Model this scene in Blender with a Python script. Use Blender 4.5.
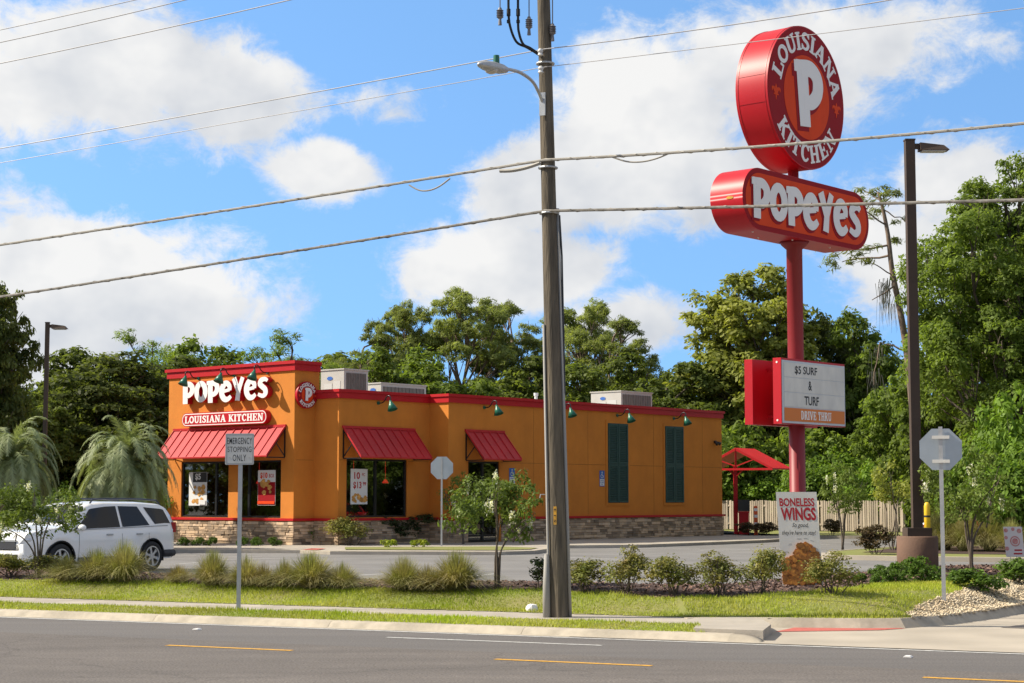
import bpy, math, random
import numpy as np
from mathutils import Matrix, Vector
for _o in list(bpy.data.objects): bpy.data.objects.remove(_o)
SC = bpy.context.scene
COL = SC.collection
rnd = random.Random(7)
NR = np.random.RandomState(11)

# ------------------------------------------------------------------ camera
FOC = 1770.0; CH = 1.7
PITCH = math.atan((498 - 341.5) / FOC)
cam = bpy.data.cameras.new('camera'); camo = bpy.data.objects.new('camera', cam); COL.objects.link(camo)
cam.sensor_width = 36; cam.lens = FOC / 1024 * 36; cam.clip_start = .1; cam.clip_end = 3000
camo.location = (0, 0, CH); camo.rotation_euler = (math.pi / 2 + PITCH, 0, 0)
SC.camera = camo

# ------------------------------------------------------------------ light
SUN_EL = math.radians(41); SUN_AZ = math.radians(92)      # light travels towards +X and a little +Y
sd = Vector((math.sin(SUN_AZ) * math.cos(SUN_EL), math.cos(SUN_AZ) * math.cos(SUN_EL), -math.sin(SUN_EL)))
sl = bpy.data.lights.new('sun', 'SUN'); sl.energy = 5.0; sl.angle = math.radians(.5); sl.color = (1, .915, .77)
so = bpy.data.objects.new('sun', sl); COL.objects.link(so); so.location = (-60, -20, 80)
so.rotation_euler = sd.to_track_quat('-Z', 'Y').to_euler()
SC.view_settings.view_transform = 'Standard'; SC.view_settings.look = 'None'; SC.view_settings.gamma = 1
SC.view_settings.exposure = .50

W = bpy.data.worlds.new('World'); SC.world = W; W.use_nodes = True
nt = W.node_tree; nt.nodes.clear()
def nd(t, **k):
    n = nt.nodes.new(t)
    for a, b in k.items(): setattr(n, a, b)
    return n
def wm(op, a, b=None, c=None, clamp=False):
    n = nd('ShaderNodeMath', operation=op, use_clamp=clamp)
    for i, v in enumerate((a, b, c)):
        if v is None: continue
        if isinstance(v, (int, float)): n.inputs[i].default_value = v
        else: nt.links.new(v, n.inputs[i])
    return n.outputs[0]
sky = nd('ShaderNodeTexSky', sky_type='NISHITA', sun_disc=False, sun_elevation=SUN_EL, sun_rotation=math.radians(270), air_density=1.0, dust_density=.35, ozone_density=2.5)
tc = nd('ShaderNodeTexCoord'); sep = nd('ShaderNodeSeparateXYZ'); nt.links.new(tc.outputs['Generated'], sep.inputs[0])
dx, dy, dz = sep.outputs
lift = nd('ShaderNodeVectorMath', operation='ADD'); nt.links.new(tc.outputs['Generated'], lift.inputs[0]); lift.inputs[1].default_value = (0, 0, .30)
nrm = nd('ShaderNodeVectorMath', operation='NORMALIZE'); nt.links.new(lift.outputs[0], nrm.inputs[0]); nt.links.new(nrm.outputs[0], sky.inputs['Vector'])
# azimuth / elevation of the direction, the clouds are laid out on the sky dome
az = wm('ARCTAN2', dx, dy)
el = wm('ARCSINE', dz)
cmb = nd('ShaderNodeCombineXYZ')
nt.links.new(az, cmb.inputs[0]); nt.links.new(wm('MULTIPLY', el, 1.25), cmb.inputs[1])
def noise(scale, detail, rough, off=0.0, dist=0.0):
    n = nd('ShaderNodeTexNoise'); n.inputs['Scale'].default_value = scale; n.inputs['Detail'].default_value = detail
    n.inputs['Roughness'].default_value = rough; n.inputs['Distortion'].default_value = dist
    m = nd('ShaderNodeVectorMath', operation='ADD'); nt.links.new(cmb.outputs[0], m.inputs[0]); m.inputs[1].default_value = (off, off * .7, off * .3)
    nt.links.new(m.outputs[0], n.inputs['Vector']); return n.outputs['Fac']
nbig = noise(9, 6, .60, 3.1, .15)
nfine = noise(34, 10, .70, 8.7, .35)
nsoft = noise(14, 4, .55, 21.3)
wob = wm('MULTIPLY', wm('SUBTRACT', nbig, .5), 1.25)
wob2 = wm('MULTIPLY', wm('SUBTRACT', nfine, .5), .85)
# (centre x px, y px, radius x, radius y, weight) -> angles
CL = [(80, 75, 180, 72, 1.0), (235, 95, 100, 52, .85), (365, 100, 70, 30, .55), (322, 166, 56, 32, .9), (30, 210, 60, 40, .45),
      (70, 290, 175, 62, 1.05), (190, 300, 70, 50, .8), (10, 330, 110, 60, 1.0), (520, 270, 120, 46, 1.0), (630, 320, 80, 40, .9), (440, 270, 60, 34, .75),
      (650, 120, 90, 100, 1.15), (560, 185, 90, 52, 1.0), (620, 60, 60, 50, .8), (760, 60, 150, 80, .9), (720, 180, 100, 70, .95), (900, 40, 150, 56, .75), (880, 110, 60, 32, .3),
      (980, 200, 90, 52, 1.1), (900, 250, 100, 70, .95), (1060, 300, 120, 90, 1.0), (560, 370, 200, 22, .4)]
acc = None; acc2 = None
for (px_, py_, rx, ry, wgt) in CL:
    a0 = math.atan((px_ - 512) / FOC); e0 = math.atan((498 - py_) / FOC)
    ax = wm('MULTIPLY', wm('SUBTRACT', az, a0), FOC / rx); ey = wm('MULTIPLY', wm('SUBTRACT', el, e0), FOC / ry)
    d2 = wm('ADD', wm('MULTIPLY', ax, ax), wm('MULTIPLY', ey, ey))
    g = wm('MULTIPLY', wm('POWER', 2.718, wm('MULTIPLY', d2, -.75)), wgt)
    acc = g if acc is None else wm('MAXIMUM', acc, g)
    lo = wm('MULTIPLY', g, wm('MULTIPLY', ey, -1))           # how far under its cloud's middle a direction is
    acc2 = lo if acc2 is None else wm('ADD', acc2, lo)
# unseen rest of the sky: broken cumulus, thickened to take blue from the fill
def ramp(v, a, b_):
    m = nd('ShaderNodeMapRange', interpolation_type='SMOOTHSTEP'); nt.links.new(v, m.inputs[0]); m.inputs[1].default_value = a; m.inputs[2].default_value = b_; return m.outputs[0]
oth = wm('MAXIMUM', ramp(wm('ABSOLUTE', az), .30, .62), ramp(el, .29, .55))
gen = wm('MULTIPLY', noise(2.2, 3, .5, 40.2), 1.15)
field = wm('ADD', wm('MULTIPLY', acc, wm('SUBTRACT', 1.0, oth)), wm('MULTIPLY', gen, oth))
dens = wm('ADD', wm('ADD', field, wob), wob2)
mr = nd('ShaderNodeMapRange', interpolation_type='SMOOTHSTEP'); nt.links.new(dens, mr.inputs[0])
mr.inputs[1].default_value = .33; mr.inputs[2].default_value = .68
alpha = wm('MULTIPLY', mr.outputs[0], .96)
shade = wm('ADD', wm('MULTIPLY', acc2, .22), wm('MULTIPLY', wm('SUBTRACT', nsoft, .38), 2.2), clamp=True)
cc = nd('ShaderNodeMix', data_type='RGBA'); nt.links.new(shade, cc.inputs[0])
cc.inputs[6].default_value = (7.6, 7.5, 7.3, 1); cc.inputs[7].default_value = (4.3, 4.6, 5.1, 1)
tint = nd('ShaderNodeMix', data_type='RGBA', blend_type='MULTIPLY'); tint.inputs[0].default_value = 1
nt.links.new(sky.outputs[0], tint.inputs[6]); tint.inputs[7].default_value = (1.75, 2.17, 2.28, 1)
cg = nd('ShaderNodeMix', data_type='RGBA'); nt.links.new(oth, cg.inputs[0]); nt.links.new(cc.outputs[2], cg.inputs[6]); cg.inputs[7].default_value = (5.0, 4.65, 4.15, 1)   # out-of-view cloud given a warm grey to neutralise the blue ambient light
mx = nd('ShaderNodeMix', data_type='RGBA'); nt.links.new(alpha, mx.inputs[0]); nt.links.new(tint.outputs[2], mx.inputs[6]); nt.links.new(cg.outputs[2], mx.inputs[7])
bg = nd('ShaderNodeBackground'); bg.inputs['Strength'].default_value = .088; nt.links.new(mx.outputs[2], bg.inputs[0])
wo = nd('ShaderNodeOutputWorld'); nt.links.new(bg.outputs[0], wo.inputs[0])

# ------------------------------------------------------------------ survey helpers: a sight line from the tripod to a distance / plane / ground
VF = np.array([0, math.cos(PITCH), math.sin(PITCH)]); VU = np.array([0, -math.sin(PITCH), math.cos(PITCH)]); VX = np.array([1., 0, 0])
VC = np.array([0, 0, CH])
def ray(x, y): return VF * FOC + VX * (x - 512) + VU * (341.5 - y)
def at(x, y, Y): r = ray(x, y); return VC + r * (Y / r[1])
def G(x, y, z=0.0): r = ray(x, y); return VC + r * ((z - CH) / r[2])
def onplane(x, y, P0, n): r = ray(x, y); return VC + r * (((P0 - VC) @ n) / (r @ n))
ER = np.array([math.cos(math.radians(25)), -math.sin(math.radians(25)), 0]); NN = np.array([math.sin(math.radians(25)), math.cos(math.radians(25)), 0])
def RT(s, t, z=0.0): return ER * s + NN * t + np.array([0, 0, z])
BT = math.radians(41.0)
BS = np.array([math.sin(BT), math.cos(BT), 0]); BN = np.array([math.cos(BT), -math.sin(BT), 0]); BA = np.array([-7.95, 64.67, 0])
def bside(x, y, o):      # building coordinates (u, z) seen on the side plane at offset o
    q = onplane(x, y, BA + BN * o, BN); return float((q - BA) @ BS), float(q[2])
def bfront(x, y, u): q = onplane(x, y, BA + BS * u, BS); return float((q - BA) @ BN), float(q[2])
def sst(a, b, x): x = np.clip((x - a) / (b - a), 0, 1); return x * x * (3 - 2 * x)
BACK = np.array([G(a, b, .27)[:2] + np.array([0, .45]) for a, b in [(-420, 560), (-60, 567), (130, 573), (300, 579), (500, 583.5), (640, 586), (735, 584), (800, 578), (860, 573), (900, 571), (950, 567), (1000, 566), (1100, 565), (1300, 565)]])
KB = [G(a, b_, 0) for a, b_ in [(690, 619.6), (735, 618.8), (800, 619.7), (860, 620.2), (905, 620.0), (945, 617.2), (985, 612.2), (1024, 605.6), (1070, 597.5), (1130, 588), (1250, 575)]]
KX = np.array([p[0] for p in KB]); KY = np.array([p[1] for p in KB])
def backy(x): return np.interp(x, BACK[:, 0], BACK[:, 1])
def hgt(x, y):           # height of the planted verge
    t = x * NN[0] + y * NN[1]
    d = np.where(x > KX[0], np.minimum(t - 23.9, (y - np.interp(x, KX, KY) - .15) * .93), t - 24.1)
    return .012 + np.interp(d, [0, .4, .9, 1.6, 3], [0, .03, .17, .26, .29]) * sst(0.05, .5, backy(x) - y) - .045 * (1 - sst(21.95, 22.75, t)) * (x < KX[0] + 1.2) + .02 * sst(.5, 2, d) * np.sin(x * .9 + 1) * np.sin(y * .7)
def GT(x, y, far=False):            # sight line down to the verge, first hit
    r = ray(x, y); Ys = np.arange(18, 60, .04); P = VC[None] + r[None] * (Ys / r[1])[:, None]
    k = np.nonzero(P[:, 2] <= hgt(P[:, 0], P[:, 1]))[0]
    p = P[k[0]] if len(k) else G(x, y, .1)
    return np.array([p[0], p[1], float(hgt(p[0], p[1]))])

# ------------------------------------------------------------------ materials
MATS = {}
def mat(name, col, rough=.7, metal=0.0, var=0.0, scale=6.0, col2=None, bump=0.0, bscale=40.0, emis=None, estr=0.0, spec=.5, attr=0.0, coat=0.0, objvar=0.0, detail=6.0, stretch=None):
    if name in MATS: return MATS[name]
    m = bpy.data.materials.new(name); m.use_nodes = True; t = m.node_tree; b = t.nodes['Principled BSDF']
    L = t.links.new
    b.inputs['Roughness'].default_value = rough; b.inputs['Metallic'].default_value = metal; b.inputs['Specular IOR Level'].default_value = spec
    if coat: b.inputs['Coat Weight'].default_value = coat; b.inputs['Coat Roughness'].default_value = .06
    c1 = (*col, 1)
    if col2 is None: col2 = tuple(max(0, c * (1 - var)) for c in col)
    tcn = t.nodes.new('ShaderNodeTexCoord'); vec = tcn.outputs['Object']
    if stretch:
        mp = t.nodes.new('ShaderNodeMapping'); mp.inputs['Scale'].default_value = stretch; L(vec, mp.inputs[0]); vec = mp.outputs[0]
    n = t.nodes.new('ShaderNodeTexNoise'); n.inputs['Scale'].default_value = scale; n.inputs['Detail'].default_value = detail; n.inputs['Roughness'].default_value = .6
    L(vec, n.inputs['Vector'])
    r = t.nodes.new('ShaderNodeMapRange'); r.inputs[1].default_value = .3; r.inputs[2].default_value = .7; L(n.outputs['Fac'], r.inputs[0])
    x = t.nodes.new('ShaderNodeMix'); x.data_type = 'RGBA'; L(r.outputs[0], x.inputs[0]); x.inputs[6].default_value = c1; x.inputs[7].default_value = (*col2, 1)
    out = x.outputs[2]
    if attr or objvar:
        h = t.nodes.new('ShaderNodeHueSaturation'); L(out, h.inputs['Color']); v = None
        if attr:
            a = t.nodes.new('ShaderNodeAttribute'); a.attribute_name = 'var'
            mm = t.nodes.new('ShaderNodeMapRange'); L(a.outputs['Fac'], mm.inputs[0]); mm.inputs[3].default_value = 1 - attr; mm.inputs[4].default_value = 1 + attr; v = mm.outputs[0]
        if objvar:
            o = t.nodes.new('ShaderNodeObjectInfo'); mm2 = t.nodes.new('ShaderNodeMapRange'); L(o.outputs['Random'], mm2.inputs[0]); mm2.inputs[3].default_value = 1 - objvar; mm2.inputs[4].default_value = 1 + objvar
            if v is None: v = mm2.outputs[0]
            else:
                q = t.nodes.new('ShaderNodeMath'); q.operation = 'MULTIPLY'; L(v, q.inputs[0]); L(mm2.outputs[0], q.inputs[1]); v = q.outputs[0]
        L(v, h.inputs['Value']); out = h.outputs[0]
    L(out, b.inputs['Base Color'])
    if bump:
        n2 = t.nodes.new('ShaderNodeTexNoise'); n2.inputs['Scale'].default_value = bscale; n2.inputs['Detail'].default_value = 4; L(vec, n2.inputs['Vector'])
        bp = t.nodes.new('ShaderNodeBump'); bp.inputs['Strength'].default_value = bump; bp.inputs['Distance'].default_value = .02; L(n2.outputs['Fac'], bp.inputs['Height']); L(bp.outputs[0], b.inputs['Normal'])
    if emis: b.inputs['Emission Color'].default_value = (*emis, 1); b.inputs['Emission Strength'].default_value = estr
    MATS[name] = m; return m
def leafmat(name, c1, c2, attr=.35, objvar=.18, trans=.35, rough=.5, scale=.5):
    m = mat(name, c1, rough, col2=c2, attr=attr, objvar=objvar, scale=scale, spec=.15, detail=3)
    t = m.node_tree; b = t.nodes['Principled BSDF']; src = b.inputs['Base Color'].links[0].from_socket
    tr = t.nodes.new('ShaderNodeBsdfTranslucent')
    mul = t.nodes.new('ShaderNodeMix'); mul.data_type = 'RGBA'; mul.blend_type = 'MULTIPLY'; mul.inputs[0].default_value = 1; mul.inputs[7].default_value = (1.25, 1.3, .55, 1)
    t.links.new(src, mul.inputs[6]); t.links.new(mul.outputs[2], tr.inputs[0])
    ms = t.nodes.new('ShaderNodeMixShader'); ms.inputs[0].default_value = trans
    t.links.new(b.outputs[0], ms.inputs[1]); t.links.new(tr.outputs[0], ms.inputs[2]); t.links.new(ms.outputs[0], t.nodes['Material Output'].inputs[0])
    return m
def weather(m, scale, stretch, lo, hi=1.04, a=.35, b=.65, detail=8.0, coords='Object'):      # multiply the colour by a stretched noise: dirt, rain marks, fading
    t = m.node_tree; bs = t.nodes['Principled BSDF']; src = bs.inputs['Base Color'].links[0].from_socket; L = t.links.new
    tcn = t.nodes.new('ShaderNodeTexCoord'); mp = t.nodes.new('ShaderNodeMapping'); mp.inputs['Scale'].default_value = stretch; L(tcn.outputs[coords], mp.inputs[0])
    n = t.nodes.new('ShaderNodeTexNoise'); n.inputs['Scale'].default_value = scale; n.inputs['Detail'].default_value = detail; n.inputs['Roughness'].default_value = .65; L(mp.outputs[0], n.inputs['Vector'])
    r = t.nodes.new('ShaderNodeMapRange'); L(n.outputs['Fac'], r.inputs[0]); r.inputs[1].default_value = a; r.inputs[2].default_value = b; r.inputs[3].default_value = lo; r.inputs[4].default_value = hi
    v = t.nodes.new('ShaderNodeVectorMath'); v.operation = 'SCALE'; L(src, v.inputs[0]); L(r.outputs[0], v.inputs['Scale']); L(v.outputs[0], bs.inputs['Base Color']); return m
def cracks(m, scale, width, dark, warp=.4):
    t = m.node_tree; bs = t.nodes['Principled BSDF']; src = bs.inputs['Base Color'].links[0].from_socket; L = t.links.new
    tcn = t.nodes.new('ShaderNodeTexCoord'); n = t.nodes.new('ShaderNodeTexNoise'); n.inputs['Scale'].default_value = 1.3; n.inputs['Detail'].default_value = 6; L(tcn.outputs['Object'], n.inputs['Vector'])
    sc_ = t.nodes.new('ShaderNodeVectorMath'); sc_.operation = 'SCALE'; sc_.inputs['Scale'].default_value = warp * 2.5; L(n.outputs['Color'], sc_.inputs[0])
    ad = t.nodes.new('ShaderNodeVectorMath'); L(tcn.outputs['Object'], ad.inputs[0]); L(sc_.outputs[0], ad.inputs[1])
    vo = t.nodes.new('ShaderNodeTexVoronoi'); vo.feature = 'DISTANCE_TO_EDGE'; vo.inputs['Scale'].default_value = scale; L(ad.outputs[0], vo.inputs['Vector'])
    r = t.nodes.new('ShaderNodeMapRange'); L(vo.outputs['Distance'], r.inputs[0]); r.inputs[1].default_value = 0; r.inputs[2].default_value = width; r.inputs[3].default_value = dark; r.inputs[4].default_value = 1
    v = t.nodes.new('ShaderNodeVectorMath'); v.operation = 'SCALE'; L(src, v.inputs[0]); L(r.outputs[0], v.inputs['Scale']); L(v.outputs[0], bs.inputs['Base Color']); return m
def glassmat(name, tint=(.32, .36, .33), f=.25):
    m = bpy.data.materials.new(name); m.use_nodes = True; t = m.node_tree; t.nodes.clear()
    tr = t.nodes.new('ShaderNodeBsdfTransparent'); tr.inputs[0].default_value = (*tint, 1)
    gl = t.nodes.new('ShaderNodeBsdfGlossy'); gl.inputs['Roughness'].default_value = .02; gl.inputs[0].default_value = (.9, .95, .95, 1)
    fr = t.nodes.new('ShaderNodeLayerWeight'); fr.inputs[0].default_value = f
    mp = t.nodes.new('ShaderNodeMapRange'); mp.inputs[3].default_value = .16; mp.inputs[4].default_value = .9; t.links.new(fr.outputs['Fresnel'], mp.inputs[0])
    ms = t.nodes.new('ShaderNodeMixShader'); t.links.new(mp.outputs[0], ms.inputs[0]); t.links.new(tr.outputs[0], ms.inputs[1]); t.links.new(gl.outputs[0], ms.inputs[2])
    o = t.nodes.new('ShaderNodeOutputMaterial'); t.links.new(ms.outputs[0], o.inputs[0]); MATS[name] = m; return m

# ------------------------------------------------------------------ object helpers
MTX = {}
def setp(o, label=None, cat=None, group=None, kind=None, category=None):
    cat = cat or category
    if label: o['label'] = label
    if cat: o['category'] = cat
    if group: o['group'] = group
    if kind: o['kind'] = kind
    return o
def thing(name, label, cat, loc=(0, 0, 0), rotz=0.0, group=None, scale=1.0, tilt=(0, 0)):
    o = bpy.data.objects.new(name, None); COL.objects.link(o); o.empty_display_size = .3
    o.location = tuple(float(v) for v in loc); o.rotation_euler = (tilt[0], tilt[1], rotz); o.scale = (scale,) * 3
    from mathutils import Euler
    MTX[o.name] = Matrix.Translation(o.location) @ Euler((tilt[0], tilt[1], rotz)).to_matrix().to_4x4() @ Matrix.Scale(scale, 4)
    return setp(o, label, cat, group)
class MB:
    def __init__(s): s.v = []; s.f = []; s.c = []; s.n = 0; s.M = None
    def add(s, vs, fs, c=None):
        vs = np.asarray(vs, dtype=float)
        if s.M is not None: vs = vs @ np.array(s.M.to_3x3()).T + np.array(s.M.translation)
        s.v.append(vs)
        for f in fs: s.f.append(tuple(i + s.n for i in f))
        s.c.extend([rnd.random() if c is None else c] * len(fs)); s.n += len(vs); return s
    def box(s, x0, x1, y0, y1, z0, z1, c=None):
        v = [(x, y, z) for z in (z0, z1) for y in (y0, y1) for x in (x0, x1)]
        return s.add(v, [(0, 2, 3, 1), (4, 5, 7, 6), (0, 1, 5, 4), (2, 6, 7, 3), (0, 4, 6, 2), (1, 3, 7, 5)], c)
    def bar(s, a, b, w, h=None, up=(0, 0, 1), c=None):
        a = Vector(tuple(a)); b = Vector(tuple(b)); h = h or w; d = (b - a).normalized(); u = Vector(up)
        if abs(d.dot(u)) > .98: u = Vector((1, 0, 0))
        r = d.cross(u).normalized(); u = r.cross(d)
        v = [p + r * (sx * w / 2) + u * (sz * h / 2) for p in (a, b) for sx, sz in ((-1, -1), (1, -1), (1, 1), (-1, 1))]
        return s.add(v, [(0, 1, 2, 3), (7, 6, 5, 4), (0, 4, 5, 1), (1, 5, 6, 2), (2, 6, 7, 3), (3, 7, 4, 0)], c)
    def tube(s, pts, rad, n=8, c=None, cap=True):
        P = [Vector(tuple(p)) for p in pts]; R = rad if hasattr(rad, '__len__') else [rad] * len(P)
        vs = []; prev = None
        for i, p in enumerate(P):
            d = (P[min(i + 1, len(P) - 1)] - P[max(i - 1, 0)]).normalized()
            if prev is None: prev = Vector((1, 0, 0)) if abs(d.x) < .8 else Vector((0, 1, 0))
            r = (prev - d * prev.dot(d)).normalized(); u = d.cross(r); prev = r
            for k in range(n): a = 2 * math.pi * k / n; vs.append(p + (r * math.cos(a) + u * math.sin(a)) * R[i])
        fs = [(i * n + k, i * n + (k + 1) % n, (i + 1) * n + (k + 1) % n, (i + 1) * n + k) for i in range(len(P) - 1) for k in range(n)]
        if cap: fs += [tuple(range(n))[::-1], tuple((len(P) - 1) * n + k for k in range(n))]
        return s.add(vs, fs, c)
    def lathe(s, prof, n=24, c=None, cx=0, cy=0):
        vs = [(cx + r * math.cos(2 * math.pi * k / n), cy + r * math.sin(2 * math.pi * k / n), z) for r, z in prof for k in range(n)]
        fs = [(i * n + k, i * n + (k + 1) % n, (i + 1) * n + (k + 1) % n, (i + 1) * n + k) for i in range(len(prof) - 1) for k in range(n)]
        fs += [tuple(range(n))[::-1], tuple((len(prof) - 1) * n + k for k in range(n))]
        return s.add(vs, fs, c)
    def prism(s, poly, z0, z1, c=None):       # poly in xy, counter-clockwise
        n = len(poly); v = [(p[0], p[1], z0) for p in poly] + [(p[0], p[1], z1) for p in poly]
        return s.add(v, [tuple(range(n))[::-1], tuple(range(n, 2 * n))] + [(i, (i + 1) % n, n + (i + 1) % n, n + i) for i in range(n)], c)
    def rimprism(s, poly, z0, z1, c=None):    # rim faces own their vertices, so the rim can be shaded smooth
        n = len(poly); v = [(p[0], p[1], z0) for p in poly] + [(p[0], p[1], z1) for p in poly]
        s.add(v, [tuple(range(n))[::-1], tuple(range(n, 2 * n))], c); return s.add(v, [(i, (i + 1) % n, n + (i + 1) % n, n + i) for i in range(n)], c)
    def poly(s, pts, c=None): return s.add(pts, [tuple(range(len(pts)))], c)
    def ball(s, p, r, n=8, c=None, sq=(1, 1, 1)):
        vs = []; m = max(4, n // 2 + 1)
        for i in range(m + 1):
            th = math.pi * i / m
            for k in range(n): a = 2 * math.pi * k / n; vs.append((p[0] + r * sq[0] * math.sin(th) * math.cos(a), p[1] + r * sq[1] * math.sin(th) * math.sin(a), p[2] - r * sq[2] * math.cos(th)))
        return s.add(vs, [(i * n + k, i * n + (k + 1) % n, (i + 1) * n + (k + 1) % n, (i + 1) * n + k) for i in range(m) for k in range(n)], c)
    def build(s, name, m, parent=None, smooth=False, loc=None, world=False, **tags):
        V = np.concatenate(s.v) if s.v else np.zeros((0, 3))
        if world and parent is not None:
            I = MTX[parent.name].inverted(); V = V @ np.array(I.to_3x3()).T + np.array(I.translation)
        if parent is None and loc is None:
            loc = np.array([*(V[:, :2].min(0) + V[:, :2].max(0)) / 2, V[:, 2].min()]); V = V - loc
        me = bpy.data.meshes.new(name); me.from_pydata(V.tolist(), [], s.f)
        a = me.attributes.new('var', 'FLOAT', 'FACE'); a.data.foreach_set('value', np.array(s.c, dtype=np.float32))
        if smooth: me.polygons.foreach_set('use_smooth', [True] * len(me.polygons))
        me.materials.append(m); me.update()
        o = bpy.data.objects.new(name, me); COL.objects.link(o)
        if parent is not None: o.parent = parent
        else: o.location = tuple(float(v) for v in loc)
        MTX[o.name] = MTX[parent.name].copy() if parent is not None else Matrix.Translation(o.location)
        return setp(o, **tags)
def fastmesh(name, V, F, var, m, parent=None, smooth=False, loc=(0, 0, 0), **tags):   # V (n,3), F (m,3 or 4)
    me = bpy.data.meshes.new(name); k = F.shape[1]
    me.vertices.add(len(V)); me.vertices.foreach_set('co', V.astype(np.float32).ravel())
    me.loops.add(F.size); me.loops.foreach_set('vertex_index', F.astype(np.int32).ravel())
    me.polygons.add(len(F)); me.polygons.foreach_set('loop_start', np.arange(len(F), dtype=np.int32) * k)
    try: me.polygons.foreach_set('loop_total', np.full(len(F), k, dtype=np.int32))
    except Exception: pass
    a = me.attributes.new('var', 'FLOAT', 'FACE'); a.data.foreach_set('value', var.astype(np.float32))
    me.materials.append(m); me.update(calc_edges=True)
    if smooth: me.polygons.foreach_set('use_smooth', [True] * len(me.polygons))
    o = bpy.data.objects.new(name, me); COL.objects.link(o)
    if parent is not None: o.parent = parent
    else: o.location = loc
    return setp(o, **tags)
def kids(o): return [c for c in bpy.data.objects if c.parent == o]
def dup(root, loc=None, rotz=None, scale=None, label=None, group=None):
    def rec(o, par):
        c = o.copy(); COL.objects.link(c); c.parent = par
        for ch in ch_of.get(o.name, []): rec(ch, c)
        return c
    ch_of = {}
    for o in bpy.data.objects:
        if o.parent: ch_of.setdefault(o.parent.name, []).append(o)
    r = rec(root, None)
    if loc is not None: r.location = tuple(float(v) for v in loc)
    if rotz is not None: r.rotation_euler.z = rotz
    if scale is not None: r.scale = scale if hasattr(scale, '__len__') else (scale,) * 3
    if label: r['label'] = label
    if group: r['group'] = group
    return r
def frame(P, right, up):   # plane frame: local x -> right, local y -> up, local z -> towards the viewer
    r = Vector(tuple(right)).normalized(); u = Vector(tuple(up)).normalized(); n = r.cross(u)
    M = Matrix.Identity(4)
    for i in range(3): M[i][0] = r[i]; M[i][1] = u[i]; M[i][2] = n[i]; M[i][3] = float(P[i])
    return M
def textmesh(body, size, width=None, depth=.004, bold=0.0, align='CENTER', shear=0.0, space=1.0):
    cu = bpy.data.curves.new('t', 'FONT'); cu.body = body; cu.size = 1; cu.extrude = 0; cu.offset = bold; cu.align_x = 'LEFT'; cu.shear = shear; cu.space_character = space; cu.resolution_u = 3
    o = bpy.data.objects.new('t', cu); COL.objects.link(o)
    dg = bpy.context.evaluated_depsgraph_get(); me = bpy.data.meshes.new_from_object(o.evaluated_get(dg))
    V = np.array([v.co[:] for v in me.vertices]); F = [tuple(p.vertices) for p in me.polygons]
    bpy.data.objects.remove(o); bpy.data.curves.remove(cu); bpy.data.meshes.remove(me)
    V[:, 0] -= (V[:, 0].min() + V[:, 0].max()) / 2; V[:, 1] -= (V[:, 1].min() + V[:, 1].max()) / 2
    V[:, 1] *= size / max(1e-6, np.ptp(V[:, 1]))
    sx = (width / np.ptp(V[:, 0])) if width else size / .72
    V[:, 0] *= sx; V[:, 2] = depth
    return V, F
def text(body, M, x, y, size, width, m, parent, depth=.004, bold=.02, name='lettering', shear=0.0, space=1.0, rot=0.0):
    V, F = textmesh(body, size, width, depth, bold, shear=shear, space=space)
    if rot: c, s_ = math.cos(rot), math.sin(rot); V[:, :2] = V[:, :2] @ np.array([[c, s_], [-s_, c]])
    V[:, 0] += x; V[:, 1] += y
    b = MB(); b.M = M; b.add(V, F); return b.build(name, m, parent, world=True)
def cr(pts, n=7, closed=False):      # Catmull-Rom
    P = [np.array(p, float) for p in pts]; out = []; N = len(P)
    for i in range(N if closed else N - 1):
        p0 = P[(i - 1) % N] if closed or i > 0 else P[0]; p1 = P[i]; p2 = P[(i + 1) % N]; p3 = P[(i + 2) % N] if closed or i + 2 < N else P[-1]
        for k in range(n):
            t = k / n; out.append(.5 * ((2 * p1) + (p2 - p0) * t + (2 * p0 - 5 * p1 + 4 * p2 - p3) * t * t + (3 * p1 - p0 - 3 * p2 + p3) * t ** 3))
    if not closed: out.append(P[-1])
    return out
def ribbon(b, pts, w, z0, z1, closed=False, xf=lambda p: p, rnd_end=False):
    n = len(pts); Wd = w if hasattr(w, '__len__') else [w, w]
    Lp = []; Rp = []
    for i, p in enumerate(pts):
        a = pts[(i - 1) % n] if closed or i > 0 else pts[0]; c = pts[(i + 1) % n] if closed or i < n - 1 else pts[-1]
        d = np.array(c) - np.array(a); d /= max(1e-9, np.hypot(*d)); q = np.array([-d[1], d[0]])
        ww = np.interp(i / max(1, n - 1), np.linspace(0, 1, len(Wd)), Wd) / 2
        Lp.append(xf(p + q * ww)); Rp.append(xf(p - q * ww))
    vs = []; 
    for z in (z0, z1): vs += [(*q, z) for q in Lp] + [(*q, z) for q in Rp]
    fs = []
    for i in range(n if closed else n - 1):
        j = (i + 1) % n
        fs += [(2 * n + i, 3 * n + i, 3 * n + j, 2 * n + j), (i, j, n + j, n + i), (i, 2 * n + i, 2 * n + j, j), (n + i, n + j, 3 * n + j, 3 * n + i)]
    if not closed: fs += [(0, n, 3 * n, 2 * n), (n - 1, 3 * n - 1, 4 * n - 1, 2 * n - 1)]
    b.add(vs, fs)
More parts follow.
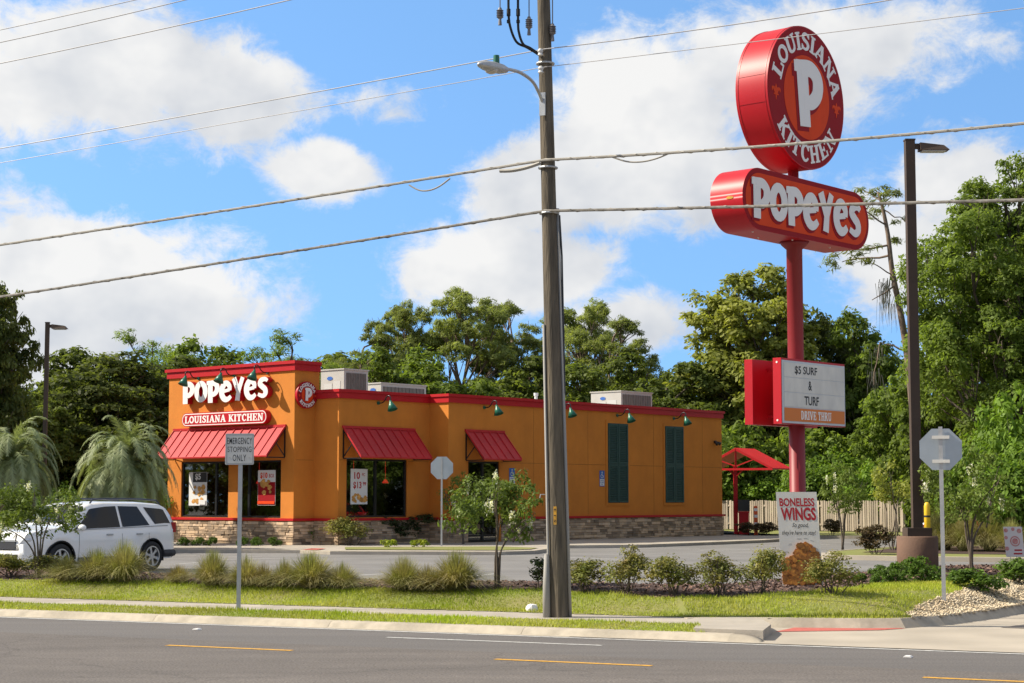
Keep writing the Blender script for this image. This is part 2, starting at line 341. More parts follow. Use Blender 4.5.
# fat bouncing display letters: (width, list of strokes)
A_ = np.array
def ell(cx, cy, rx, ry, a0=0, a1=360, n=22): return [A_([cx + rx * math.cos(math.radians(a0 + (a1 - a0) * k / n)), cy + ry * math.sin(math.radians(a0 + (a1 - a0) * k / n))]) for k in range(n + (0 if a1 - a0 == 360 else 1))]
FAT = {
 'P': (.66, [([A_([.15, 0]), A_([.13, 1])], [.27, .29], False), ([A_([-.07, .90]), A_([.10, .90])], [.17, .19], False), (cr([(.1, .87), (.36, .88), (.52, .74), (.50, .52), (.34, .38), (.14, .37)]), [.26, .25, .27, .23, .2], False)]),
 'O': (.72, [(ell(.36, .5, .235, .37), .25, True)]),
 'e': (.70, [([A_([.16, .47]), A_([.56, .53])], [.15, .15], False), (cr([(.56, .50), (.56, .68), (.42, .82), (.26, .78), (.14, .56), (.15, .32), (.28, .14), (.46, .12), (.63, .24)]), [.2, .24, .28, .28, .25, .16], False)]),
 'Y': (.70, [([A_([.10, 1.02]), A_([.36, .42])], [.27, .24], False), ([A_([.62, 1.02]), A_([.37, .44]), A_([.30, 0])], [.22, .24, .27], False)]),
 'S': (.66, [(cr([(.60, .84), (.46, .93), (.24, .88), (.17, .70), (.30, .56), (.47, .42), (.50, .22), (.34, .09), (.06, .18)]), [.16, .22, .26, .28, .28, .28, .26, .22, .17], False)]),
}
def fat_glyph(b, ch, x, y, h, z0, z1, rot=0.0, wx=1.0, fac=1.0):
    w, st = FAT[ch]; c, s_ = math.cos(rot), math.sin(rot)
    def xf(p): px_, py_ = p[0] * wx * h, p[1] * h; return (x + px_ * c - py_ * s_, y + px_ * s_ + py_ * c)
    for k, (pts, wd, cl) in enumerate(st):
        wd2 = [v * fac for v in wd] if hasattr(wd, '__len__') else wd * fac
        ribbon(b, pts, wd2, z0, z1 + k * .0015, cl, xf)
# slab letters
def L_(x0, y0, x1, y1, w): return ([A_([x0, y0]), A_([x1, y1])], w, False)
SE, ST = .11, .21
SLAB = {
 'L': (.72, [L_(.2, 0, .2, 1, ST), L_(0, .055, .68, .055, SE), L_(.02, .945, .42, .945, SE), L_(.64, 0, .64, .36, SE)]),
 'O': (.80, [(ell(.40, .5, .29, .42), .19, True)]),
 'U': (.84, [(cr([(.2, 1), (.2, .4), (.26, .15), (.42, .08), (.58, .15), (.65, .4), (.65, 1)]), [.21, .21, .18, .16, .18, .13, .13], False), L_(.02, .945, .4, .945, SE), L_(.5, .945, .8, .945, SE)]),
 'I': (.44, [L_(.2, 0, .2, 1, ST), L_(.02, .055, .38, .055, SE), L_(.02, .945, .38, .945, SE)]),
 'S': (.70, [(cr([(.58, .76), (.46, .92), (.26, .92), (.15, .75), (.24, .6), (.46, .45), (.54, .25), (.4, .08), (.2, .1), (.08, .26)]), [.13, .14, .18, .2, .21, .2, .18, .14, .13], False), L_(.6, .68, .6, .98, .08), L_(.07, .02, .07, .34, .08)]),
 'A': (.88, [L_(.14, .03, .42, 1, .13), L_(.42, 1, .7, .03, .22), L_(.22, .33, .6, .33, .11), L_(.0, .055, .3, .055, SE), L_(.54, .055, .88, .055, SE)]),
 'N': (.86, [L_(.17, 0, .17, 1, .13), L_(.68, 0, .68, 1, .13), L_(.17, .97, .68, .03, .2), L_(.0, .055, .34, .055, SE), L_(.0, .945, .3, .945, SE), L_(.52, .945, .86, .945, SE)]),
 'K': (.84, [L_(.2, 0, .2, 1, ST), L_(.26, .42, .66, .96, .13), L_(.36, .55, .68, .04, .21), L_(.02, .055, .38, .055, SE), L_(.02, .945, .38, .945, SE), L_(.5, .945, .82, .945, SE), L_(.52, .055, .84, .055, SE)]),
 'T': (.76, [L_(.36, 0, .36, 1, ST), L_(.04, .945, .68, .945, SE), L_(.07, .68, .07, .98, SE), L_(.65, .68, .65, .98, SE), L_(.18, .055, .54, .055, SE)]),
 'C': (.76, [(cr([(.64, .72), (.52, .9), (.34, .92), (.18, .74), (.15, .5), (.18, .26), (.34, .08), (.52, .1), (.66, .26)]), [.1, .14, .17, .2, .21, .2, .17, .14, .1], False), L_(.65, .66, .65, .98, .09)]),
 'H': (.88, [L_(.2, 0, .2, 1, ST), L_(.66, 0, .66, 1, ST), L_(.2, .5, .66, .5, .13), L_(.02, .055, .38, .055, SE), L_(.02, .945, .38, .945, SE), L_(.48, .055, .84, .055, SE), L_(.48, .945, .84, .945, SE)]),
 'E': (.76, [L_(.2, 0, .2, 1, ST), L_(.02, .055, .66, .055, SE), L_(.02, .945, .66, .945, SE), L_(.26, .5, .5, .5, .12), L_(.64, 0, .64, .32, .1), L_(.63, .7, .63, 1, .1), L_(.48, .36, .48, .64, .08)]),
 'D': (.82, [L_(.2, 0, .2, 1, ST), (cr([(.05, .945), (.4, .94), (.62, .74), (.66, .5), (.62, .26), (.4, .06), (.05, .055)]), [.11, .12, .19, .21, .19, .12, .11], False)]),
 'R': (.86, [L_(.2, 0, .2, 1, ST), (cr([(.05, .945), (.42, .94), (.58, .84), (.58, .66), (.42, .53), (.22, .52)]), [.11, .13, .19, .19, .12, .11], False), L_(.42, .52, .66, .05, .2), L_(.02, .055, .38, .055, SE), L_(.56, .055, .84, .055, SE)]),
 'V': (.86, [L_(.16, 1, .44, .02, .22), L_(.44, .02, .7, 1, .13), L_(.02, .945, .34, .945, SE), L_(.54, .945, .86, .945, SE)]),
 ' ': (.4, []),
}
def slab_glyph(b, ch, x, y, h, z0, z1, rot=0.0, wx=1.0):
    w, st = SLAB[ch]; c, s_ = math.cos(rot), math.sin(rot)
    def xf(p): px_, py_ = (p[0] - w / 2) * wx * h, (p[1] - .5) * h; return (x + px_ * c - py_ * s_, y + px_ * s_ + py_ * c)
    for k, (pts, wd, cl) in enumerate(st): ribbon(b, pts, wd, z0, z1 + k * .0004, cl, xf)
def slab_line(b, txt, x0, x1, y, h, z0, z1):
    tot = sum(SLAB[c][0] for c in txt); wx = (x1 - x0) / (tot * h); x = x0
    for c in txt:
        w = SLAB[c][0] * h * wx; slab_glyph(b, c, x + w / 2, y, h, z0, z1, 0, wx); x += w
def slab_arc(b, txt, R, a_mid, span, h, z0, z1, inward=False):   # angles in degrees
    tot = sum(SLAB[c][0] for c in txt); wx = math.radians(span) * R / (tot * h); acc_ = 0
    for c in txt:
        w = SLAB[c][0]; f = (acc_ + w / 2) / tot; acc_ += w
        a = a_mid + span / 2 - span * f if not inward else a_mid - span / 2 + span * f
        ar = math.radians(a)
        slab_glyph(b, c, R * math.cos(ar), R * math.sin(ar), h, z0, z1, ar - math.pi / 2 if not inward else ar + math.pi / 2, wx)
# ================================================================== materials in use
M_ground = mat('soil', (.035, .045, .018), .95, col2=(.075, .06, .03), scale=.25, bump=.5, bscale=2)
M_road = mat('asphalt_old', (.180, .157, .140), .9, col2=(.135, .118, .106), scale=1.1, bump=.35, bscale=60, stretch=(.35, 1.6, 1), detail=9)
M_lane = mat('asphalt_lane', (.125, .114, .107), .85, col2=(.150, .137, .128), scale=.8, bump=.3, bscale=70, stretch=(.12, 2.2, 1), detail=9)
M_lot = mat('asphalt_lot', (.225, .215, .205), .9, col2=(.18, .172, .165), scale=.5, bump=.3, bscale=40, detail=9)
M_conc = mat('concrete', (.48, .42, .335), .9, col2=(.38, .33, .265), scale=2.2, bump=.3, bscale=50, detail=8)
M_conc2 = mat('concrete_walk', (.45, .40, .33), .9, col2=(.36, .32, .27), scale=1.2, bump=.2, bscale=40)
M_stain = mat('kerb_conc', (.47, .41, .32), .9, col2=(.38, .33, .255), scale=7, bump=.15, bscale=90, detail=10)
M_tact = mat('tactile_red', (.50, .13, .10), .85, col2=(.42, .10, .08), scale=5, bump=.8, bscale=18)
M_wline = mat('paint_white', (.62, .61, .58), .75, col2=(.42, .41, .39), scale=9, detail=9)
M_yline = mat('paint_yellow', (.72, .36, .03), .75, col2=(.5, .28, .05), scale=8, detail=9)
M_bline = mat('paint_blue', (.07, .20, .48), .75, col2=(.12, .26, .45), scale=3)
M_lawn = mat('lawn_soil', (.17, .21, .035), .95, col2=(.24, .21, .08), scale=.9, bump=.5, bscale=20, detail=8)
M_blade = leafmat('grass_blade', (.33, .42, .035), (.44, .42, .09), attr=.35, objvar=0, trans=.3, scale=.7)
M_mulch = mat('mulch', (.085, .045, .032), .95, col2=(.05, .03, .022), scale=6, bump=1, bscale=25)
M_chip = mat('mulch_chip', (.15, .075, .055), .95, attr=.7, col2=(.20, .14, .11), scale=9)
M_gravel = mat('gravel_bed', (.42, .34, .22), .95, col2=(.28, .22, .14), scale=12, bump=1, bscale=20)
M_pebble = mat('pebble', (.60, .46, .28), .85, attr=.35, col2=(.62, .54, .40), scale=3)
M_orange = mat('stucco_orange', (.66, .222, .024), .88, col2=(.60, .195, .021), scale=1.3, bump=.5, bscale=60, detail=9)
M_red = mat('red_paint', (.48, .010, .016), .5, col2=(.43, .010, .015), scale=1, spec=.3)
M_awn = mat('red_standing_seam', (.52, .026, .030), .5, col2=(.47, .023, .027), scale=.8, spec=.3)
M_signred = mat('red_cabinet', (.50, .008, .018), .42, col2=(.46, .008, .017), scale=.5, spec=.35)
M_pole = mat('red_pole', (.26, .014, .018), .5, col2=(.22, .013, .017), scale=.8, stretch=(2, 2, .3))
M_darkred = mat('face_maroon', (.30, .008, .014), .6, spec=.15)
M_oface = mat('face_orange', (.74, .062, .012), .6, spec=.15)
M_white = mat('letter_white', (.84, .81, .78), .6, spec=.2)
M_whitef = mat('face_white', (.78, .75, .68), .6, spec=.2, col2=(.68, .66, .62), scale=1.5)
M_black = mat('black_frame', (.012, .012, .014), .35)
M_rubber = mat('rubber', (.018, .018, .019), .8)
M_stone = mat('ledgestone', (.52, .36, .22), .9, col2=(.34, .26, .19), scale=4, attr=.55, bump=.8, bscale=25, objvar=0)
M_mortar = mat('mortar', (.10, .085, .07), .95)
M_green = mat('lamp_green', (.012, .13, .075), .35)
M_teal = mat('shutter_green', (.018, .062, .055), .55)
M_galv = mat('galvanised', (.50, .51, .52), .45, metal=.55, col2=(.40, .41, .42), scale=6)
M_alu = mat('sign_back', (.48, .52, .55), .38, metal=.6, col2=(.42, .46, .49), scale=3)
M_hvac = mat('hvac_beige', (.46, .44, .41), .6, col2=(.40, .38, .35), scale=2)
M_coil = mat('hvac_coil', (.20, .18, .16), .7, col2=(.10, .09, .08), scale=30, stretch=(1, 1, .1))
M_bronze = mat('bronze_pole', (.085, .060, .045), .65, col2=(.07, .05, .038), scale=2, spec=.2)
M_brown = mat('pedestal_brown', (.17, .095, .062), .85, col2=(.13, .075, .05), scale=3, bump=.3, bscale=30)
M_glass = glassmat('window_glass')
M_cglass = glassmat('car_glass', (.05, .06, .07), .3)
M_int = mat('interior_wall', (.10, .055, .04), .9, col2=(.06, .035, .03), scale=1)
M_intf = mat('interior_floor', (.16, .13, .11), .5)
M_lampred = mat('pendant_red', (.7, .01, .01), .3, emis=(1, .03, .02), estr=.9)
M_roof = mat('roof_membrane', (.5, .5, .48), .9)
M_sblue = mat('sign_blue', (.03, .12, .42), .5)
M_swhite = mat('sheet_white', (.70, .70, .69), .5)
M_ink = mat('ink_black', (.018, .018, .02), .6)
M_sgrey = mat('reflective_sheet', (.52, .52, .51), .55, col2=(.47, .47, .46), scale=4)
M_wtext = mat('text_red', (.42, .012, .02), .5)
M_chick = mat('print_golden', (.56, .24, .035), .55, col2=(.20, .055, .008), scale=22, attr=.35, detail=7)
M_chick2 = mat('print_golden_light', (.75, .42, .10), .55, col2=(.34, .12, .02), scale=26, attr=.3, detail=7)

weather(M_road, .35, (.12, 1.3, 1), .80, 1.06); weather(M_road, 38, (1, 1, 1), .62, 1.32, .38, .62, 3.0); cracks(M_road, .22, .006, .74); weather(M_road, 2.6, (1, 1, 1), .86, 1.02, .52, .72, 5.0)
weather(M_lane, .4, (.08, 1.6, 1), .84, 1.06); weather(M_lane, 40, (1, 1, 1), .70, 1.25, .38, .62, 3.0)
weather(M_lot, .35, (1, 1, 1), .82, 1.06); weather(M_lot, 45, (1, 1, 1), .82, 1.15, .4, .6, 3.0); cracks(M_lot, .15, .004, .6)
weather(M_stain, 1.4, (1, 1, 1), .78, 1.08, .4, .6, 10.0); weather(M_conc, 1.1, (1, 1, 1), .82, 1.06, .4, .6, 10.0); weather(M_conc2, 1.6, (1, 1, 1), .82, 1.06)
weather(M_orange, 1.1, (1, 1, .35), .93, 1.03, .35, .7, 9.0); weather(M_orange, .5, (1, 1, 1), .92, 1.04)
weather(M_wline, 16, (1, 1, 1), .55, 1.05, .33, .5, 8.0); weather(M_yline, 14, (1, 1, 1), .6, 1.05, .33, .5, 8.0)
weather(M_awn, 1.5, (1, 1, .6), .88, 1.05); weather(M_signred, .9, (1, 1, .4), .88, 1.04); weather(M_whitef, 2, (1, 1, .5), .88, 1.02); weather(M_oface, 1.2, (1, 1, .5), .9, 1.04)

# ================================================================== ground, road, lot
def slab_poly(name, pts, z0, z1, m, **tags):
    P = np.array([[p[0], p[1]] for p in pts]); 
    area = sum(P[i][0] * P[(i + 1) % len(P)][1] - P[(i + 1) % len(P)][0] * P[i][1] for i in range(len(P)))
    if area < 0: P = P[::-1]
    b = MB()
    if z0 is None: b.add([(x, y, z1) for x, y in P], [tuple(range(len(P)))])
    else: b.prism([tuple(q) for q in P], z0, z1)
    return b.build(name, m, **tags)
slab_poly('ground', [(-880, -280), (880, -280), (880, 1580), (-880, 1580)], None, -.36, M_ground, kind='structure')
slab_poly('road', [RT(-200, -25), RT(200, -25), RT(200, 19.15), RT(-200, 19.15)], None, -.12, M_road, kind='structure')
slab_poly('road_far_lane', [RT(-200, 19.15), RT(200, 19.15), RT(200, 21.75), RT(-200, 21.75)], None, -.12, M_lane, kind='structure')
def sof(x, y, z=-.12): return float(G(x, y, z) @ ER)
def rstrip(name, s0, s1, t, w, m, z=-.116):
    return slab_poly(name, [RT(s0, t - w / 2), RT(s1, t - w / 2), RT(s1, t + w / 2), RT(s0, t + w / 2)], None, z, m, kind='structure')
rstrip('edge_line', -120, 60, 21.50, .10, M_wline)
for a, b_ in ((sof(170, 645), sof(297, 650)), (sof(497, 659), sof(652, 666)), (sof(922, 678), sof(1080, 685.5)), (sof(-160, 633), sof(-50, 637))): rstrip('yellow_lane_line', a, b_, 18.3, .11, M_yline)
rstrip('white_lane_line', sof(390, 637), sof(600, 646), 20.55, .09, M_wline)
LOTY = BACK.copy()
lot = [(p[0], p[1]) for p in LOTY] + [(60, 62), (60, 84.5), (12, 84.5), (-10, 100), (-40, 66), (-60, 60)]
slab_poly('parking_lot', lot, None, -.10, M_lot, kind='structure')
def pxs(name, x0, y0, x1, y1, w, m, z=-.096):
    a = G(x0, y0, z)[:2]; b_ = G(x1, y1, z)[:2]; d = (b_ - a) / np.hypot(*(b_ - a)); q = np.array([-d[1], d[0]]) * w / 2
    return slab_poly(name, [a + q, b_ + q, b_ - q, a - q], None, z, m, kind='structure')
for s_ in ((505, 585.5, 549, 581), (566, 579, 600, 575.5), (640, 580, 700, 573.5), (352, 575.5, 388, 573.5), (473, 576, 497, 573.5), (176, 564, 200, 562.5), (505, 555, 622, 559.5),
           (632, 548.5, 700, 548.5), (700, 550.5, 780, 549), (724, 546, 830, 544.5), (176, 556, 196, 555.8), (222, 557, 262, 556.2), (246, 559, 290, 558), (200, 560, 240, 559.3)): pxs('parking_stripe', *s_, .11, M_wline)
for x0, x1, y0, y1 in ((567, 597, 545.0, 546.6), (648, 682, 544.2, 546)):
    slab_poly('accessible_bay_paint', [G(x0, y1, -.096), G(x1 + 3, y1, -.096), G(x1, y0, -.096), G(x0, y0, -.096)], None, -.0955, M_bline, kind='structure')
# walkway round the building, with its kerb
wk = [G(20, 549), G(300, 550.3), G(330, 551.5), G(500, 552), G(535, 551), G(547, 549.3), G(551, 547.2), G(566, 545.6), G(640, 545), G(700, 542.8), G(765, 540.2), G(790, 538.5), G(790, 535.5), BA + BS * 24.6 - BN * 6, BA - BN * 14 + BS * 8, G(20, 545)]
slab_poly('walkway', wk, -.14, -.004, M_conc2, kind='structure')
def offs(pts, d):        # kerb strip following a polyline
    out = []
    for i, p in enumerate(pts):
        a = pts[max(0, i - 1)]; c = pts[min(len(pts) - 1, i + 1)]; v = (c - a)[:2]; v = v / np.hypot(*v); out.append(np.array([p[0] - v[1] * d, p[1] + v[0] * d]))
    return out
def kerb(name, pts, w, z0, z1, m, bat=.12):
    pts = [np.array(p[:2]) for p in pts]; o = offs([np.array([*p, 0]) for p in pts], w); b = MB(); n = len(pts)
    vs = [(*p, z) for z in (z0, z1) for p in pts] + [(*p, z) for z in (z0, z1) for p in o]
    vs[n:2 * n] = [(*(p + (q - p) * bat), z1) for p, q in zip(pts, o)]        # a slight batter on the face
    fs = []
    for i in range(n - 1): fs += [(i, i + 1, n + i + 1, n + i), (n + i, n + i + 1, 3 * n + i + 1, 3 * n + i), (3 * n + i, 3 * n + i + 1, 2 * n + i + 1, 2 * n + i)]
    fs += [(0, n, 3 * n, 2 * n), (n - 1, 3 * n - 1, 4 * n - 1, 2 * n - 1)]
    b.add(vs, fs); return b.build(name, m, kind='structure')
kerb('walkway_kerb', wk[:13], .16, -.16, .012, M_stain)
slab_poly('front_island_turf', [G(345, 549.8), G(500, 550.5), G(530, 549.6), G(538, 548.2), G(500, 546.8), G(345, 547.5)], None, .016, M_lawn, kind='structure')
slab_poly('ramp_pad', [G(302, 550), G(316, 550.4), G(326, 549.0), G(312, 548.6)], None, .016, M_tact, kind='structure')
# island on the right
isl = [G(826, 553.5), G(834, 555.8), G(900, 557), G(1024, 558.5), G(1300, 561), G(1300, 541), G(960, 543), G(880, 547.5), G(838, 550.5), G(828, 551.5)]
slab_poly('planted_island', isl, -.14, .0, M_lawn, kind='structure')
kerb('island_kerb', isl[:5], -.4, -.16, .03, M_conc); kerb('island_kerb', [isl[0]] + isl[:5:-1][:4], -.16, -.16, .012, M_stain)
slab_poly('island_mulch', [G(862, 552.5), G(1024, 555), G(1300, 558), G(1300, 546), G(960, 546), G(890, 549)], None, .012, M_mulch, kind='structure')
# back kerb and verge under the fence
bk = [(13.0, 79.2), (20, 78.2), (30, 78.4), (60, 79)]
kerb('back_kerb', [np.array(p) for p in bk], .2, -.16, .03, M_stain)
slab_poly('back_verge', [(13, 79.4), (20, 78.4), (30, 78.6), (60, 79.2), (60, 100), (10, 100)], None, .004, M_lawn, kind='structure')

# verge: lawn, mulch bed and pebbles on the same gentle bank
def curve(pxy): return np.array([GT(a, b_)[:2] for a, b_ in pxy])
LM = curve([(-500, 572), (-100, 578), (0, 579.5), (60, 580), (130, 580), (200, 583.5), (300, 586), (380, 588), (440, 589), (500, 589.5), (560, 590), (620, 595), (680, 597), (740, 596.5), (800, 592.5), (850, 588), (873, 584.5), (906, 581.5), (945, 578.5), (1000, 576), (1100, 575), (1300, 574)])
PB = curve([(912, 622), (905, 614), (915, 606), (935, 600), (955, 592), (975, 584), (1000, 578), (1040, 574), (1200, 570), (1300, 590), (1300, 640), (1000, 625)])
def inpoly(X, Y, P):
    r = np.zeros(X.shape, bool); n = len(P)
    for i in range(n):
        x0, y0 = P[i]; x1, y1 = P[(i + 1) % n]
        if y0 == y1: continue
        c = ((y0 > Y) != (y1 > Y)) & (X < (x1 - x0) * (Y - y0) / (y1 - y0) + x0); r ^= c
    return r
def zone(X, Y):          # 0 outside, 1 lawn, 2 mulch, 3 pebbles, 4 walk
    t = X * NN[0] + Y * NN[1]; s = X * ER[0] + Y * ER[1]
    wig = .05 * np.sin(X * 5.1) + .04 * np.sin(X * 11.7 + Y * 7)
    z = np.ones(X.shape, int)
    z[(Y > np.interp(X, LM[:, 0], LM[:, 1]) + wig)] = 2
    z[inpoly(X + wig, Y + wig, PB)] = 3
    z[Y > np.interp(X, BACK[:, 0], BACK[:, 1]) - .12] = 0
    kb = np.interp(X, KX, KY); right = X > KX[0]
    z[right & (Y < kb + .1)] = 0
    z[(~right) & (t < 21.98)] = 0
    z[(z > 0) & (t > 22.83) & (t < 24.1) & (X < 3.6)] = 4
    return z
gs = .1
gx = np.arange(-34, 26, gs); gy = np.arange(19, 50, gs)
GXc, GYc = np.meshgrid(gx + gs / 2, gy + gs / 2); Z = zone(GXc, GYc)
for zi, nm, m in ((1, 'lawn', M_lawn), (2, 'mulch_bed', M_mulch), (3, 'pebble_bed', M_gravel)):
    J, I = np.nonzero(Z == zi); x0 = gx[I]; y0 = gy[J]
    V = np.stack([np.stack([x0 + a, y0 + c, hgt(x0 + a, y0 + c)], 1) for a, c in ((0, 0), (gs, 0), (gs, gs), (0, gs))], 1).reshape(-1, 3)
    key = np.round(V[:, :2] / gs).astype(np.int64); uq, idx, inv = np.unique(key[:, 0] * 100000 + key[:, 1], return_index=True, return_inverse=True)
    if zi == 3: V[:, 2] += .0
    fastmesh(nm, V[idx], inv.reshape(-1, 4), NR.rand(len(J)), m, smooth=True, kind='structure')
# the bed's drop to the lot
kerb('lot_kerb', [np.array([p[0], p[1]]) for p in BACK[::-1]], -.15, -.14, .03, M_stain)
# footpath along the road
path = [RT(-160, 22.83), RT(KX[0] * .906 - 19.0 * .423 * 0 + 0, 22.83)]
sidew = [RT(-160, 22.85), RT(-6.3, 22.85), (3.05, 23.78), G(716, 622.3, .0)[:2], G(738, 621, .0)[:2], G(744, 619.0, .0)[:2], G(700, 616.8, .0)[:2], RT(-6.3, 24.12), RT(-160, 24.12)]
slab_poly('footpath', [RT(-160, 22.83), RT(-8.3, 22.83), RT(-8.3, 24.12), RT(-160, 24.12)], -.1, .006, M_conc2, kind='structure')
s0_ = float(G(704, 624, 0) @ ER); sk_ = float(G(768, 631, 0) @ ER)
slab_poly('footpath', [RT(-8.3, 22.83), RT(s0_, 22.78), RT(s0_ + .2, 22.04), RT(sk_ - .02, 22.04), G(771, 625.5, 0), G(762, 620.2, 0), G(742, 616.8, 0), RT(-8.3, 24.12)], -.14, .017, M_conc2, kind='structure')
# kerb and gutter along the road up to the dropped corner
kend = G(770, 631, 0) @ ER - .42
ks = np.arange(-130, kend, 3.0)
for i, s_ in enumerate(list(ks)):
    s1 = min(s_ + 2.994, kend)
    if s1 < -45 and i % 1 == 0: continue
    b = MB(); prof = [(21.62, -.118), (21.74, -.112), (21.81, -.050), (21.87, -.032), (22.03, -.030), (22.03, -.2)]
    vs = [RT(q, t_, z_) for q in (s_, s1) for t_, z_ in prof]; n = len(prof)
    b.add(vs, [(i_, n + i_, n + i_ + 1, i_ + 1) for i_ in range(n - 1)] + [tuple(range(n)), tuple(range(n, 2 * n))[::-1]])
    b.build('kerb', M_stain, kind='structure')
b = MB(); n = len(prof); qs = [kend, kend + .16, kend + .30, kend + .40, kend + .44]; sc_ = [1, .93, .70, .35, .0]      # the end of the kerb rounds down to the ramp
vs = [RT(q, 21.62 + (t_ - 21.62) * (1 - (1 - k_) * .35), -.118 + (z_ + .118) * k_ if z_ > -.15 else z_) for q, k_ in zip(qs, sc_) for t_, z_ in prof]
b.add(vs, [(j * n + i_, (j + 1) * n + i_, (j + 1) * n + i_ + 1, j * n + i_ + 1) for j in range(4) for i_ in range(n - 1)]); b.build('kerb', M_stain, smooth=True, kind='structure')
b = MB(); vs = [RT(q, t_, z_) for q in (-200, -45) for t_, z_ in prof]; b.add(vs, [(i_, n + i_, n + i_ + 1, i_ + 1) for i_ in range(n - 1)]); b.build('kerb', M_stain, kind='structure')
# concrete apron of the corner and the raised kerb behind it
ap = [RT(float(G(590, 633, -.12) @ ER), 21.62), RT(60, 21.62), G(1400, 605, -.1), G(1060, 607.5, -.1), G(1024, 613, -.1), G(985, 619, -.1), G(940, 623, -.1), G(900, 625, -.1), G(735, 624, -.1), G(690, 626.0, -.1)]
slab_poly('corner_apron', ap, None, -.112, M_conc, kind='structure')
kerb('corner_kerb', [k_[:2] - np.array([0, .07]) for k_ in KB], .26, -.13, .018, M_stain, .5)
slab_poly('tactile_ramp', [G(775, 631.6, -.106), G(803, 625.6, -.106), G(850, 626.2, -.106), G(906, 628.2, -.106), G(880, 630.0, -.106)], None, -.106, M_tact, kind='structure')
b = MB(); e0 = G(770, 631, 0)
slab_poly('driveway', [KB[5] + A_([0, -.1, 0]), *[k_ for k_ in KB[6:]], np.array([*BACK[-1], 0]), np.array([60, 62, 0]), np.array([60, 2, 0]), np.array([20, 14.5, 0])], None, -.116, M_lot, kind='structure')
slab_poly('driveway', [G(1000, 627.0, -.1), G(1400, 640, -.1), G(1400, 610, -.1), G(1040, 622.0, -.1)], None, -.106, M_road, kind='structure')

# grass blades (too many to count), mulch chips and pebbles
def scatter(zi, n, x0, x1, y0, y1):
    X = NR.uniform(x0, x1, n); Y = NR.uniform(y0, y1, n); k = zone(X, Y) == zi; return X[k], Y[k]
X, Y = scatter(1, 560000, -13, 13, 22, 36)
n = len(X); a = NR.rand(n) * 6.28; h = NR.uniform(.02, .055, n) * (1 + .5 * np.sin(X * 2.1 + 1) * np.sin(Y * 2.7)); w = NR.uniform(.004, .009, n); lx = NR.normal(0, .018, n); ly = NR.normal(0, .018, n)
z = hgt(X, Y)
V = np.stack([np.stack([X - w * np.cos(a), Y - w * np.sin(a), z - .005], 1), np.stack([X + w * np.cos(a), Y + w * np.sin(a), z - .005], 1), np.stack([X + lx, Y + ly, z + h], 1)], 1).reshape(-1, 3)
var = np.clip(.5 + .35 * np.sin(X * .8 + 2) * np.sin(Y * 1.3 + X * .3) + NR.normal(0, .25, n), 0, 1)
fastmesh('grass', V, np.arange(3 * n).reshape(-1, 3), var, M_blade, label='short bright green mown turf on the roadside bank', category='grass', kind='stuff')
X, Y = scatter(2, 170000, -16, 20, 24, 48)
n = len(X); z = hgt(X, Y); a = NR.rand(n) * 6.28; l = NR.uniform(.010, .032, n); w = l * .4; t1 = NR.normal(0, .006, n); t2 = NR.normal(0, .006, n)
cx, sx = np.cos(a), np.sin(a); zz = z + NR.uniform(.002, .018, n)
V = np.stack([np.stack([X + cx * l * i - sx * w * j, Y + sx * l * i + cx * w * j, zz + t1 * i + t2 * j], 1) for i, j in ((-1, -1), (1, -1), (1, 1), (-1, 1))], 1).reshape(-1, 3)
fastmesh('bark_mulch', V, np.arange(4 * n).reshape(-1, 4), NR.rand(n), M_chip, label='reddish brown bark chips under the row of shrubs', category='mulch', kind='stuff')
X, Y = scatter(3, 190000, 5, 22, 22, 40)
n = len(X); z = hgt(X, Y); oc = np.array([(1, 0, 0), (0, 1, 0), (-1, 0, 0), (0, -1, 0), (.1, .1, .8), (0, 0, -.4)], float)
of = np.array([(0, 1, 4), (1, 2, 4), (2, 3, 4), (3, 0, 4), (1, 0, 5), (2, 1, 5), (3, 2, 5), (0, 3, 5)])
r = NR.uniform(.011, .030, n); a = NR.rand(n) * 6.28; sq = NR.uniform(.6, 1, n)
vx = oc[None, :, 0] * r[:, None]; vy = oc[None, :, 1] * (r * sq)[:, None]
V = np.stack([X[:, None] + vx * np.cos(a)[:, None] - vy * np.sin(a)[:, None], Y[:, None] + vx * np.sin(a)[:, None] + vy * np.cos(a)[:, None], z[:, None] + .012 + oc[None, :, 2] * (r * .8)[:, None]], 2).reshape(-1, 3)
F = (of[None] + 6 * np.arange(n)[:, None, None]).reshape(-1, 3)
fastmesh('pebbles', V, F, np.repeat(NR.rand(n), 8), M_pebble, smooth=True, label='pale tan river pebbles spread at the corner beside the mown turf', category='pebbles', kind='stuff')

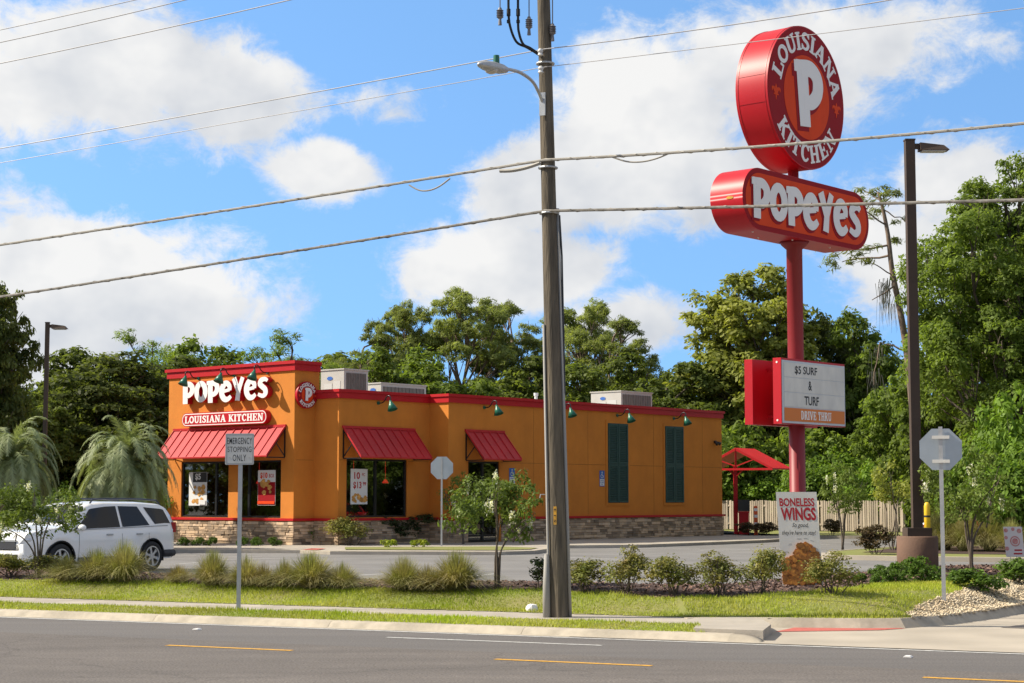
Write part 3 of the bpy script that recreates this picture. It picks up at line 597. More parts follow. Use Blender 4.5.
# ================================================================== the restaurant (local axes: x outward to the right side, y along it, z up)
BLD = thing('restaurant_building', 'orange stucco restaurant with red parapet trim, red awnings and a stacked stone base', 'building', BA, -BT)
def wallh(b, P, d, nv, W_, z0, z1, holes=(), th=.2):
    P = np.array(P, float); d = np.array(d, float); nv = np.array(nv, float)
    xs = sorted({0, W_, *[h[0] for h in holes], *[h[1] for h in holes]}); zs = sorted({z0, z1, *[h[2] for h in holes], *[h[3] for h in holes]})
    def pt(x, z, k): q = P + d * x - nv * th * k; return (q[0], q[1], z)
    def q4(a, b_, c, e): b.add([a, b_, c, e], [(0, 1, 2, 3)], .5)
    for i in range(len(xs) - 1):
        for j in range(len(zs) - 1):
            xm, zm = (xs[i] + xs[i + 1]) / 2, (zs[j] + zs[j + 1]) / 2
            if any(h[0] < xm < h[1] and h[2] < zm < h[3] for h in holes): continue
            for k in (0, 1): q4(pt(xs[i], zs[j], k), pt(xs[i + 1], zs[j], k), pt(xs[i + 1], zs[j + 1], k), pt(xs[i], zs[j + 1], k))
    for h in holes:
        q4(pt(h[0], h[2], 0), pt(h[1], h[2], 0), pt(h[1], h[2], 1), pt(h[0], h[2], 1)); q4(pt(h[0], h[3], 0), pt(h[1], h[3], 0), pt(h[1], h[3], 1), pt(h[0], h[3], 1))
        q4(pt(h[0], h[2], 0), pt(h[0], h[3], 0), pt(h[0], h[3], 1), pt(h[0], h[2], 1)); q4(pt(h[1], h[2], 0), pt(h[1], h[3], 0), pt(h[1], h[3], 1), pt(h[1], h[2], 1))
OM, UM = 1.3, 1.0        # middle block: face offset and start
OR, UR, UE = 2.3, 5.78, 24.15
TW = -7.32; ZT, ZP = 6.72, 5.67
FWIN = [(-6.48, -3.66), (-3.06, -.70)]
b = MB()
wallh(b, (TW, 0, 0), (1, 0, 0), (0, -1, 0), -TW, .0, ZT - .02, [(FWIN[0][0] - TW, FWIN[0][1] - TW, .97, 3.09), (FWIN[1][0] - TW, FWIN[1][1] - TW, .97, 3.09)])
UT = 1.22
wallh(b, (0, 0, 0), (0, 1, 0), (1, 0, 0), UM, .0, ZT - .02)
wallh(b, (0, UM, ZP), (0, 1, 0), (1, 0, 0), UT - UM, ZP - .03, ZT - .02)
wallh(b, (TW, 0, 0), (0, 1, 0), (-1, 0, 0), UE, .0, ZP)
wallh(b, (TW, 0, ZP), (0, 1, 0), (-1, 0, 0), UT, ZP + .001, ZT - .02)
wallh(b, (TW, UT, 0), (1, 0, 0), (0, 1, 0), -TW, ZP - .6, ZT - .02)
wallh(b, (0, UM, 0), (1, 0, 0), (0, -1, 0), OM, 0, ZP - .02)
wallh(b, (OM, UM, 0), (0, 1, 0), (1, 0, 0), UR - UM, 0, ZP - .02, [(1.40 - UM, 4.56 - UM, .99, 3.14)])
wallh(b, (OM, UR, 0), (1, 0, 0), (0, -1, 0), OR - OM, 0, ZP - .02)
wallh(b, (OR, UR, 0), (0, 1, 0), (1, 0, 0), UE - UR, 0, ZP - .02, [(6.9 - UR, 8.72 - UR, .0, 3.12)])
wallh(b, (TW, UE, 0), (1, 0, 0), (0, 1, 0), OR - TW, 0, ZP - .02)
b.build('wall', M_orange, BLD)
M_joint = mat('joint', (.30, .11, .015), .9)
for q_ in [(OR + .001, OR + .004, 8.8, UE - .05, 3.082, 3.098), (OM + .001, OM + .004, UM + .05, 1.38, 3.082, 3.098), (OM + .001, OM + .004, 4.6, UR - .05, 3.082, 3.098), (.001, .004, .1, UM - .05, 3.082, 3.098)] + [(OR + .001, OR + .0035, u_ - .008, u_ + .008, .98, 5.3) for u_ in (10.8, 14.3, 18.9, 22.6)]:
    b = MB(); b.box(*q_); b.build('control_joint', M_joint, BLD)
# roofs
b = MB(); b.box(TW + .21, OM - .21, 1.5, UR + .2, 5.0, 5.1); b.box(TW + .21, OR - .21, UR + .21, UE - .21, 5.0, 5.1); b.box(TW + .21, -.21, .21, UT - .1, 6.0, 6.1); b.build('roof', M_roof, BLD)
# parapet trim: two steps
def trim(b, pts, z0, z1, out, cap=.34):
    # pts: outline polyline of wall faces, going so that outside lies to the right of travel
    P = [np.array(p, float) for p in pts]; n = len(P)
    def off(d):
        r = []
        for i in range(n):
            ns = []
            if i > 0: v = P[i] - P[i - 1]; v /= np.hypot(*v); ns.append(np.array([v[1], -v[0]]))
            if i < n - 1: v = P[i + 1] - P[i]; v /= np.hypot(*v); ns.append(np.array([v[1], -v[0]]))
            m_ = ns[0] if len(ns) == 1 or np.allclose(ns[0], ns[-1]) else ns[0] + ns[1]
            r.append(P[i] + m_ * d)
        return r
    A, B = off(out), off(-cap)
    vs = [(*p, z) for z in (z0, z1) for p in A] + [(*p, z) for z in (z0, z1) for p in B]
    fs = []
    for i in range(n - 1): fs += [(i, i + 1, n + i + 1, n + i), (n + i, n + i + 1, 3 * n + i + 1, 3 * n + i), (i, 2 * n + i, 2 * n + i + 1, i + 1), (2 * n + i, 3 * n + i, 3 * n + i + 1, 2 * n + i + 1)]
    fs += [(0, n, 3 * n, 2 * n), (n - 1, 3 * n - 1, 4 * n - 1, 2 * n - 1)]
    b.add(vs, fs)
tower = [(TW, UT), (TW, 0), (0, 0), (0, UT)]
mid = [(.02, UM), (OM, UM), (OM, UR), (OR, UR), (OR, UE), (TW, UE), (TW, 1.35)]
b = MB(); trim(b, tower, 6.36, 6.60, .07); trim(b, tower, 6.603, ZT, .13); b.build('parapet_trim', M_red, BLD)
b = MB(); trim(b, mid, 5.34, 5.56, .07); trim(b, mid, 5.563, ZP, .12); b.build('parapet_trim', M_red, BLD)
b = MB(); trim(b, tower[:3] + [(0, UM)], .87, .96, .10, .02); trim(b, [(0, UM), (OM, UM), (OM, UR), (OR, UR), (OR, 6.84)], .873, .963, .10, .02); trim(b, [(OR, 8.80), (OR, UE), (TW, UE)], .873, .963, .10, .02); b.build('base_trim', M_red, BLD)
# stacked stone base
b = MB()
def stones(b, P, d, nv, L, z1=.868):
    P = np.array(P, float); d = np.array(d, float); nv = np.array(nv, float); z = 0.0
    while z < z1 - .03:
        h = min(rnd.choice((.06, .08, .1, .12)), z1 - z); x = 0.0
        while x < L - .001:
            l = min(rnd.uniform(.14, .5), L - x)
            if L - x - l < .08: l = L - x
            dep = rnd.uniform(.045, .085); a = P + d * (x + .004); c = P + d * (x + l - .004); e = nv * dep; i0 = nv * .005
            vs = [(*(a + i0)[:2], z + .004), (*(c + i0)[:2], z + .004), (*(c + e)[:2], z + .006), (*(a + e)[:2], z + .006), (*(a + i0)[:2], z + h - .003), (*(c + i0)[:2], z + h - .003), (*(c + e * rnd.uniform(.85, 1))[:2], z + h - .006), (*(a + e * rnd.uniform(.85, 1))[:2], z + h - .006)]
            b.add(vs, [(0, 1, 2, 3), (4, 7, 6, 5), (3, 2, 6, 7), (0, 3, 7, 4), (1, 5, 6, 2)]); x += l
        z += h
stones(b, (TW, 0), (1, 0), (0, -1), -TW + .06); stones(b, (0, 0), (0, 1), (1, 0), UM); stones(b, (0, UM), (1, 0), (0, -1), OM + .06); stones(b, (OM, UM), (0, 1), (1, 0), UR - UM)
stones(b, (OM, UR), (1, 0), (0, -1), OR - OM + .06); stones(b, (OR, UR), (0, 1), (1, 0), 6.84 - UR); stones(b, (OR, 8.80), (0, 1), (1, 0), UE - 8.80)
b.build('stone_base', M_stone, BLD)
# windows and the side door
def window(axis, a0, a1, z0, z1, off, mull, name='window', pane_m=M_glass, rails=()):
    fr = MB(); F = .07
    def bx(b, x0, x1, zz0, zz1, y0, y1):
        if axis == 'f': b.box(x0, x1, off + y0, off + y1, zz0, zz1)
        else: b.box(off - y1, off - y0, x0, x1, zz0, zz1)
    bx(fr, a0, a0 + F, z0, z1, .05, .14); bx(fr, a1 - F, a1, z0, z1, .05, .14); bx(fr, a0 + F, a1 - F, z0, z0 + F, .05, .14); bx(fr, a0 + F, a1 - F, z1 - F, z1, .05, .14)
    for m_ in mull: bx(fr, m_ - .05, m_ + .05, z0 + F, z1 - F, .052, .138)
    for r_ in rails: bx(fr, a0 + F, a1 - F, r_ - .04, r_ + .04, .056, .134)
    f = fr.build(name, M_black, BLD)
    es = [a0 + F] + list(mull) + [a1 - F]
    for i in range(len(es) - 1):
        g = MB(); x0 = es[i] + (.05 if i else 0); x1 = es[i + 1] - (.05 if i < len(es) - 2 else 0)
        y = .095
        if axis == 'f': g.poly([(x0, off + y, z0 + F), (x1, off + y, z0 + F), (x1, off + y, z1 - F), (x0, off + y, z1 - F)])
        else: g.poly([(off - y, x0, z0 + F), (off - y, x1, z0 + F), (off - y, x1, z1 - F), (off - y, x0, z1 - F)])
        g.build('pane', pane_m, f)
    return f
window('f', FWIN[0][0], FWIN[0][1], .97, 3.09, 0, [-4.45]); window('f', FWIN[1][0], FWIN[1][1], .97, 3.09, 0, [-2.55])
window('s', 1.40, 4.56, .99, 3.14, OM, [2.95]); window('s', 6.9, 8.72, .02, 3.12, OR, [7.8], name='door', rails=(.25, 2.3))
# interior
b = MB(); b.box(TW + .25, -.22, .25, 12, .02, .05); b.box(-.21, OM - .22, UM + .23, 12, .02, .05); b.build('interior_floor', M_intf, BLD)
b = MB(); b.box(TW + .21, -.25, 9, 9.1, .05, 4.9); b.box(-2.5, -2.4, 6, 9, .05, 4.9); b.box(TW + .22, -.22, .25, 9, 3.2, 3.3); b.box(-.2, OM - .22, UM + .23, 9, 3.2, 3.3); b.box(1.5, 1.6, UR + .3, 12, .05, 3.2); b.build('interior_wall', M_int, BLD)
for (o_, u_, ) in ((-5.6, 3.2), (-2.2, 3.4), (-3.9, 5.2), (-.2, 3.2), (-.3, 5.0), (-1.9, 2.2)):
    b = MB(); b.tube([(o_, u_, 3.2), (o_, u_, 2.45)], .008, 5); b.lathe([(.04, 2.42), (.12, 2.3), (.12, 2.27), (.03, 2.3)], 14, cx=o_, cy=u_)
    b.build('interior_lamp', M_lampred, BLD, smooth=True)
M_furn = mat('furn', (.12, .06, .03), .5)
for o_, u_ in ((-5.7, 1.3), (-1.9, 1.4), (-.3, 2.2), (-.2, 4.2)):
    b = MB(); b.box(o_ - .5, o_ + .5, u_ - .35, u_ + .35, .72, .76); b.box(o_ - .04, o_ + .04, u_ - .04, u_ + .04, .05, .719); b.build('dining_table', M_furn, BLD)
    b = MB(); b.box(o_ - .7, o_ - .62, u_ - .4, u_ + .4, .05, 1.15); b.box(o_ - .619, o_ - .3, u_ - .4, u_ + .4, .3, .46); b.build('bench', M_furn, BLD)
# awnings
def awning(axis, a0, a1, zt, zb, off, dpt, drop, ns):
    root = MB(); seams = ns
    def P(a, y, z): return (a, off - y, z) if axis == 'f' else (off + y, a, z)
    # sloping sheet with side returns only in the upper frame
    vs = [P(a0, .02, zt), P(a1, .02, zt), P(a1, dpt, zb), P(a0, dpt, zb), P(a0, .02, zt - .03), P(a1, .02, zt - .03), P(a1, dpt - .01, zb - .05), P(a0, dpt - .01, zb - .05)]
    root.add(vs, [(0, 1, 2, 3), (7, 6, 5, 4), (3, 2, 6, 7), (0, 3, 7, 4), (1, 5, 6, 2)])
    o = root.build('awning', M_awn, BLD)
    s = MB()
    for k in range(ns + 1):
        a = a0 + (a1 - a0) * k / ns; a = min(max(a, a0 + .015), a1 - .015)
        s.bar(P(a, .03, zt + .02), P(a, dpt - .01, zb + .02), .03, .045)
    s.build('seam', M_awn, o)
    c = MB(); n_ = P(a0 - .02, 0, 0); 
    if axis == 'f': c.box(a0 - .03, a1 + .03, off - .07, off - .003, zt - .02, zt + .07)
    else: c.box(off + .003, off + .07, a0 - .03, a1 + .03, zt - .02, zt + .07)
    c.build('flashing', M_awn, o)
    for a in (a0 + .03, a1 - .03):
        f = MB(); f.bar(P(a, .03, zt - .08), P(a, .03, zb - .04), .04); f.bar(P(a, .03, zb - .06), P(a, dpt - .03, zb - .06), .04); f.bar(P(a, .03, zt - .1), P(a, dpt - .05, zb - .04), .03); f.bar(P(a, .04, zb), P(a, dpt * .5, (zt + zb) / 2 - .06), .03)
        f.build('bracket', M_black, o)
awning('f', -6.93, -.45, 4.32, 3.24, 0, .93, .1, 14); awning('s', 1.18, 4.92, 4.27, 3.2, OM, .98, .1, 9); awning('s', 6.72, 8.95, 4.27, 3.2, OR, .98, .1, 5)
# shutters on the blind bays
for u0, u1 in ((15.62, 17.02), (19.72, 21.1)):
    b = MB(); b.box(OR + .004, OR + .035, u0, u1, 1.50, 4.86); o = b.build('shutter', M_teal, BLD)
    s = MB()
    for a, c in ((u0 + .02, (u0 + u1) / 2 - .015), ((u0 + u1) / 2 + .015, u1 - .02)):
        for z0, z1 in ((1.52, 3.12), (3.16, 4.84)):
            for q in ((a, a + .07, z0, z1), (c - .07, c, z0, z1), (a + .07, c - .07, z0, z0 + .07), (a + .07, c - .07, z1 - .07, z1)): s.box(OR + .036, OR + .06, *q)
            zz = z0 + .1
            while zz < z1 - .1: s.bar((OR + .04, a + .07, zz), (OR + .04, c - .07, zz), .012, .06, up=(.7, 0, .7)); zz += .075
    s.build('louvre', M_teal, o)
    b = MB()
    for q in ((u0 - .12, u0 - .003, 1.38, 4.98), (u1 + .003, u1 + .12, 1.38, 4.98), (u0 - .003, u1 + .003, 1.38, 1.497), (u0 - .003, u1 + .003, 4.863, 4.98)): b.box(OR + .003, OR + .03, *q)
    b.build('surround', M_orange, BLD)
# gooseneck lamps
def gooseneck(P, n3, label):
    t = thing('gooseneck_lamp', label, 'wall lamp', P, 0, 'green gooseneck lamps along the parapet')
    n3 = Vector(tuple(n3))
    b = MB(); b.tube([Vector((0, 0, 0)), n3 * .05], .065, 10)
    b.build('mounting_plate', M_green, t)
    b = MB(); pts = [n3 * .04, n3 * .22 + Vector((0, 0, .0)), n3 * .36 + Vector((0, 0, .08)), n3 * .44 + Vector((0, 0, .2)), n3 * .56 + Vector((0, 0, .25)), n3 * .66 + Vector((0, 0, .18)), n3 * .67 + Vector((0, 0, .03))]
    b.tube(cr([tuple(p) for p in pts], 4), .022, 6); b.build('arm', M_black, t, smooth=True)
    b = MB(); q = n3 * .67; tl = Matrix.Translation(q) @ Matrix.Rotation(.35, 4, Vector((n3.y, -n3.x, 0))); b.M = tl; b.lathe([(.04, .08), (.055, .0), (.10, -.08), (.20, -.30), (.185, -.305), (.09, -.1)], 16); b.build('shade', M_green, t, smooth=True)
    return t
for px_, py_, l_ in ((199, 378.5, 'leftmost green lamp above the white front lettering'), (234.5, 375.5, 'middle green lamp above the white front lettering'), (268, 372.5, 'green lamp above the last white letter near the tower corner')):
    q = onplane(px_, py_, BA, BS); gooseneck(q - BS * 0, -BS, l_)
for px_, py_, of_, l_ in ((378, 403, OM, 'green gooseneck lamp over the awning by the white price poster'), (484, 407.5, OR, 'green gooseneck lamp above the small door awning'), (558, 410, OR, 'green gooseneck lamp half behind the wooden utility pole'), (617, 415.5, OR, 'green gooseneck lamp above the nearer dark shutter'), (673.5, 418.5, OR, 'green gooseneck lamp above the farther dark shutter')):
    q = onplane(px_, py_, BA + BN * of_, BN); gooseneck(q, BN, l_)
# front lettering
FM = frame(BA, BN, (0, 0, 1))      # local x along the front towards the corner, y up, z towards the street
FM_ = FM
grp = thing('wall_sign_lettering', 'large white raised letters with red sides across the tower front', 'wall sign', BA + BN * -3.8 + np.array([0, 0, 5.35]) - BS * .02)
xs = -6.13; hL = .86
spec = [('P', 0.0, 1.0, 1.06, -.02), ('O', .02, .98, 1.08, .03), ('P', -.02, .98, 1.02, .0), ('e', -.05, 1.0, 1.04, .03), ('Y', .04, .98, .95, .02), ('e', .0, 1.02, 1.0, .02), ('S', .2, .86, .92, -.02)]
tot = sum(FAT[c][0] * w for c, _, _, w, _ in spec); wsc = 4.98 / (tot * hL); x = xs
for c, dy_, hs, w, ro in spec:
    b = MB(); b.M = FM; fat_glyph(b, c, x, 5.32 + dy_ * hL * .5, hL * hs, .04, .27, ro, w * wsc / hs); lt = b.build('letter_side', M_signred, grp, world=True)
    b = MB(); b.M = FM; fat_glyph(b, c, x, 5.32 + dy_ * hL * .5, hL * hs, .274, .28, ro, w * wsc / hs, .97); b.build('letter', M_white, grp, world=True)
    x += FAT[c][0] * w * wsc * hL
def pill(b, x0, x1, y0, y1, z0, z1, n=10, r=None):
    r = r or (y1 - y0) / 2; P = []
    for cx, cy, a in ((x1 - r, y0 + r, -90), (x1 - r, y1 - r, 0), (x0 + r, y1 - r, 90), (x0 + r, y0 + r, 180)):
        for k in range(n + 1): q = math.radians(a + 90 * k / n); P.append((cx + r * math.cos(q), cy + r * math.sin(q)))
    b.rimprism(P, z0, z1)
ps = thing('wall_sign_pill', 'long red pill sign with white border and slab letters under the big white letters', 'wall sign', BA + BN * -3.8 + np.array([0, 0, 4.45]) - BS * .02)
b = MB(); b.M = FM; pill(b, -6.2, -1.25, 4.44, 4.96, .01, .24); b.build('cabinet', M_signred, ps, world=True)
b = MB(); b.M = FM; pill(b, -6.17, -1.28, 4.47, 4.93, .242, .245); b.build('border', M_white, ps, world=True)
b = MB(); b.M = FM; pill(b, -6.135, -1.315, 4.505, 4.895, .246, .249); b.build('face', M_signred, ps, world=True)
b = MB(); b.M = FM; slab_line(b, 'LOUISIANA KITCHEN', -6.01, -1.43, 4.70, .27, .250, .254); b.build('lettering', M_white, ps, world=True)
# round badge on the tower side
SM = frame(BA, BS, (0, 0, 1))
def badge(name, label, M, R, z0, dep, rim, txt=True):
    t = thing(name, label, 'round sign', M.translation)
    def disc(r, a, c, m, nm):
        b = MB(); b.M = M; b.prism([(r * math.cos(2 * math.pi * k / 64), r * math.sin(2 * math.pi * k / 64)) for k in range(64)], a, c); return b.build(nm, m, t, world=True)
    disc(R, z0, z0 + dep, M_signred, 'cabinet'); disc(R * .97, z0 + dep + .001, z0 + dep + .006, M_darkred, 'ring')
    disc(R * .575, z0 + dep + .008, z0 + dep + .012, M_oface, 'inner_disc')
    zf = z0 + dep
    b = MB(); b.M = M; fat_glyph(b, 'P', -.30 * R, -.47 * R, .95 * R, zf + .014, zf + .018, -.06, 1.0, 1.08); b.build('letter_shadow', M_darkred, t, world=True)
    b = MB(); b.M = M; fat_glyph(b, 'P', -.23 * R, -.42 * R, .95 * R, zf + .024, zf + .028, -.06, 1.0, 1.0); b.build('letter', M_white, t, world=True)
    b = MB(); b.M = M; slab_arc(b, 'LOUISIANA', R * .775, 90, 150, R * .26, zf + .008, zf + .012); b.build('lettering', M_white, t, world=True); b = MB(); b.M = M; slab_arc(b, 'KITCHEN', R * .775, 270, 118, R * .26, zf + .008, zf + .012, True); b.build('lettering', M_white, t, world=True)
    for sx in (-1, 1):
        b = MB(); b.M = M; cx = sx * R * .77; cy = -R * .08; s_ = R * .1
        ribbon(b, [A_([cx, cy - s_]), A_([cx, cy - .3 * s_]), A_([cx, cy + .4 * s_]), A_([cx, cy + 1.2 * s_])], [.1 * s_, .4 * s_, .8 * s_, .05 * s_], zf + .008, zf + .012)
        for q in (-1, 1): ribbon(b, cr([(cx + q * .2 * s_, cy - .2 * s_), (cx + q * .5 * s_, cy + .5 * s_), (cx + q * .95 * s_, cy + .5 * s_), (cx + q * .95 * s_, cy + .1 * s_)], 4), [.2 * s_, .5 * s_, .35 * s_, .1 * s_], zf + .008, zf + .0125)
        ribbon(b, [A_([cx - .6 * s_, cy - .25 * s_]), A_([cx + .6 * s_, cy - .25 * s_])], .2 * s_, zf + .008, zf + .013)
        b.build('ornament', M_oface, t, world=True)
    return t
q = BA + BS * .5 + np.array([0, 0, 5.47]); badge('round_wall_sign', 'small round red badge with white letter on the shaded tower side', frame(q, BS, (0, 0, 1)), .50, .01, .12, .03)
# accessible parking signs on the wall
for px_, py_, l_ in ((511.8, 476.5, 'blue accessible parking sign on the wall right of the door'), (601.8, 478.5, 'blue accessible parking sign on the wall beside the nearer dark shutter')):
    q = onplane(px_, py_, BA + BN * OR, BN); M = frame(q, BS, (0, 0, 1)); t = thing('accessible_parking_sign', l_, 'sign', q, 0, 'accessible parking signs on the wall')
    b = MB(); b.M = M; b.box(-.17, .17, -.33, .33, .01, .015); b.build('panel', M_sblue, t, world=True)
    b = MB(); b.M = M; b.box(-.145, .145, -.30, -.02, .016, .019); b.build('lower_panel', M_swhite, t, world=True)
    b = MB(); b.M = M; b.prism(ell(0.0, .26, .03, .03, 0, 360, 12), .016, .018); ribbon(b, [A_([0, .23]), A_([0, .13]), A_([.07, .13]), A_([.09, .04])], .03, .016, .0185); ribbon(b, ell(-.01, .1, .075, .075, 100, 360, 16), .02, .016, .019); b.build('wheelchair_symbol', M_swhite, t, world=True)
    text('PARKING', M, 0, -.08, .05, .22, M_sblue, t, .0205); text('BY PERMIT', M, 0, -.16, .05, .24, M_sblue, t, .0205); text('ONLY', M, 0, -.24, .05, .14, M_sblue, t, .0205)
# wall spotlight near the far corner
q = onplane(714.5, 442, BA + BN * OR, BN); t = thing('security_light', 'small dark twin spotlight high on the wall near the far corner', 'light', q)
b = MB(); b.tube([Vector((0, 0, 0)), Vector(tuple(BN * .08))], .07, 8); b.build('junction_box', M_black, t)
for k in (-1, 1):
    b = MB(); p0 = Vector(tuple(BN * .08)) + Vector(tuple(BS * .08 * k)); p1 = p0 + Vector(tuple(BN * .16)) + Vector(tuple(BS * .06 * k)) + Vector((0, 0, -.1)); b.tube([p0, p0 * .5 + p1 * .5, p1], [.03, .06, .09], 10); b.build('lamp_head', M_black, t, smooth=True)
# rooftop units
def rooftop(o0, o1, u0, u1, z0, z1, label, name='rooftop_unit'):
    t = thing(name, label, 'air conditioner', BA + BN * (o0 + o1) / 2 + BS * (u0 + u1) / 2 + np.array([0, 0, z0]), -BT, 'rooftop units')
    w, l, h = (o1 - o0) / 2, (u1 - u0) / 2, z1 - z0
    b = MB(); b.box(-w, w, -l, l, .12, h); b.box(-w - .04, w + .04, -l - .04, l + .04, h + .001, h + .05); b.box(-w + .05, w - .05, -l + .05, l - .05, 0, .12); b.build('housing', M_hvac, t)
    b = MB(); b.box(w + .004, w + .02, -l + .12, l - .12, .25, h - .12)
    for k in range(12): y = -l + .16 + (2 * l - .32) * k / 11; b.box(w + .021, w + .04, y - .01, y + .01, .25, h - .12)
    b.build('coil_grille', M_coil, t)
    b = MB(); b.M = Matrix.Translation((0, -l, h * .6)); b.box(-w * .7, w * .0, -.012, -.004, -.25, .12); b.box(w * .1, w * .7, -.012, -.004, -.4, .2); b.build('access_panel', mat('hv2', (.5, .49, .47), .5), t)
    b = MB(); b.prism(ell(0, 0, .16, .08, 0, 360, 16), 0, .004); b2 = MB(); b2.M = frame((-w * .2, -l - .013, h * .8), (1, 0, 0), (0, 0, 1)); b2.prism(ell(0, 0, .16, .075, 0, 360, 16), 0, .004); b2.build('badge_oval', M_sblue, t)
    return t
def ru(px_a, px_m, px_b, ytop, o_side, label):
    u0, zt = bside(px_m, ytop, o_side); u1, _ = bside(px_b, ytop, o_side); o0, _ = bfront(px_a, ytop, u0)
    return rooftop(o0, o_side, u0, u1, 5.1, zt, label)
ru(321, 344, 368, 369.5, -1.6, 'tall grey rooftop air unit right behind the orange tower'); ru(368, 381, 426, 383.5, -2.6, 'long low pale rooftop unit beside the tall grey one'); ru(591, 621, 652, 391.5, -.6, 'beige rooftop air unit standing alone over the far half of the roof')
u_, zt_ = bside(536, 393, -1.5); b = MB(); b.M = Matrix.Translation(BA + BN * -1.5 + BS * u_) ; b.tube([(0, 0, 5.1), (0, 0, zt_ - .1)], .07, 10); b.tube([(0, 0, zt_ - .12), (0, 0, zt_)], .1, 10); b.build('vent_pipe', M_swhite, label='short pale vent pipe on the roof beside the utility pole', category='vent pipe')
# posters inside the glass
def poster(M, w, h, l_, kind):
    t = thing('window_poster', l_, 'poster', M.translation, 0, 'posters on the windows')
    b = MB(); b.M = M; b.box(-w / 2, w / 2, -h / 2, h / 2, 0, .004); b.build('sheet', M_swhite, t, world=True)
    k = MB(); k.M = M; r_ = random.Random(hash(kind) % 7 + 3 if False else len(kind))
    def blob(x, y, r, z): k.prism([(x + r * (1 + .2 * math.sin(3 * a + x * 9)) * math.cos(a), y + r * .8 * math.sin(a)) for a in [2 * math.pi * i / 12 for i in range(12)]], z, z + .0012)
    if kind == 'five':
        b = MB(); b.M = M; b.box(-.28 * w, .5 * w - .01, h * .20, h / 2 - .01, .005, .006); b.build('black_field', M_ink, t, world=True)
        text('$5', M, .0 * w, h * .355, .27, .34, M_swhite, t, .0085, .03); 
        for i in range(16): blob(r_.uniform(-.36, .36) * w, r_.uniform(-.42, .16) * h, r_.uniform(.07, .13), .006 + i * .0015)
        b = MB(); b.M = M; b.box(.08 * w, .45 * w, -.47 * h, -.33 * h, .032, .034); b.build('caption_box', M_swhite, t, world=True)
    elif kind == 'ten':
        b = MB(); b.M = M; b.box(-w / 2 + .01, w / 2 - .01, -h / 2 + .01, h * .16, .005, .006); b.build('lower_field', M_darkred, t, world=True)
        text('$10', M, -.16 * w, h * .34, .24, .42 * w, M_oface, t, .006, .04); text('BOX', M, .28 * w, h * .34, .14, .3 * w, M_wtext, t, .006, .02)
        for i in range(14): blob(r_.uniform(-.3, .3) * w, r_.uniform(-.15, .2) * h, r_.uniform(.07, .12), .0065 + i * .0015)
        b = MB(); b.M = M; b.box(-w / 2 + .02, w / 2 - .02, -.46 * h, -.38 * h, .031, .033); b.build('caption_box', M_oface, t, world=True)
    else:
        text('10', M, -.12 * w, h * .31, .26, .30, M_wtext, t, .006, .03); text('PC', M, .26 * w, h * .34, .11, .14, M_wtext, t, .006, .02); text('$13', M, -.1 * w, h * .03, .28, .42, M_wtext, t, .006, .03); text('99', M, .32 * w, h * .08, .14, .16, M_wtext, t, .006, .03)
        for i in range(16): blob(r_.uniform(-.4, .4) * w, r_.uniform(-.42, -.22) * h, r_.uniform(.06, .1), .006 + i * .0015)
    k.build('food_print', M_chick2, t, world=True)
z3 = np.array([0, 0, 1.])
poster(frame(BA + BN * -5.56 + BS * .085 + z3 * 2.05, BN, (0, 0, 1)), 1.08, 1.28, 'poster with golden fried food below a black price field, left front window', 'five')
poster(frame(BA + BN * -1.58 + BS * .085 + z3 * 2.08, BN, (0, 0, 1)), .98, 1.3, 'poster with orange price band over a red food box, right front window', 'ten')
poster(frame(BA + BN * (OM - .085) + BS * 2.12 + z3 * 2.12, BS, (0, 0, 1)), .86, 1.3, 'tall white poster with red price figures in the side window', 'thirteen')
# ================================================================== pylon sign
PY = at(795, 300, 42.0); PB_ = np.array([PY[0], PY[1], .0])
pyl = thing('pylon_sign', 'tall red pole sign with a round badge, a long rounded name panel and letter boards', 'pole sign', PB_)
FY = lambda d, z, o=0.0: frame(PB_ + BS * d + BN * o + np.array([0, 0, z]), BS, (0, 0, 1))
b = MB(); b.lathe([(.32, -.3), (.32, -.1), (.19, -.09), (.19, 7.62), (.30, 7.72), (.36, 7.8)], 28); b.build('pole', M_pole, pyl, smooth=False)
for p in pyl.children[0].data.polygons: p.use_smooth = len(p.vertices) == 4
b = MB(); b.lathe([(.13, 9.2), (.13, 9.6)], 16); b.build('neck', M_darkred, pyl)
# name panel
x0, x1, z0, z1, hd = -2.87, 2.79, 7.80, 9.24, .44
b = MB(); b.M = FY(0, 0); pill(b, x0, x1, z0, z1, -hd, hd, 14); cab = b.build('name_cabinet', M_signred, pyl, world=True)
for sgn in (1, -1):
    M = FY(0, 0) if sgn == 1 else frame(PB_, -BS, (0, 0, 1)); xa, xb = (x0, x1) if sgn == 1 else (-x1, -x0)
    b = MB(); b.M = M; pill(b, xa + .01, xb - .01, z0 + .01, z1 - .01, hd + .002, hd + .006, 14); b.build('border', M_darkred, cab, world=True)
    b = MB(); b.M = M; pill(b, xa + .12, xb - .12, z0 + .12, z1 - .12, hd + .008, hd + .012, 14); b.build('face', M_oface, cab, world=True)
    for nm, dx_, dz_, zz, m in (('letter_shadow', -.05, -.06, hd + .014, M_darkred), ('letter', 0, 0, hd + .03, M_white)):
        x = xa + .40; h_ = .94; tt = sum(FAT[c][0] * w for c, _, _, w, _ in spec); ws = 4.82 / (tt * h_)
        for c, dy_, hs, w, ro in spec:
            b = MB(); b.M = M; fat_glyph(b, c, x + dx_, z0 + .26 + dz_ + dy_ * h_ * .35, h_ * hs, zz, zz + .006, ro, w * ws / hs, 1.0 if nm == 'letter' else 1.12)
            b.build(nm, m, cab, world=True); x += FAT[c][0] * w * ws * h_
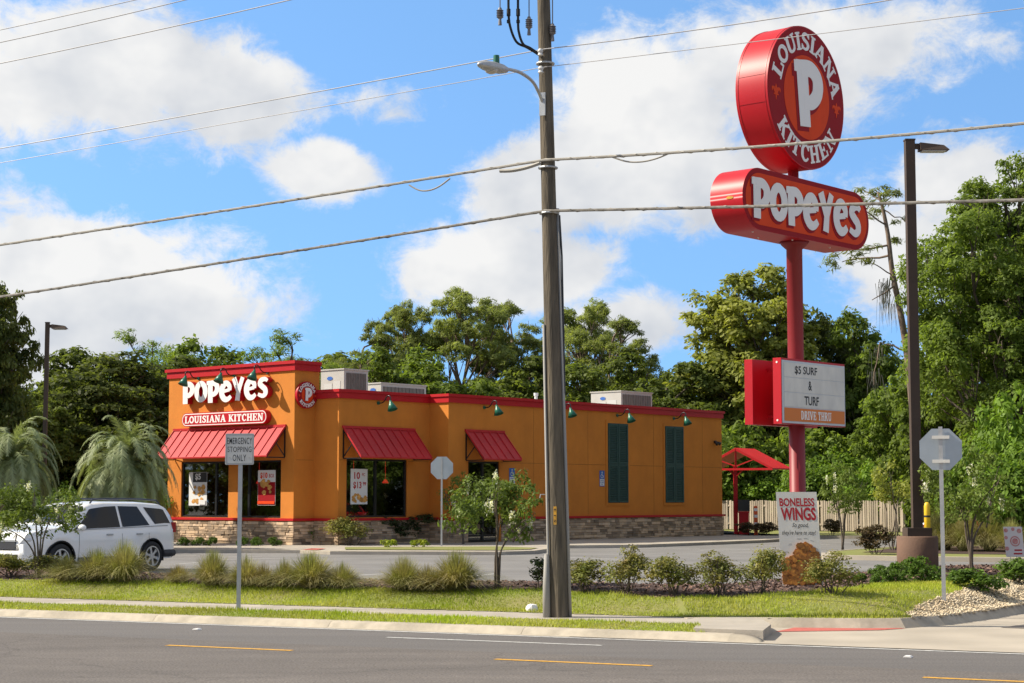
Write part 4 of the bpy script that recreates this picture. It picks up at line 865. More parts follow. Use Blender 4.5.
b = MB(); b.M = frame(PB_ + BS * x0 + np.array([0, 0, 8.5]), BN, (0, 0, 1)); b.prism(ell(.1, .0, .10, .035, 0, 360, 12), .003, .006); b.build('maker_tag', M_yline, cab, world=True)
b = MB(); b.M = FY(0, 0)
for k in range(6): b.ball((-2.1 + k * .85, 7.796, -.2 if k % 2 else .2), .025, 6)
b.build('underside_light', M_white, cab, world=True)
# round badge
R0, zc, dc = 1.72, 11.24, -.06
b = MB(); b.M = FY(dc, zc)
circ = [(R0 * math.cos(2 * math.pi * k / 96), R0 * math.sin(2 * math.pi * k / 96)) for k in range(96)]
b.rimprism(circ, -hd, hd); cab2 = b.build('round_cabinet', M_signred, pyl, world=True)
for sgn in (1, -1):
    M = FY(dc, zc) if sgn == 1 else frame(PB_ + BS * dc + np.array([0, 0, zc]), -BS, (0, 0, 1)); zf = hd
    def disc(r, a, m, nm):
        b = MB(); b.M = M; b.prism([(r * math.cos(2 * math.pi * k / 96), r * math.sin(2 * math.pi * k / 96)) for k in range(96)], a, a + .004); b.build(nm, m, cab2, world=True)
    disc(R0 * .985, zf + .002, M_darkred, 'ring'); disc(R0 * .59, zf + .008, M_oface, 'inner_disc')
    for nm, ddx, ddy, zz, m, fc in (('letter_shadow', -.30, -.50, zf + .014, M_darkred, 1.1), ('letter', -.25, -.43, zf + .024, M_white, 1.0)):
        b = MB(); b.M = M; fat_glyph(b, 'P', (ddx + .04) * R0, ddy * R0, .93 * R0, zz, zz + .004, .07, 1.08, fc); b.build(nm, m, cab2, world=True)
    b = MB(); b.M = M; slab_arc(b, 'LOUISIANA', R0 * .79, 88, 158, R0 * .25, zf + .008, zf + .012); b.build('lettering', M_white, cab2, world=True); b = MB(); b.M = M; slab_arc(b, 'KITCHEN', R0 * .79, 270, 118, R0 * .25, zf + .008, zf + .012, True); b.build('lettering', M_white, cab2, world=True)
    for sx in (-1, 1):
        b = MB(); b.M = M; cx = sx * R0 * .79; cy = -R0 * .06; s_ = R0 * .1
        ribbon(b, [A_([cx, cy - s_]), A_([cx, cy - .3 * s_]), A_([cx, cy + .4 * s_]), A_([cx, cy + 1.2 * s_])], [.1 * s_, .4 * s_, .8 * s_, .05 * s_], zf + .008, zf + .012)
        for q in (-1, 1): ribbon(b, cr([(cx + q * .2 * s_, cy - .2 * s_), (cx + q * .5 * s_, cy + .5 * s_), (cx + q * .95 * s_, cy + .5 * s_), (cx + q * .95 * s_, cy + .1 * s_)], 4), [.2 * s_, .5 * s_, .35 * s_, .1 * s_], zf + .008, zf + .0125)
        ribbon(b, [A_([cx - .6 * s_, cy - .25 * s_]), A_([cx + .6 * s_, cy - .25 * s_])], .2 * s_, zf + .008, zf + .013)
        b.build('ornament', M_oface, cab2, world=True)
b = MB(); b.M = FY(dc, zc)                    # seams on the rim sheet
for zz in (-hd + .07, hd - .07): ribbon(b, [A_(p) * 1.0 for p in [((R0 + .002) * math.cos(a), (R0 + .002) * math.sin(a)) for a in np.linspace(0, 2 * math.pi, 96, endpoint=False)]], .012, zz - .006, zz + .006, closed=True)
for a0 in (170, 192): ribbon(b, [A_([(R0 + .002) * math.cos(math.radians(a0 + k)), (R0 + .002) * math.sin(math.radians(a0 + k))]) for k in (0, .25)], .012, -hd + .07, hd - .07)
b.build('rim_seam', mat('seamred', (.38, .008, .018), .4), cab2, world=True)
# two letter boards, one each side of the pole
for sgn in (1, -1):
    M = frame(PB_ + BN * .0, BS if sgn == 1 else -BS, (0, 0, 1)); w2 = 1.42; zb0, zb1 = 3.40, 4.92; xc = -.03 * sgn
    b = MB(); b.M = M; b.box(xc - w2, xc + w2, zb0, zb1, .28, .50); brd = b.build('letter_board', M_signred, pyl, world=True)
    b = MB(); b.M = M; b.box(xc - w2 + .02, xc + w2 - .02, zb0 + .02, zb1 - .05, .502, .512); b.build('frame', mat('boardframe', (.55, .57, .6), .4), brd, world=True)
    for k in range(3):
        zt = zb1 - .10 - k * .345; b = MB(); b.M = M; b.box(xc - w2 + .10, xc + w2 - .06, zt - .33, zt, .513, .520); b.build('panel', M_whitef, brd, world=True)
    b = MB(); b.M = M; b.box(xc - w2 + .10, xc + w2 - .06, zb0 + .07, zb0 + .375, .513, .520); b.build('lower_panel', mat('board_orange', (.66, .18, .02), .5), brd, world=True)
    text('$5 SURF', M, xc - .37, zb1 - .265, .21, .98, M_ink, brd, .524, .018); text('&', M, xc - .20, zb1 - .60, .22, .15, M_ink, brd, .524, .018); text('TURF', M, xc - .14, zb1 - .955, .21, .64, M_ink, brd, .524, .018)
    b = MB(); b.M = M; slab_line(b, 'DRIVE THRU', xc - .62, xc + .74, zb0 + .22, .20, .521, .525); b.build('lettering', M_white, brd, world=True)
    b = MB(); b.M = frame(PB_ + (BS if sgn == 1 else -BS) * (xc - w2), BN * sgn, (0, 0, 1))
    for zz in (zb0 + .08, zb1 - .1): b.prism(ell(.39, zz, .025, .025, 0, 360, 8), .001, .008)
    b.build('bolt', M_white, brd, world=True)
b = MB()
for z_ in (3.6, 4.7):
    for sx in (-.8, .8): b.M = FY(sx, z_); b.box(-.03, .03, -.03, .03, -.28, .28)
b.build('bracket', M_signred, pyl, world=True)

for o_ in (cab, cab2):
    for p in o_.data.polygons: p.use_smooth = len(p.vertices) == 4
pyl.scale = (.774,) * 3; pyl.location = (PB_[0] * .774 + .0, PB_[1] * .774, CH * (1 - .774))

# ================================================================== utility pole, street lamp, wires
UP = G(559.5, 617.5, 0.0); UP[2] = 0.0
LEAN = np.array([-.0235, 0, 1.0])
def up(z, a=0.0, r=0.0): return np.array([UP[0] + LEAN[0] * z + math.cos(a) * r, UP[1] + math.sin(a) * r, z])
M_wood = mat('pole_wood', (.185, .150, .105), .95, col2=(.06, .05, .037), scale=5, stretch=(3, 3, .28), bump=.9, bscale=14, detail=9)
pole = thing('utility_pole', 'weathered brown wooden utility pole with conduits, leaning slightly left beside the footpath', 'utility pole', UP)
b = MB(); b.tube([up(z) for z in (-.3, 0, .6, 2, 4, 6, 8, 10, 12)], [.137, .134, .130, .124, .116, .107, .098, .09, .082], 20); b.build('shaft', M_wood, pole, smooth=True, world=True)
a0 = math.radians(205)
b = MB(); b.tube([up(0, a0, .165), up(.3, a0, .16), up(4.2, a0, .135)], .018, 8); b.tube([up(-.1, math.radians(200), .2), up(.45, math.radians(200), .19), up(.9, math.radians(200), .175)], [.055, .05, .03], 10); b.build('conduit', mat('conduit_grey', (.30, .285, .26), .7), pole, smooth=True, world=True)
a1 = math.radians(-8)
b = MB(); b.tube([up(-.1, a1, .155), up(1.2, a1, .150), up(5.9, a1, .124)], .024, 8); b.build('conduit', mat('conduit_grey', (.30, .285, .26), .7), pole, smooth=True, world=True)
b = MB(); b.tube([up(5.8, a1, .15), up(5.2, a1, .17), up(3.2, a1, .16)], .014, 6); b.build('ground_wire', M_black, pole, world=True)
b = MB(); p = up(1.45, math.radians(258), .140); b.M = frame(p, (1, -.2, 0), (0, 0, 1)); b.box(-.022, .022, -.13, .13, 0, .006); b.build('number_strip', M_yline, pole, world=True)
text('5 1 3', b.M, 0, 0, .03, .2, M_ink, pole, .008, .02, rot=math.pi / 2)
b = MB(); p = up(1.75, math.radians(190), .17); b.tube([p, p + A_([-.06, -.02, .0]), p + A_([-.07, -.02, -.05])], .008, 6); b.build('hook', M_galv, pole, world=True)
for z_ in (5.83, 6.5, 8.05):
    b = MB(); b.lathe([(.136 + (8 - z_) * .004, z_ - .012), (.14 + (8 - z_) * .004, z_), (.136 + (8 - z_) * .004, z_ + .012)], 16, cx=LEAN[0] * z_, cy=0); b.build('strap', M_galv, pole)
# crossarm above the picture with its hanging arresters and cable tails
ca = 9.75
b = MB(); b.bar(up(ca) + NN * -1.35, up(ca) + NN * 1.35, .1, .12); b.build('crossarm', M_wood, pole, world=True)
b = MB(); b.bar(up(ca - .45) - ER * .75, up(ca - .45) + ER * .45, .07, .07); b.build('equipment_bracket', M_galv, pole, world=True)
for (px_, ya, yb, dd) in ((500, 9, 17, 25.3), (529, 18, 27, 25.3), (552.5, 25, 33, 25.45)):
    p0 = at(px_, ya, dd); p1 = at(px_, yb, dd)
    b = MB(); n = 5
    prof = [(.028, p1[2] - .12), (.02, p1[2] - .03)]
    for k in range(n): z_ = p1[2] + (p0[2] - p1[2]) * k / n; prof += [(.055, z_), (.032, z_ + .012)]
    prof += [(.02, p0[2] + .02)]
    b.M = Matrix.Translation((p0[0], p0[1], 0)); b.lathe(prof, 12); b.tube([(0, 0, p0[2] + .02), (0, 0, ca - .42)], .009, 5); b.build('lightning_arrester', mat('arrester', (.17, .16, .17), .5), pole, world=True)
for px_, y0 in ((508.5, -6), (518, -6)):
    pts = [at(px_, -30, 25.3), at(px_, 12, 25.3), at(px_ + 2, 28, 25.3), at(px_ + 8, 42, 25.35), at(526, 47 if px_ < 512 else 45, 25.4), at(533, 51, 25.42), at(539, 55, 25.45)]
    if px_ > 512: pts = [at(px_, -30, 25.3), at(px_, 20, 25.3), at(px_ + 1, 33, 25.3), at(px_ + 5, 44, 25.35), at(530, 48, 25.4), at(539, 54, 25.45)]
    b = MB(); b.tube([Vector(tuple(q)) for q in cr(pts, 5)], .019, 7); b.build('cable', M_rubber, pole, smooth=True, world=True)
    b = MB(); b.tube([at(px_, 9, 25.3), at(px_, 16, 25.3)], .03, 7); b.tube([at(px_, 20, 25.3), at(px_, 23, 25.3)], .028, 7); b.build('cable_sleeve', M_rubber, pole, world=True)
# small insulators that carry the thin lines
for z_, nm in ((8.18, 'insulator'), (7.92, 'insulator')):
    b = MB(); q = up(z_) - NN * .17; b.M = Matrix.Translation(q); b.lathe([(.02, -.05), (.045, -.04), (.03, -.01), (.045, .02), (.03, .05), (.015, .06)], 10); b.build(nm, mat('porcelain', (.6, .58, .55), .3), pole, world=True)
sl_ = thing('street_light', 'grey cobra head street light on a curved arm fixed to the wooden pole', 'street light', up(7.4) - NN * .12)
base = up(7.45) - NN * .13
b = MB(); b.M = frame(up(7.42) - NN * .125, ER, (0, 0, 1)); b.box(-.045, .045, -.17, .17, 0, .03); b.build('mounting_plate', M_galv, sl_, world=True)
hd_ = at(507, 69, 23.95); pts = [base, base + A_([0, 0, .12]) - NN * .15 , at(532, 81, 24.9), at(520, 72.5, 24.4), hd_]
b = MB(); b.tube([Vector(tuple(q)) for q in cr(pts, 6)], .024, 8); b.build('arm', M_galv, sl_, smooth=True, world=True)
e0, e1 = Vector(tuple(hd_)), Vector(tuple(at(478.5, 65.5, 23.2))); dv = e1 - e0
b = MB(); b.tube([e0 + dv * t_ for t_ in (0, .08, .25, .5, .75, .93, 1)], [.03, .065, .095, .105, .09, .055, .02], 14)
V_ = b.v[0]; mid_ = (np.array(e0) + np.array(e1)) / 2; V_[:, 2] = mid_[2] + (V_[:, 2] - mid_[2]) * .72 + 0
b.build('lamp_housing', M_galv, sl_, smooth=True, world=True)
b = MB(); c_ = e0 + dv * .55; b.ball((c_.x, c_.y, c_.z - .05), .09, 12, sq=(1, 1, .5)); b.build('lens', mat('lens', (.55, .5, .42), .2), sl_, smooth=True, world=True)
b = MB(); c_ = e0 + dv * .38; b.tube([c_ + Vector((0, 0, .05)), c_ + Vector((0, 0, .17))], [.045, .04], 10); b.build('photocell', M_green, sl_, world=True)
# wires
def wire(name, label, group, pole_px, left, right, toff, rad, m, twist=0.0, ext=(-60, 42)):
    P0 = UP + NN * toff; P0 = np.array([P0[0], P0[1], 0])
    def uz(x, y): q = onplane(x, y, P0, NN); return float((q - P0) @ ER), float(q[2])
    u0, z0 = uz(*pole_px); pts = []
    for samples, (ua, ub) in ((left, (ext[0], u0)), (right, (u0, ext[1]))):
        if not samples: continue
        S = [uz(*s_) for s_ in samples]
        if len(S) == 1: A = lambda u, s=S[0]: z0 + (s[1] - z0) * (u - u0) / (s[0] - u0)
        else:
            Mx = np.array([[(u - u0), (u - u0) ** 2] for u, _ in S]); r = np.linalg.lstsq(Mx, np.array([z - z0 for _, z in S]), rcond=None)[0]; c2 = max(r[1], .0004)
            c1 = (S[-1][1] - z0 - c2 * (S[-1][0] - u0) ** 2) / (S[-1][0] - u0)
            A = lambda u, c1=c1, c2=c2: z0 + c1 * (u - u0) + c2 * (u - u0) ** 2
        us = np.linspace(ua, ub, 70)
        pts += [P0 + ER * u + np.array([0, 0, A(u)]) for u in us if not pts or u > u0 + .01]
    b = MB()
    if twist:
        b.tube(pts, rad, 7); 
        d = [P0 * 0] ; hel = []; L = 0
        for i in range(len(pts) - 1):
            for k in range(6):
                q = pts[i] + (pts[i + 1] - pts[i]) * k / 6; ph = (i * 6 + k) * 1.9; hel.append(q + (NN * math.cos(ph) + np.array([0, 0, 1]) * math.sin(ph)) * rad * .9)
        b.tube(hel, rad * .55, 5)
    else: b.tube(pts, rad, 6)
    o = b.build(name, m, label=label, category='cable', group=group, world=False)
    return o, P0, uz
M_cable = mat('cable_grey', (.13, .12, .10), .6, col2=(.34, .31, .27), scale=8)
M_cable2 = mat('cable_pale', (.30, .28, .24), .6, col2=(.40, .37, .32), scale=8)
M_thin = mat('cable_thin', (.50, .48, .47), .5)
w1, P1, uz1 = wire('communication_cable', 'pale thick twisted cable, the higher of the two heavy lines crossing the picture', 'heavy cables on the wooden pole', (545, 160), [(256, 205), (0, 245)], [(660, 153.5), (1024, 123.5)], -.17, .021, M_cable2, 1)
w2_, P2, uz2 = wire('communication_cable', 'dark thick cable, the lower of the two heavy lines crossing the picture', 'heavy cables on the wooden pole', (545, 211), [(256, 254.5), (0, 297)], [(700, 207.5), (1024, 200)], -.17, .021, M_cable, 1)
wire('power_line', 'thin pale line passing just above the street lamp arm', 'thin power lines', (545, 49), [(256, 103), (0, 148.5)], [(655, 35.5), (890, 0)], -.19, .008, M_thin)
wire('power_line', 'thin pale line passing behind the street lamp head, lower of the thin pair', 'thin power lines', (545, 67), [(330, 97), (0, 163)], [(720, 46), (1024, 8)], -.19, .0055, M_thin)
wire('power_line', 'thin line in the upper left sky, lowest of the three', 'thin power lines', (545, -62), [(290, 0), (0, 63.5)], [], 1.25, .009, M_thin)
wire('power_line', 'thin line in the upper left sky, middle of the three', 'thin power lines', (545, -98), [(185, 0), (0, 42.5)], [], .0, .008, M_thin)
wire('power_line', 'thin line in the top left corner of the sky, highest of the three', 'thin power lines', (545, -102), [(135, 0), (0, 30)], [], -1.25, .007, M_thin)
for (xa, ya, xb, yb, sg, l_) in ((409, 185, 450, 178.5, 1.0, 'slack splice loop hanging under the pale cable left of the pole'), (612, 157, 672, 152, .8, 'slack splice loop hanging under the pale cable right of the pole'), (500, 171, 540, 163, .25, 'short splice sleeve bound to the pale cable next to the pole')):
    A0 = P1 + ER * uz1(xa, ya)[0] + np.array([0, 0, uz1(xa, ya)[1]]); B0 = P1 + ER * uz1(xb, yb)[0] + np.array([0, 0, uz1(xb, yb)[1]])
    mids = [A0 + (B0 - A0) * f - np.array([0, 0, sg * .13 * s_]) for f, s_ in ((.25, .8), (.5, 1), (.75, .7))]
    b = MB(); b.tube([Vector(tuple(q)) for q in cr([A0, *mids, B0], 6)], .012 if sg > .5 else .028, 6); b.build('splice_loop', M_cable2, label=l_, category='cable loop')

# ================================================================== road signs
M_post = mat('post_galv', (.52, .52, .52), .5, metal=.45, col2=(.42, .42, .42), scale=7)
q = GT(238.5, 609); q[2] = 0.0
t = thing('road_sign', 'white square sign reading emergency stopping only on a slim grey post', 'road sign', q)
b = MB(); b.box(-.03, .03, -.022, .022, -.1, 2.66); b.build('post', M_post, t)
M = frame(q + A_([-.01, -.03, 2.45]), (1, -.10, 0), (0, .012, 1))
b = MB(); b.M = M; pill(b, -.225, .225, -.24, .24, 0, .008, 4, r=.02); b.build('panel', M_sgrey, t, world=True)
b = MB(); b.M = M
for q_ in ((-.212, .212, .216, .226), (-.212, .212, -.226, -.216), (-.212, -.202, -.216, .216), (.202, .212, -.216, .216)): b.box(*q_, .0085, .0095)
b.build('border', mat('bord', (.28, .28, .29), .6), t, world=True)
text('EMERGENCY', M, 0, .125, .10, .39, M_ink, t, .010, .006, space=1.1); text('STOPPING', M, 0, -.005, .085, .375, M_ink, t, .010, .002, space=1.1); text('ONLY', M, 0, -.135, .10, .21, M_ink, t, .010, .002, space=1.1)
b = MB(); b.M = M
for x_ in (-.155, .155): b.box(x_ - .012, x_ + .012, -.137, -.131, .009, .011)
b.build('dash', mat('bord', (.28, .28, .29), .6), t, world=True)
def stopsign(q, px_m, label, yaw, W_=.76, zc=2.55, top=2.9, post=.03, backplate=True):
    t = thing('stop_sign', label, 'stop sign', q, yaw)
    b = MB(); b.box(-post, post, -post * .7, post * .7, -.1, top); b.build('post', M_post, t)
    r = W_ / 2 / math.cos(math.pi / 8); o8 = [(r * math.cos(math.pi / 8 + k * math.pi / 4), r * math.sin(math.pi / 8 + k * math.pi / 4)) for k in range(8)]
    b = MB(); b.M = frame((0, post + .012, zc), (-1, 0, 0), (0, 0, 1)); b.prism(o8, -.003, .0); b.build('panel', M_alu, t)
    b = MB(); b.M = frame((0, post + .012, zc), (-1, 0, 0), (0, 0, 1)); b.prism([(x * .97, y * .97) for x, y in o8], .002, .003); b.build('red_face', M_signred, t)
    text('STOP', frame((0, post + .012, zc), (-1, 0, 0), (0, 0, 1)), 0, 0, .25, .56, M_white, t, .005, .02)
    if backplate:
        for s_ in (-1, 1): b = MB(); b.box(-.13, .13, -post - .012, -post + .006, zc + s_ * W_ * .29 - .025, zc + s_ * W_ * .29 + .025); b.build('clamp', M_whitef, t)
    return t
q = GT(944, 601); stopsign(q, 0, 'large stop sign seen from behind at the edge of the pale pebbles', -.22, .63, 1.7 + (498 - 449.5) * q[1] / FOC - q[2], 1.7 + (498 - 427) * q[1] / FOC - q[2])
q = G(441.5, 546, .0); stopsign(q, 0, 'distant stop sign seen from behind in front of the side wall, amid shrubs', -.1, .80, 2.77, 3.15, .03, False)

# ================================================================== lamp standards
def lightpole(q, h, wd, label, ped=None, head_dir=1, headl=.7):
    t = thing('parking_light', label, 'light pole', q)
    z = 0
    if ped:
        r_, hp = ped; b = MB(); b.lathe([(r_, -.3), (r_, hp - .02), (r_ - .02, hp)], 36); o = b.build('pedestal', M_brown, t); z = hp
        for p in o.data.polygons: p.use_smooth = len(p.vertices) == 4 and abs(p.normal.z) < .5
        b = MB(); b.box(-.24, .24, -.24, .24, hp + .001, hp + .16); b.build('base_cover', M_bronze, t)
        z += .16
    b = MB(); b.box(-wd / 2, wd / 2, -wd / 2, wd / 2, z, h); b.build('shaft', M_bronze, t)
    b = MB(); b.box(-wd / 2 - .01, wd / 2 + .01, -wd / 2 - .01, wd / 2 + .01, h + .001, h + .03); b.build('cap', M_bronze, t)
    b = MB(); d = head_dir; b.box(wd / 2, wd / 2 + .1, -.05, .05, h - .16, h - .06)
    vs = [(wd / 2 + .1, -.15, h - .20), (wd / 2 + .1, .15, h - .20), (wd / 2 + .1, .12, h - .05), (wd / 2 + .1, -.12, h - .05), (wd / 2 + headl, -.15, h - .20), (wd / 2 + headl, .15, h - .20), (wd / 2 + headl * .85, .1, h - .10), (wd / 2 + headl * .85, -.1, h - .10)]
    b.add(vs, [(0, 3, 2, 1), (4, 5, 6, 7), (0, 1, 5, 4), (3, 7, 6, 2), (0, 4, 7, 3), (1, 2, 6, 5)]); b.build('lamp_head', M_bronze, t)
    b = MB(); b.box(wd / 2 + .14, wd / 2 + headl - .06, -.11, .11, h - .225, h - .201); b.build('lens', mat('lens2', (.5, .5, .48), .3), t)
    return t
q = at(918, 575, 35); q[2] = .05
hh = float(at(912, 141, 35)[2]) - .05
lightpole(q, hh, .185, 'tall brown square light pole on a round brown concrete pedestal', (.40, float(at(918, 536, 35)[2]) - .05), 1, .68)
q = at(43, 520, 60); q[2] = 0; hh = float(at(43, 323, 60)[2]); lightpole(q, hh, .13, 'slim brown light pole far left in front of the dark oaks', None, 1, .62)

# ================================================================== promotional board, yard sign, litter
q = GT(803, 586); M = frame(q + A_([0, 0, .0]), (1, -.12, 0), (-.055, .03, 1))
t = thing('promotional_board', 'white boneless wings board with fried chicken picture leaning in the mulch', 'sign board', q)
sc = q[1] / FOC; bw, bh = 40 * sc, 93 * sc
b = MB(); b.M = M; b.box(-bw / 2, bw / 2, 0, bh, 0, .012); b.build('panel', M_whitef, t, world=True)
text('BONELESS', M, .0, bh * .89, bh * .09, bw * .86, M_wtext, t, .015, .03, rot=.0); text('WINGS', M, .01, bh * .765, bh * .14, bw * .86, M_wtext, t, .015, .035)
text('So good,', M, bw * .04, bh * .64, bh * .06, bw * .40, M_ink, t, .015, .004, shear=.4); text("they're here to stay!", M, -.0, bh * .56, bh * .06, bw * .84, M_ink, t, .015, .004, shear=.4)
k = MB(); k.M = M; r_ = random.Random(5); nb = 0
for i in range(420):
    y_ = r_.uniform(.01, .45); lim = .47 if y_ < .3 else .47 * (1 - ((y_ - .3) / .17) ** 2) ** .5 if y_ < .46 else .1
    x_ = r_.uniform(-.44, .44); 
    if y_ > .26 + .21 * math.exp(-((x_ - .12) / .30) ** 2): continue
    cx, cy, r0 = x_ * bw, y_ * bh, r_.uniform(.03, .058); ph = r_.uniform(0, 6)
    cx = max(-bw / 2 + r0 * 1.1, min(bw / 2 - r0 * 1.1, cx)); cy = max(r0 * 1.1, cy)
    k.prism([(cx + r0 * (1 + .14 * math.sin(5 * a + ph) + .08 * math.sin(9 * a)) * math.cos(a), cy + r0 * (.85 + .14 * math.sin(4 * a + ph)) * math.sin(a)) for a in [2 * math.pi * j / 20 for j in range(20)]], .0125, .0135 + nb * .00015); nb += 1
k.build('food_print', M_chick, t, world=True)
b = MB(); b.M = M
for x_, y_, a in ((-.36, .36, .5), (-.25, .44, .4), (-.02, .50, .1), (.15, .505, 0), (-.42, .27, .7), (.3, .48, -.3), (.4, .40, -.6)): b.M = M @ Matrix.Translation((x_ * bw, y_ * bh, .013)) @ Matrix.Rotation(a, 4, 'Z'); b.box(-.03, .03, -.003, .003, 0, .001)
b.build('print_mark', mat('printgrey', (.3, .3, .3), .6), t, world=True)
b = MB()
for x_ in (-.3, .3): p = M @ Vector((x_ * bw, 0, -.006)); b.tube([p + Vector((0, 0, -.15)), M @ Vector((x_ * bw, bh * .5, -.006))], .006, 6)
b.build('stake', M_post, t, world=True)
q = at(1015.5, 560, 34); q[2] = .25
t = thing('yard_sign', 'small white and pink yard sign with round pictures behind the low shrubs', 'yard sign', q); sc = 34 / FOC
M = frame(at(1015.5, 557, 34), (1, .1, 0), (-.08, 0, 1)); ww, h_ = 19 * sc, 30 * sc
b = MB(); b.M = M; b.box(-ww / 2, ww / 2, 0, h_, 0, .008); b.build('panel', mat('yard_white', (.66, .60, .58), .5), t, world=True)
M_pk = mat('print_pink', (.45, .12, .12), .5, col2=(.62, .34, .30), scale=20)
b = MB(); b.M = M; cy = h_ * .52
b.prism(ell(.02, cy, .10, .10, 0, 360, 20), .009, .010); b.build('picture', M_pk, t, world=True)
b = MB(); b.M = M; b.prism(ell(.02, cy, .075, .075, 0, 360, 20), .011, .012); b.build('picture_ring', mat('yard_white', (.66, .6, .58), .5), t, world=True)
b = MB(); b.M = M; b.prism(ell(.02, cy, .06, .06, 0, 360, 20), .013, .014)
for x_, y_, r0 in ((-.14, .88, .04), (-.0, .92, .035), (.12, .86, .045), (-.15, .28, .04), (-.15, .64, .035)): b.prism(ell(x_, y_ * h_, r0, r0, 0, 360, 12), .009, .0105)
b.build('picture', M_pk, t, world=True)
b = MB(); b.M = M; b.box(-.03, .14, .05 * h_ + .02, .05 * h_ + .05, .009, .010); b.box(-.01, .14, .2 * h_, .2 * h_ + .03, .009, .010); b.build('text_block', M_wtext, t, world=True)
b = MB(); b.M = M
for x_ in (-.1, .1): b.box(x_ - .004, x_ + .004, -.5, h_ * .6, -.008, -.002)
b.build('stake', M_post, t, world=True)
q = GT(532, 611); q[2] = .01
b = MB(); b.M = Matrix.Translation(q); r_ = random.Random(3)
vs = []; fs = []
for i in range(4):
    for j in range(12): a = j * math.pi / 6; R_ = (.10, .095, .07, .02)[i] * (1 + r_.uniform(-.12, .12)); vs.append((R_ * math.cos(a), R_ * math.sin(a) * .8, (0, .05, .10, .115)[i] + r_.uniform(-.006, .006)))
fs = [(i * 12 + j, i * 12 + (j + 1) % 12, (i + 1) * 12 + (j + 1) % 12, (i + 1) * 12 + j) for i in range(3) for j in range(12)] + [tuple(range(36, 48))]
b.add(vs, fs); b.build('crumpled_bag', M_white, smooth=False, label='crumpled white paper bag on the turf beside the footpath, left of the wooden pole', category='litter')
for px_, py_, l_ in ((908, 657.5, 'small white reflector on the road, the one nearer the right corner'), (197, 630, 'small white reflector on the road, the one near the left yellow line')):
    q = G(px_, py_, -.12); b = MB(); b.M = Matrix.Translation(q) @ Matrix.Rotation(math.radians(-25), 4, 'Z'); b.add([(-.05, -.05, .005), (.05, -.05, .005), (.05, .05, .005), (-.05, .05, .005), (-.03, -.05, .022), (.03, -.05, .022), (.03, .05, .022), (-.03, .05, .022)], [(0, 1, 5, 4), (1, 2, 6, 5), (2, 3, 7, 6), (3, 0, 4, 7), (4, 5, 6, 7)]); b.build('road_reflector', M_white, label=l_, category='road reflector', group='road reflectors')
q = GT(208, 582.5); b = MB(); b.M = Matrix.Translation(q); b.add([(-.07, -.03, .01), (.05, -.05, .03), (.08, .02, .02), (.02, .05, .06), (-.05, .04, .03)], [(0, 1, 3), (1, 2, 3), (0, 3, 4), (0, 4, 3)]); b.build('litter_scrap', M_swhite, label='pale scrap of litter at the foot of the ornamental grass', category='litter')

# ================================================================== drive through canopy, menu post, markers
q = at(736, 533, 84); q[2] = .0
t = thing('order_canopy', 'small red gabled canopy on one red post past the far corner of the building', 'canopy', q, 0)
s84 = 84 / FOC
zr, ze = float(at(740, 448.5, 84)[2]), float(at(740, 468.5, 84)[2])
b = MB(); b.box(-.09, .09, -.09, .09, 0, ze + .1); b.build('post', M_red, t)
# ridge runs away from the camera slightly to the right; two slopes fall left and right
rx, ry = 1.1, 2.0
R0_ = A_([.0, -.2]); R1_ = A_([1.1, 1.5]); hw = A_([.84, -.54]) * 1.9
def gp(base, k, z): v = base + hw * k; return (v[0], v[1], z)
b = MB(); b.add([gp(R0_, 0, zr), gp(R1_, 0, zr), gp(R1_, 1, ze), gp(R0_, 1, ze), gp(R0_, 0, zr - .06), gp(R1_, 0, zr - .06), gp(R1_, 1, ze - .06), gp(R0_, 1, ze - .06)], [(0, 1, 2, 3), (7, 6, 5, 4), (0, 3, 7, 4), (3, 2, 6, 7), (1, 5, 6, 2)]); b.build('roof_panel', M_awn, t)
b = MB(); b.add([gp(R0_, 0, zr), gp(R1_, 0, zr), gp(R1_, -1, ze), gp(R0_, -1, ze), gp(R0_, 0, zr - .06), gp(R1_, 0, zr - .06), gp(R1_, -1, ze - .06), gp(R0_, -1, ze - .06)], [(3, 2, 1, 0), (4, 5, 6, 7), (0, 4, 7, 3), (3, 7, 6, 2), (1, 2, 6, 5)]); b.build('roof_panel', M_awn, t)
b = MB()
for k in range(9): v = R0_ + (R1_ - R0_) * k / 8; b.bar(gp(v, 0, zr + .02), gp(v, 1, ze + .02), .03, .04); b.bar(gp(v, 0, zr + .02), gp(v, -1, ze + .02), .03, .04)
b.build('seam', M_awn, t)
b = MB(); b.bar(gp(R0_, -1, ze - .04), gp(R0_, 1, ze - .04), .09, .1); b.bar(gp(R0_, 0, ze), gp(R0_, 0, zr - .05), .08); b.bar(gp(R0_, -.95, ze), gp(R0_, 0, zr - .06), .07); b.bar(gp(R0_, .95, ze), gp(R0_, 0, zr - .06), .07)
b.bar(gp(R0_, 0, ze + .1), gp(R0_, -.5, (ze + zr) / 2 - .05), .05); b.bar(gp(R0_, 0, ze + .1), gp(R0_, .5, (ze + zr) / 2 - .05), .05)
b.bar((0, 0, ze - .4), gp(R0_, -.18, ze - .08), .06); b.bar((0, 0, ze - .4), gp(R0_, .18, ze - .08), .06); b.build('truss', M_red, t)
q = at(744, 533.5, 83.6); q[2] = 0
t = thing('order_box', 'red drive through order box with a black screen beside the canopy post', 'order box', q)
b = MB(); b.box(-.22, .22, -.15, .15, 0, 1.0); b.box(-.25, .25, -.18, .18, 1.001, 1.08); b.build('cabinet', M_red, t)
b = MB(); b.box(-.27, .27, -.14, .14, 1.085, 1.62); b.build('screen', M_black, t)
q = at(756, 533, 82); q[2] = 0; t = thing('traffic_marker', 'slim orange and white banded traffic marker in front of the wood fence', 'traffic marker', q)
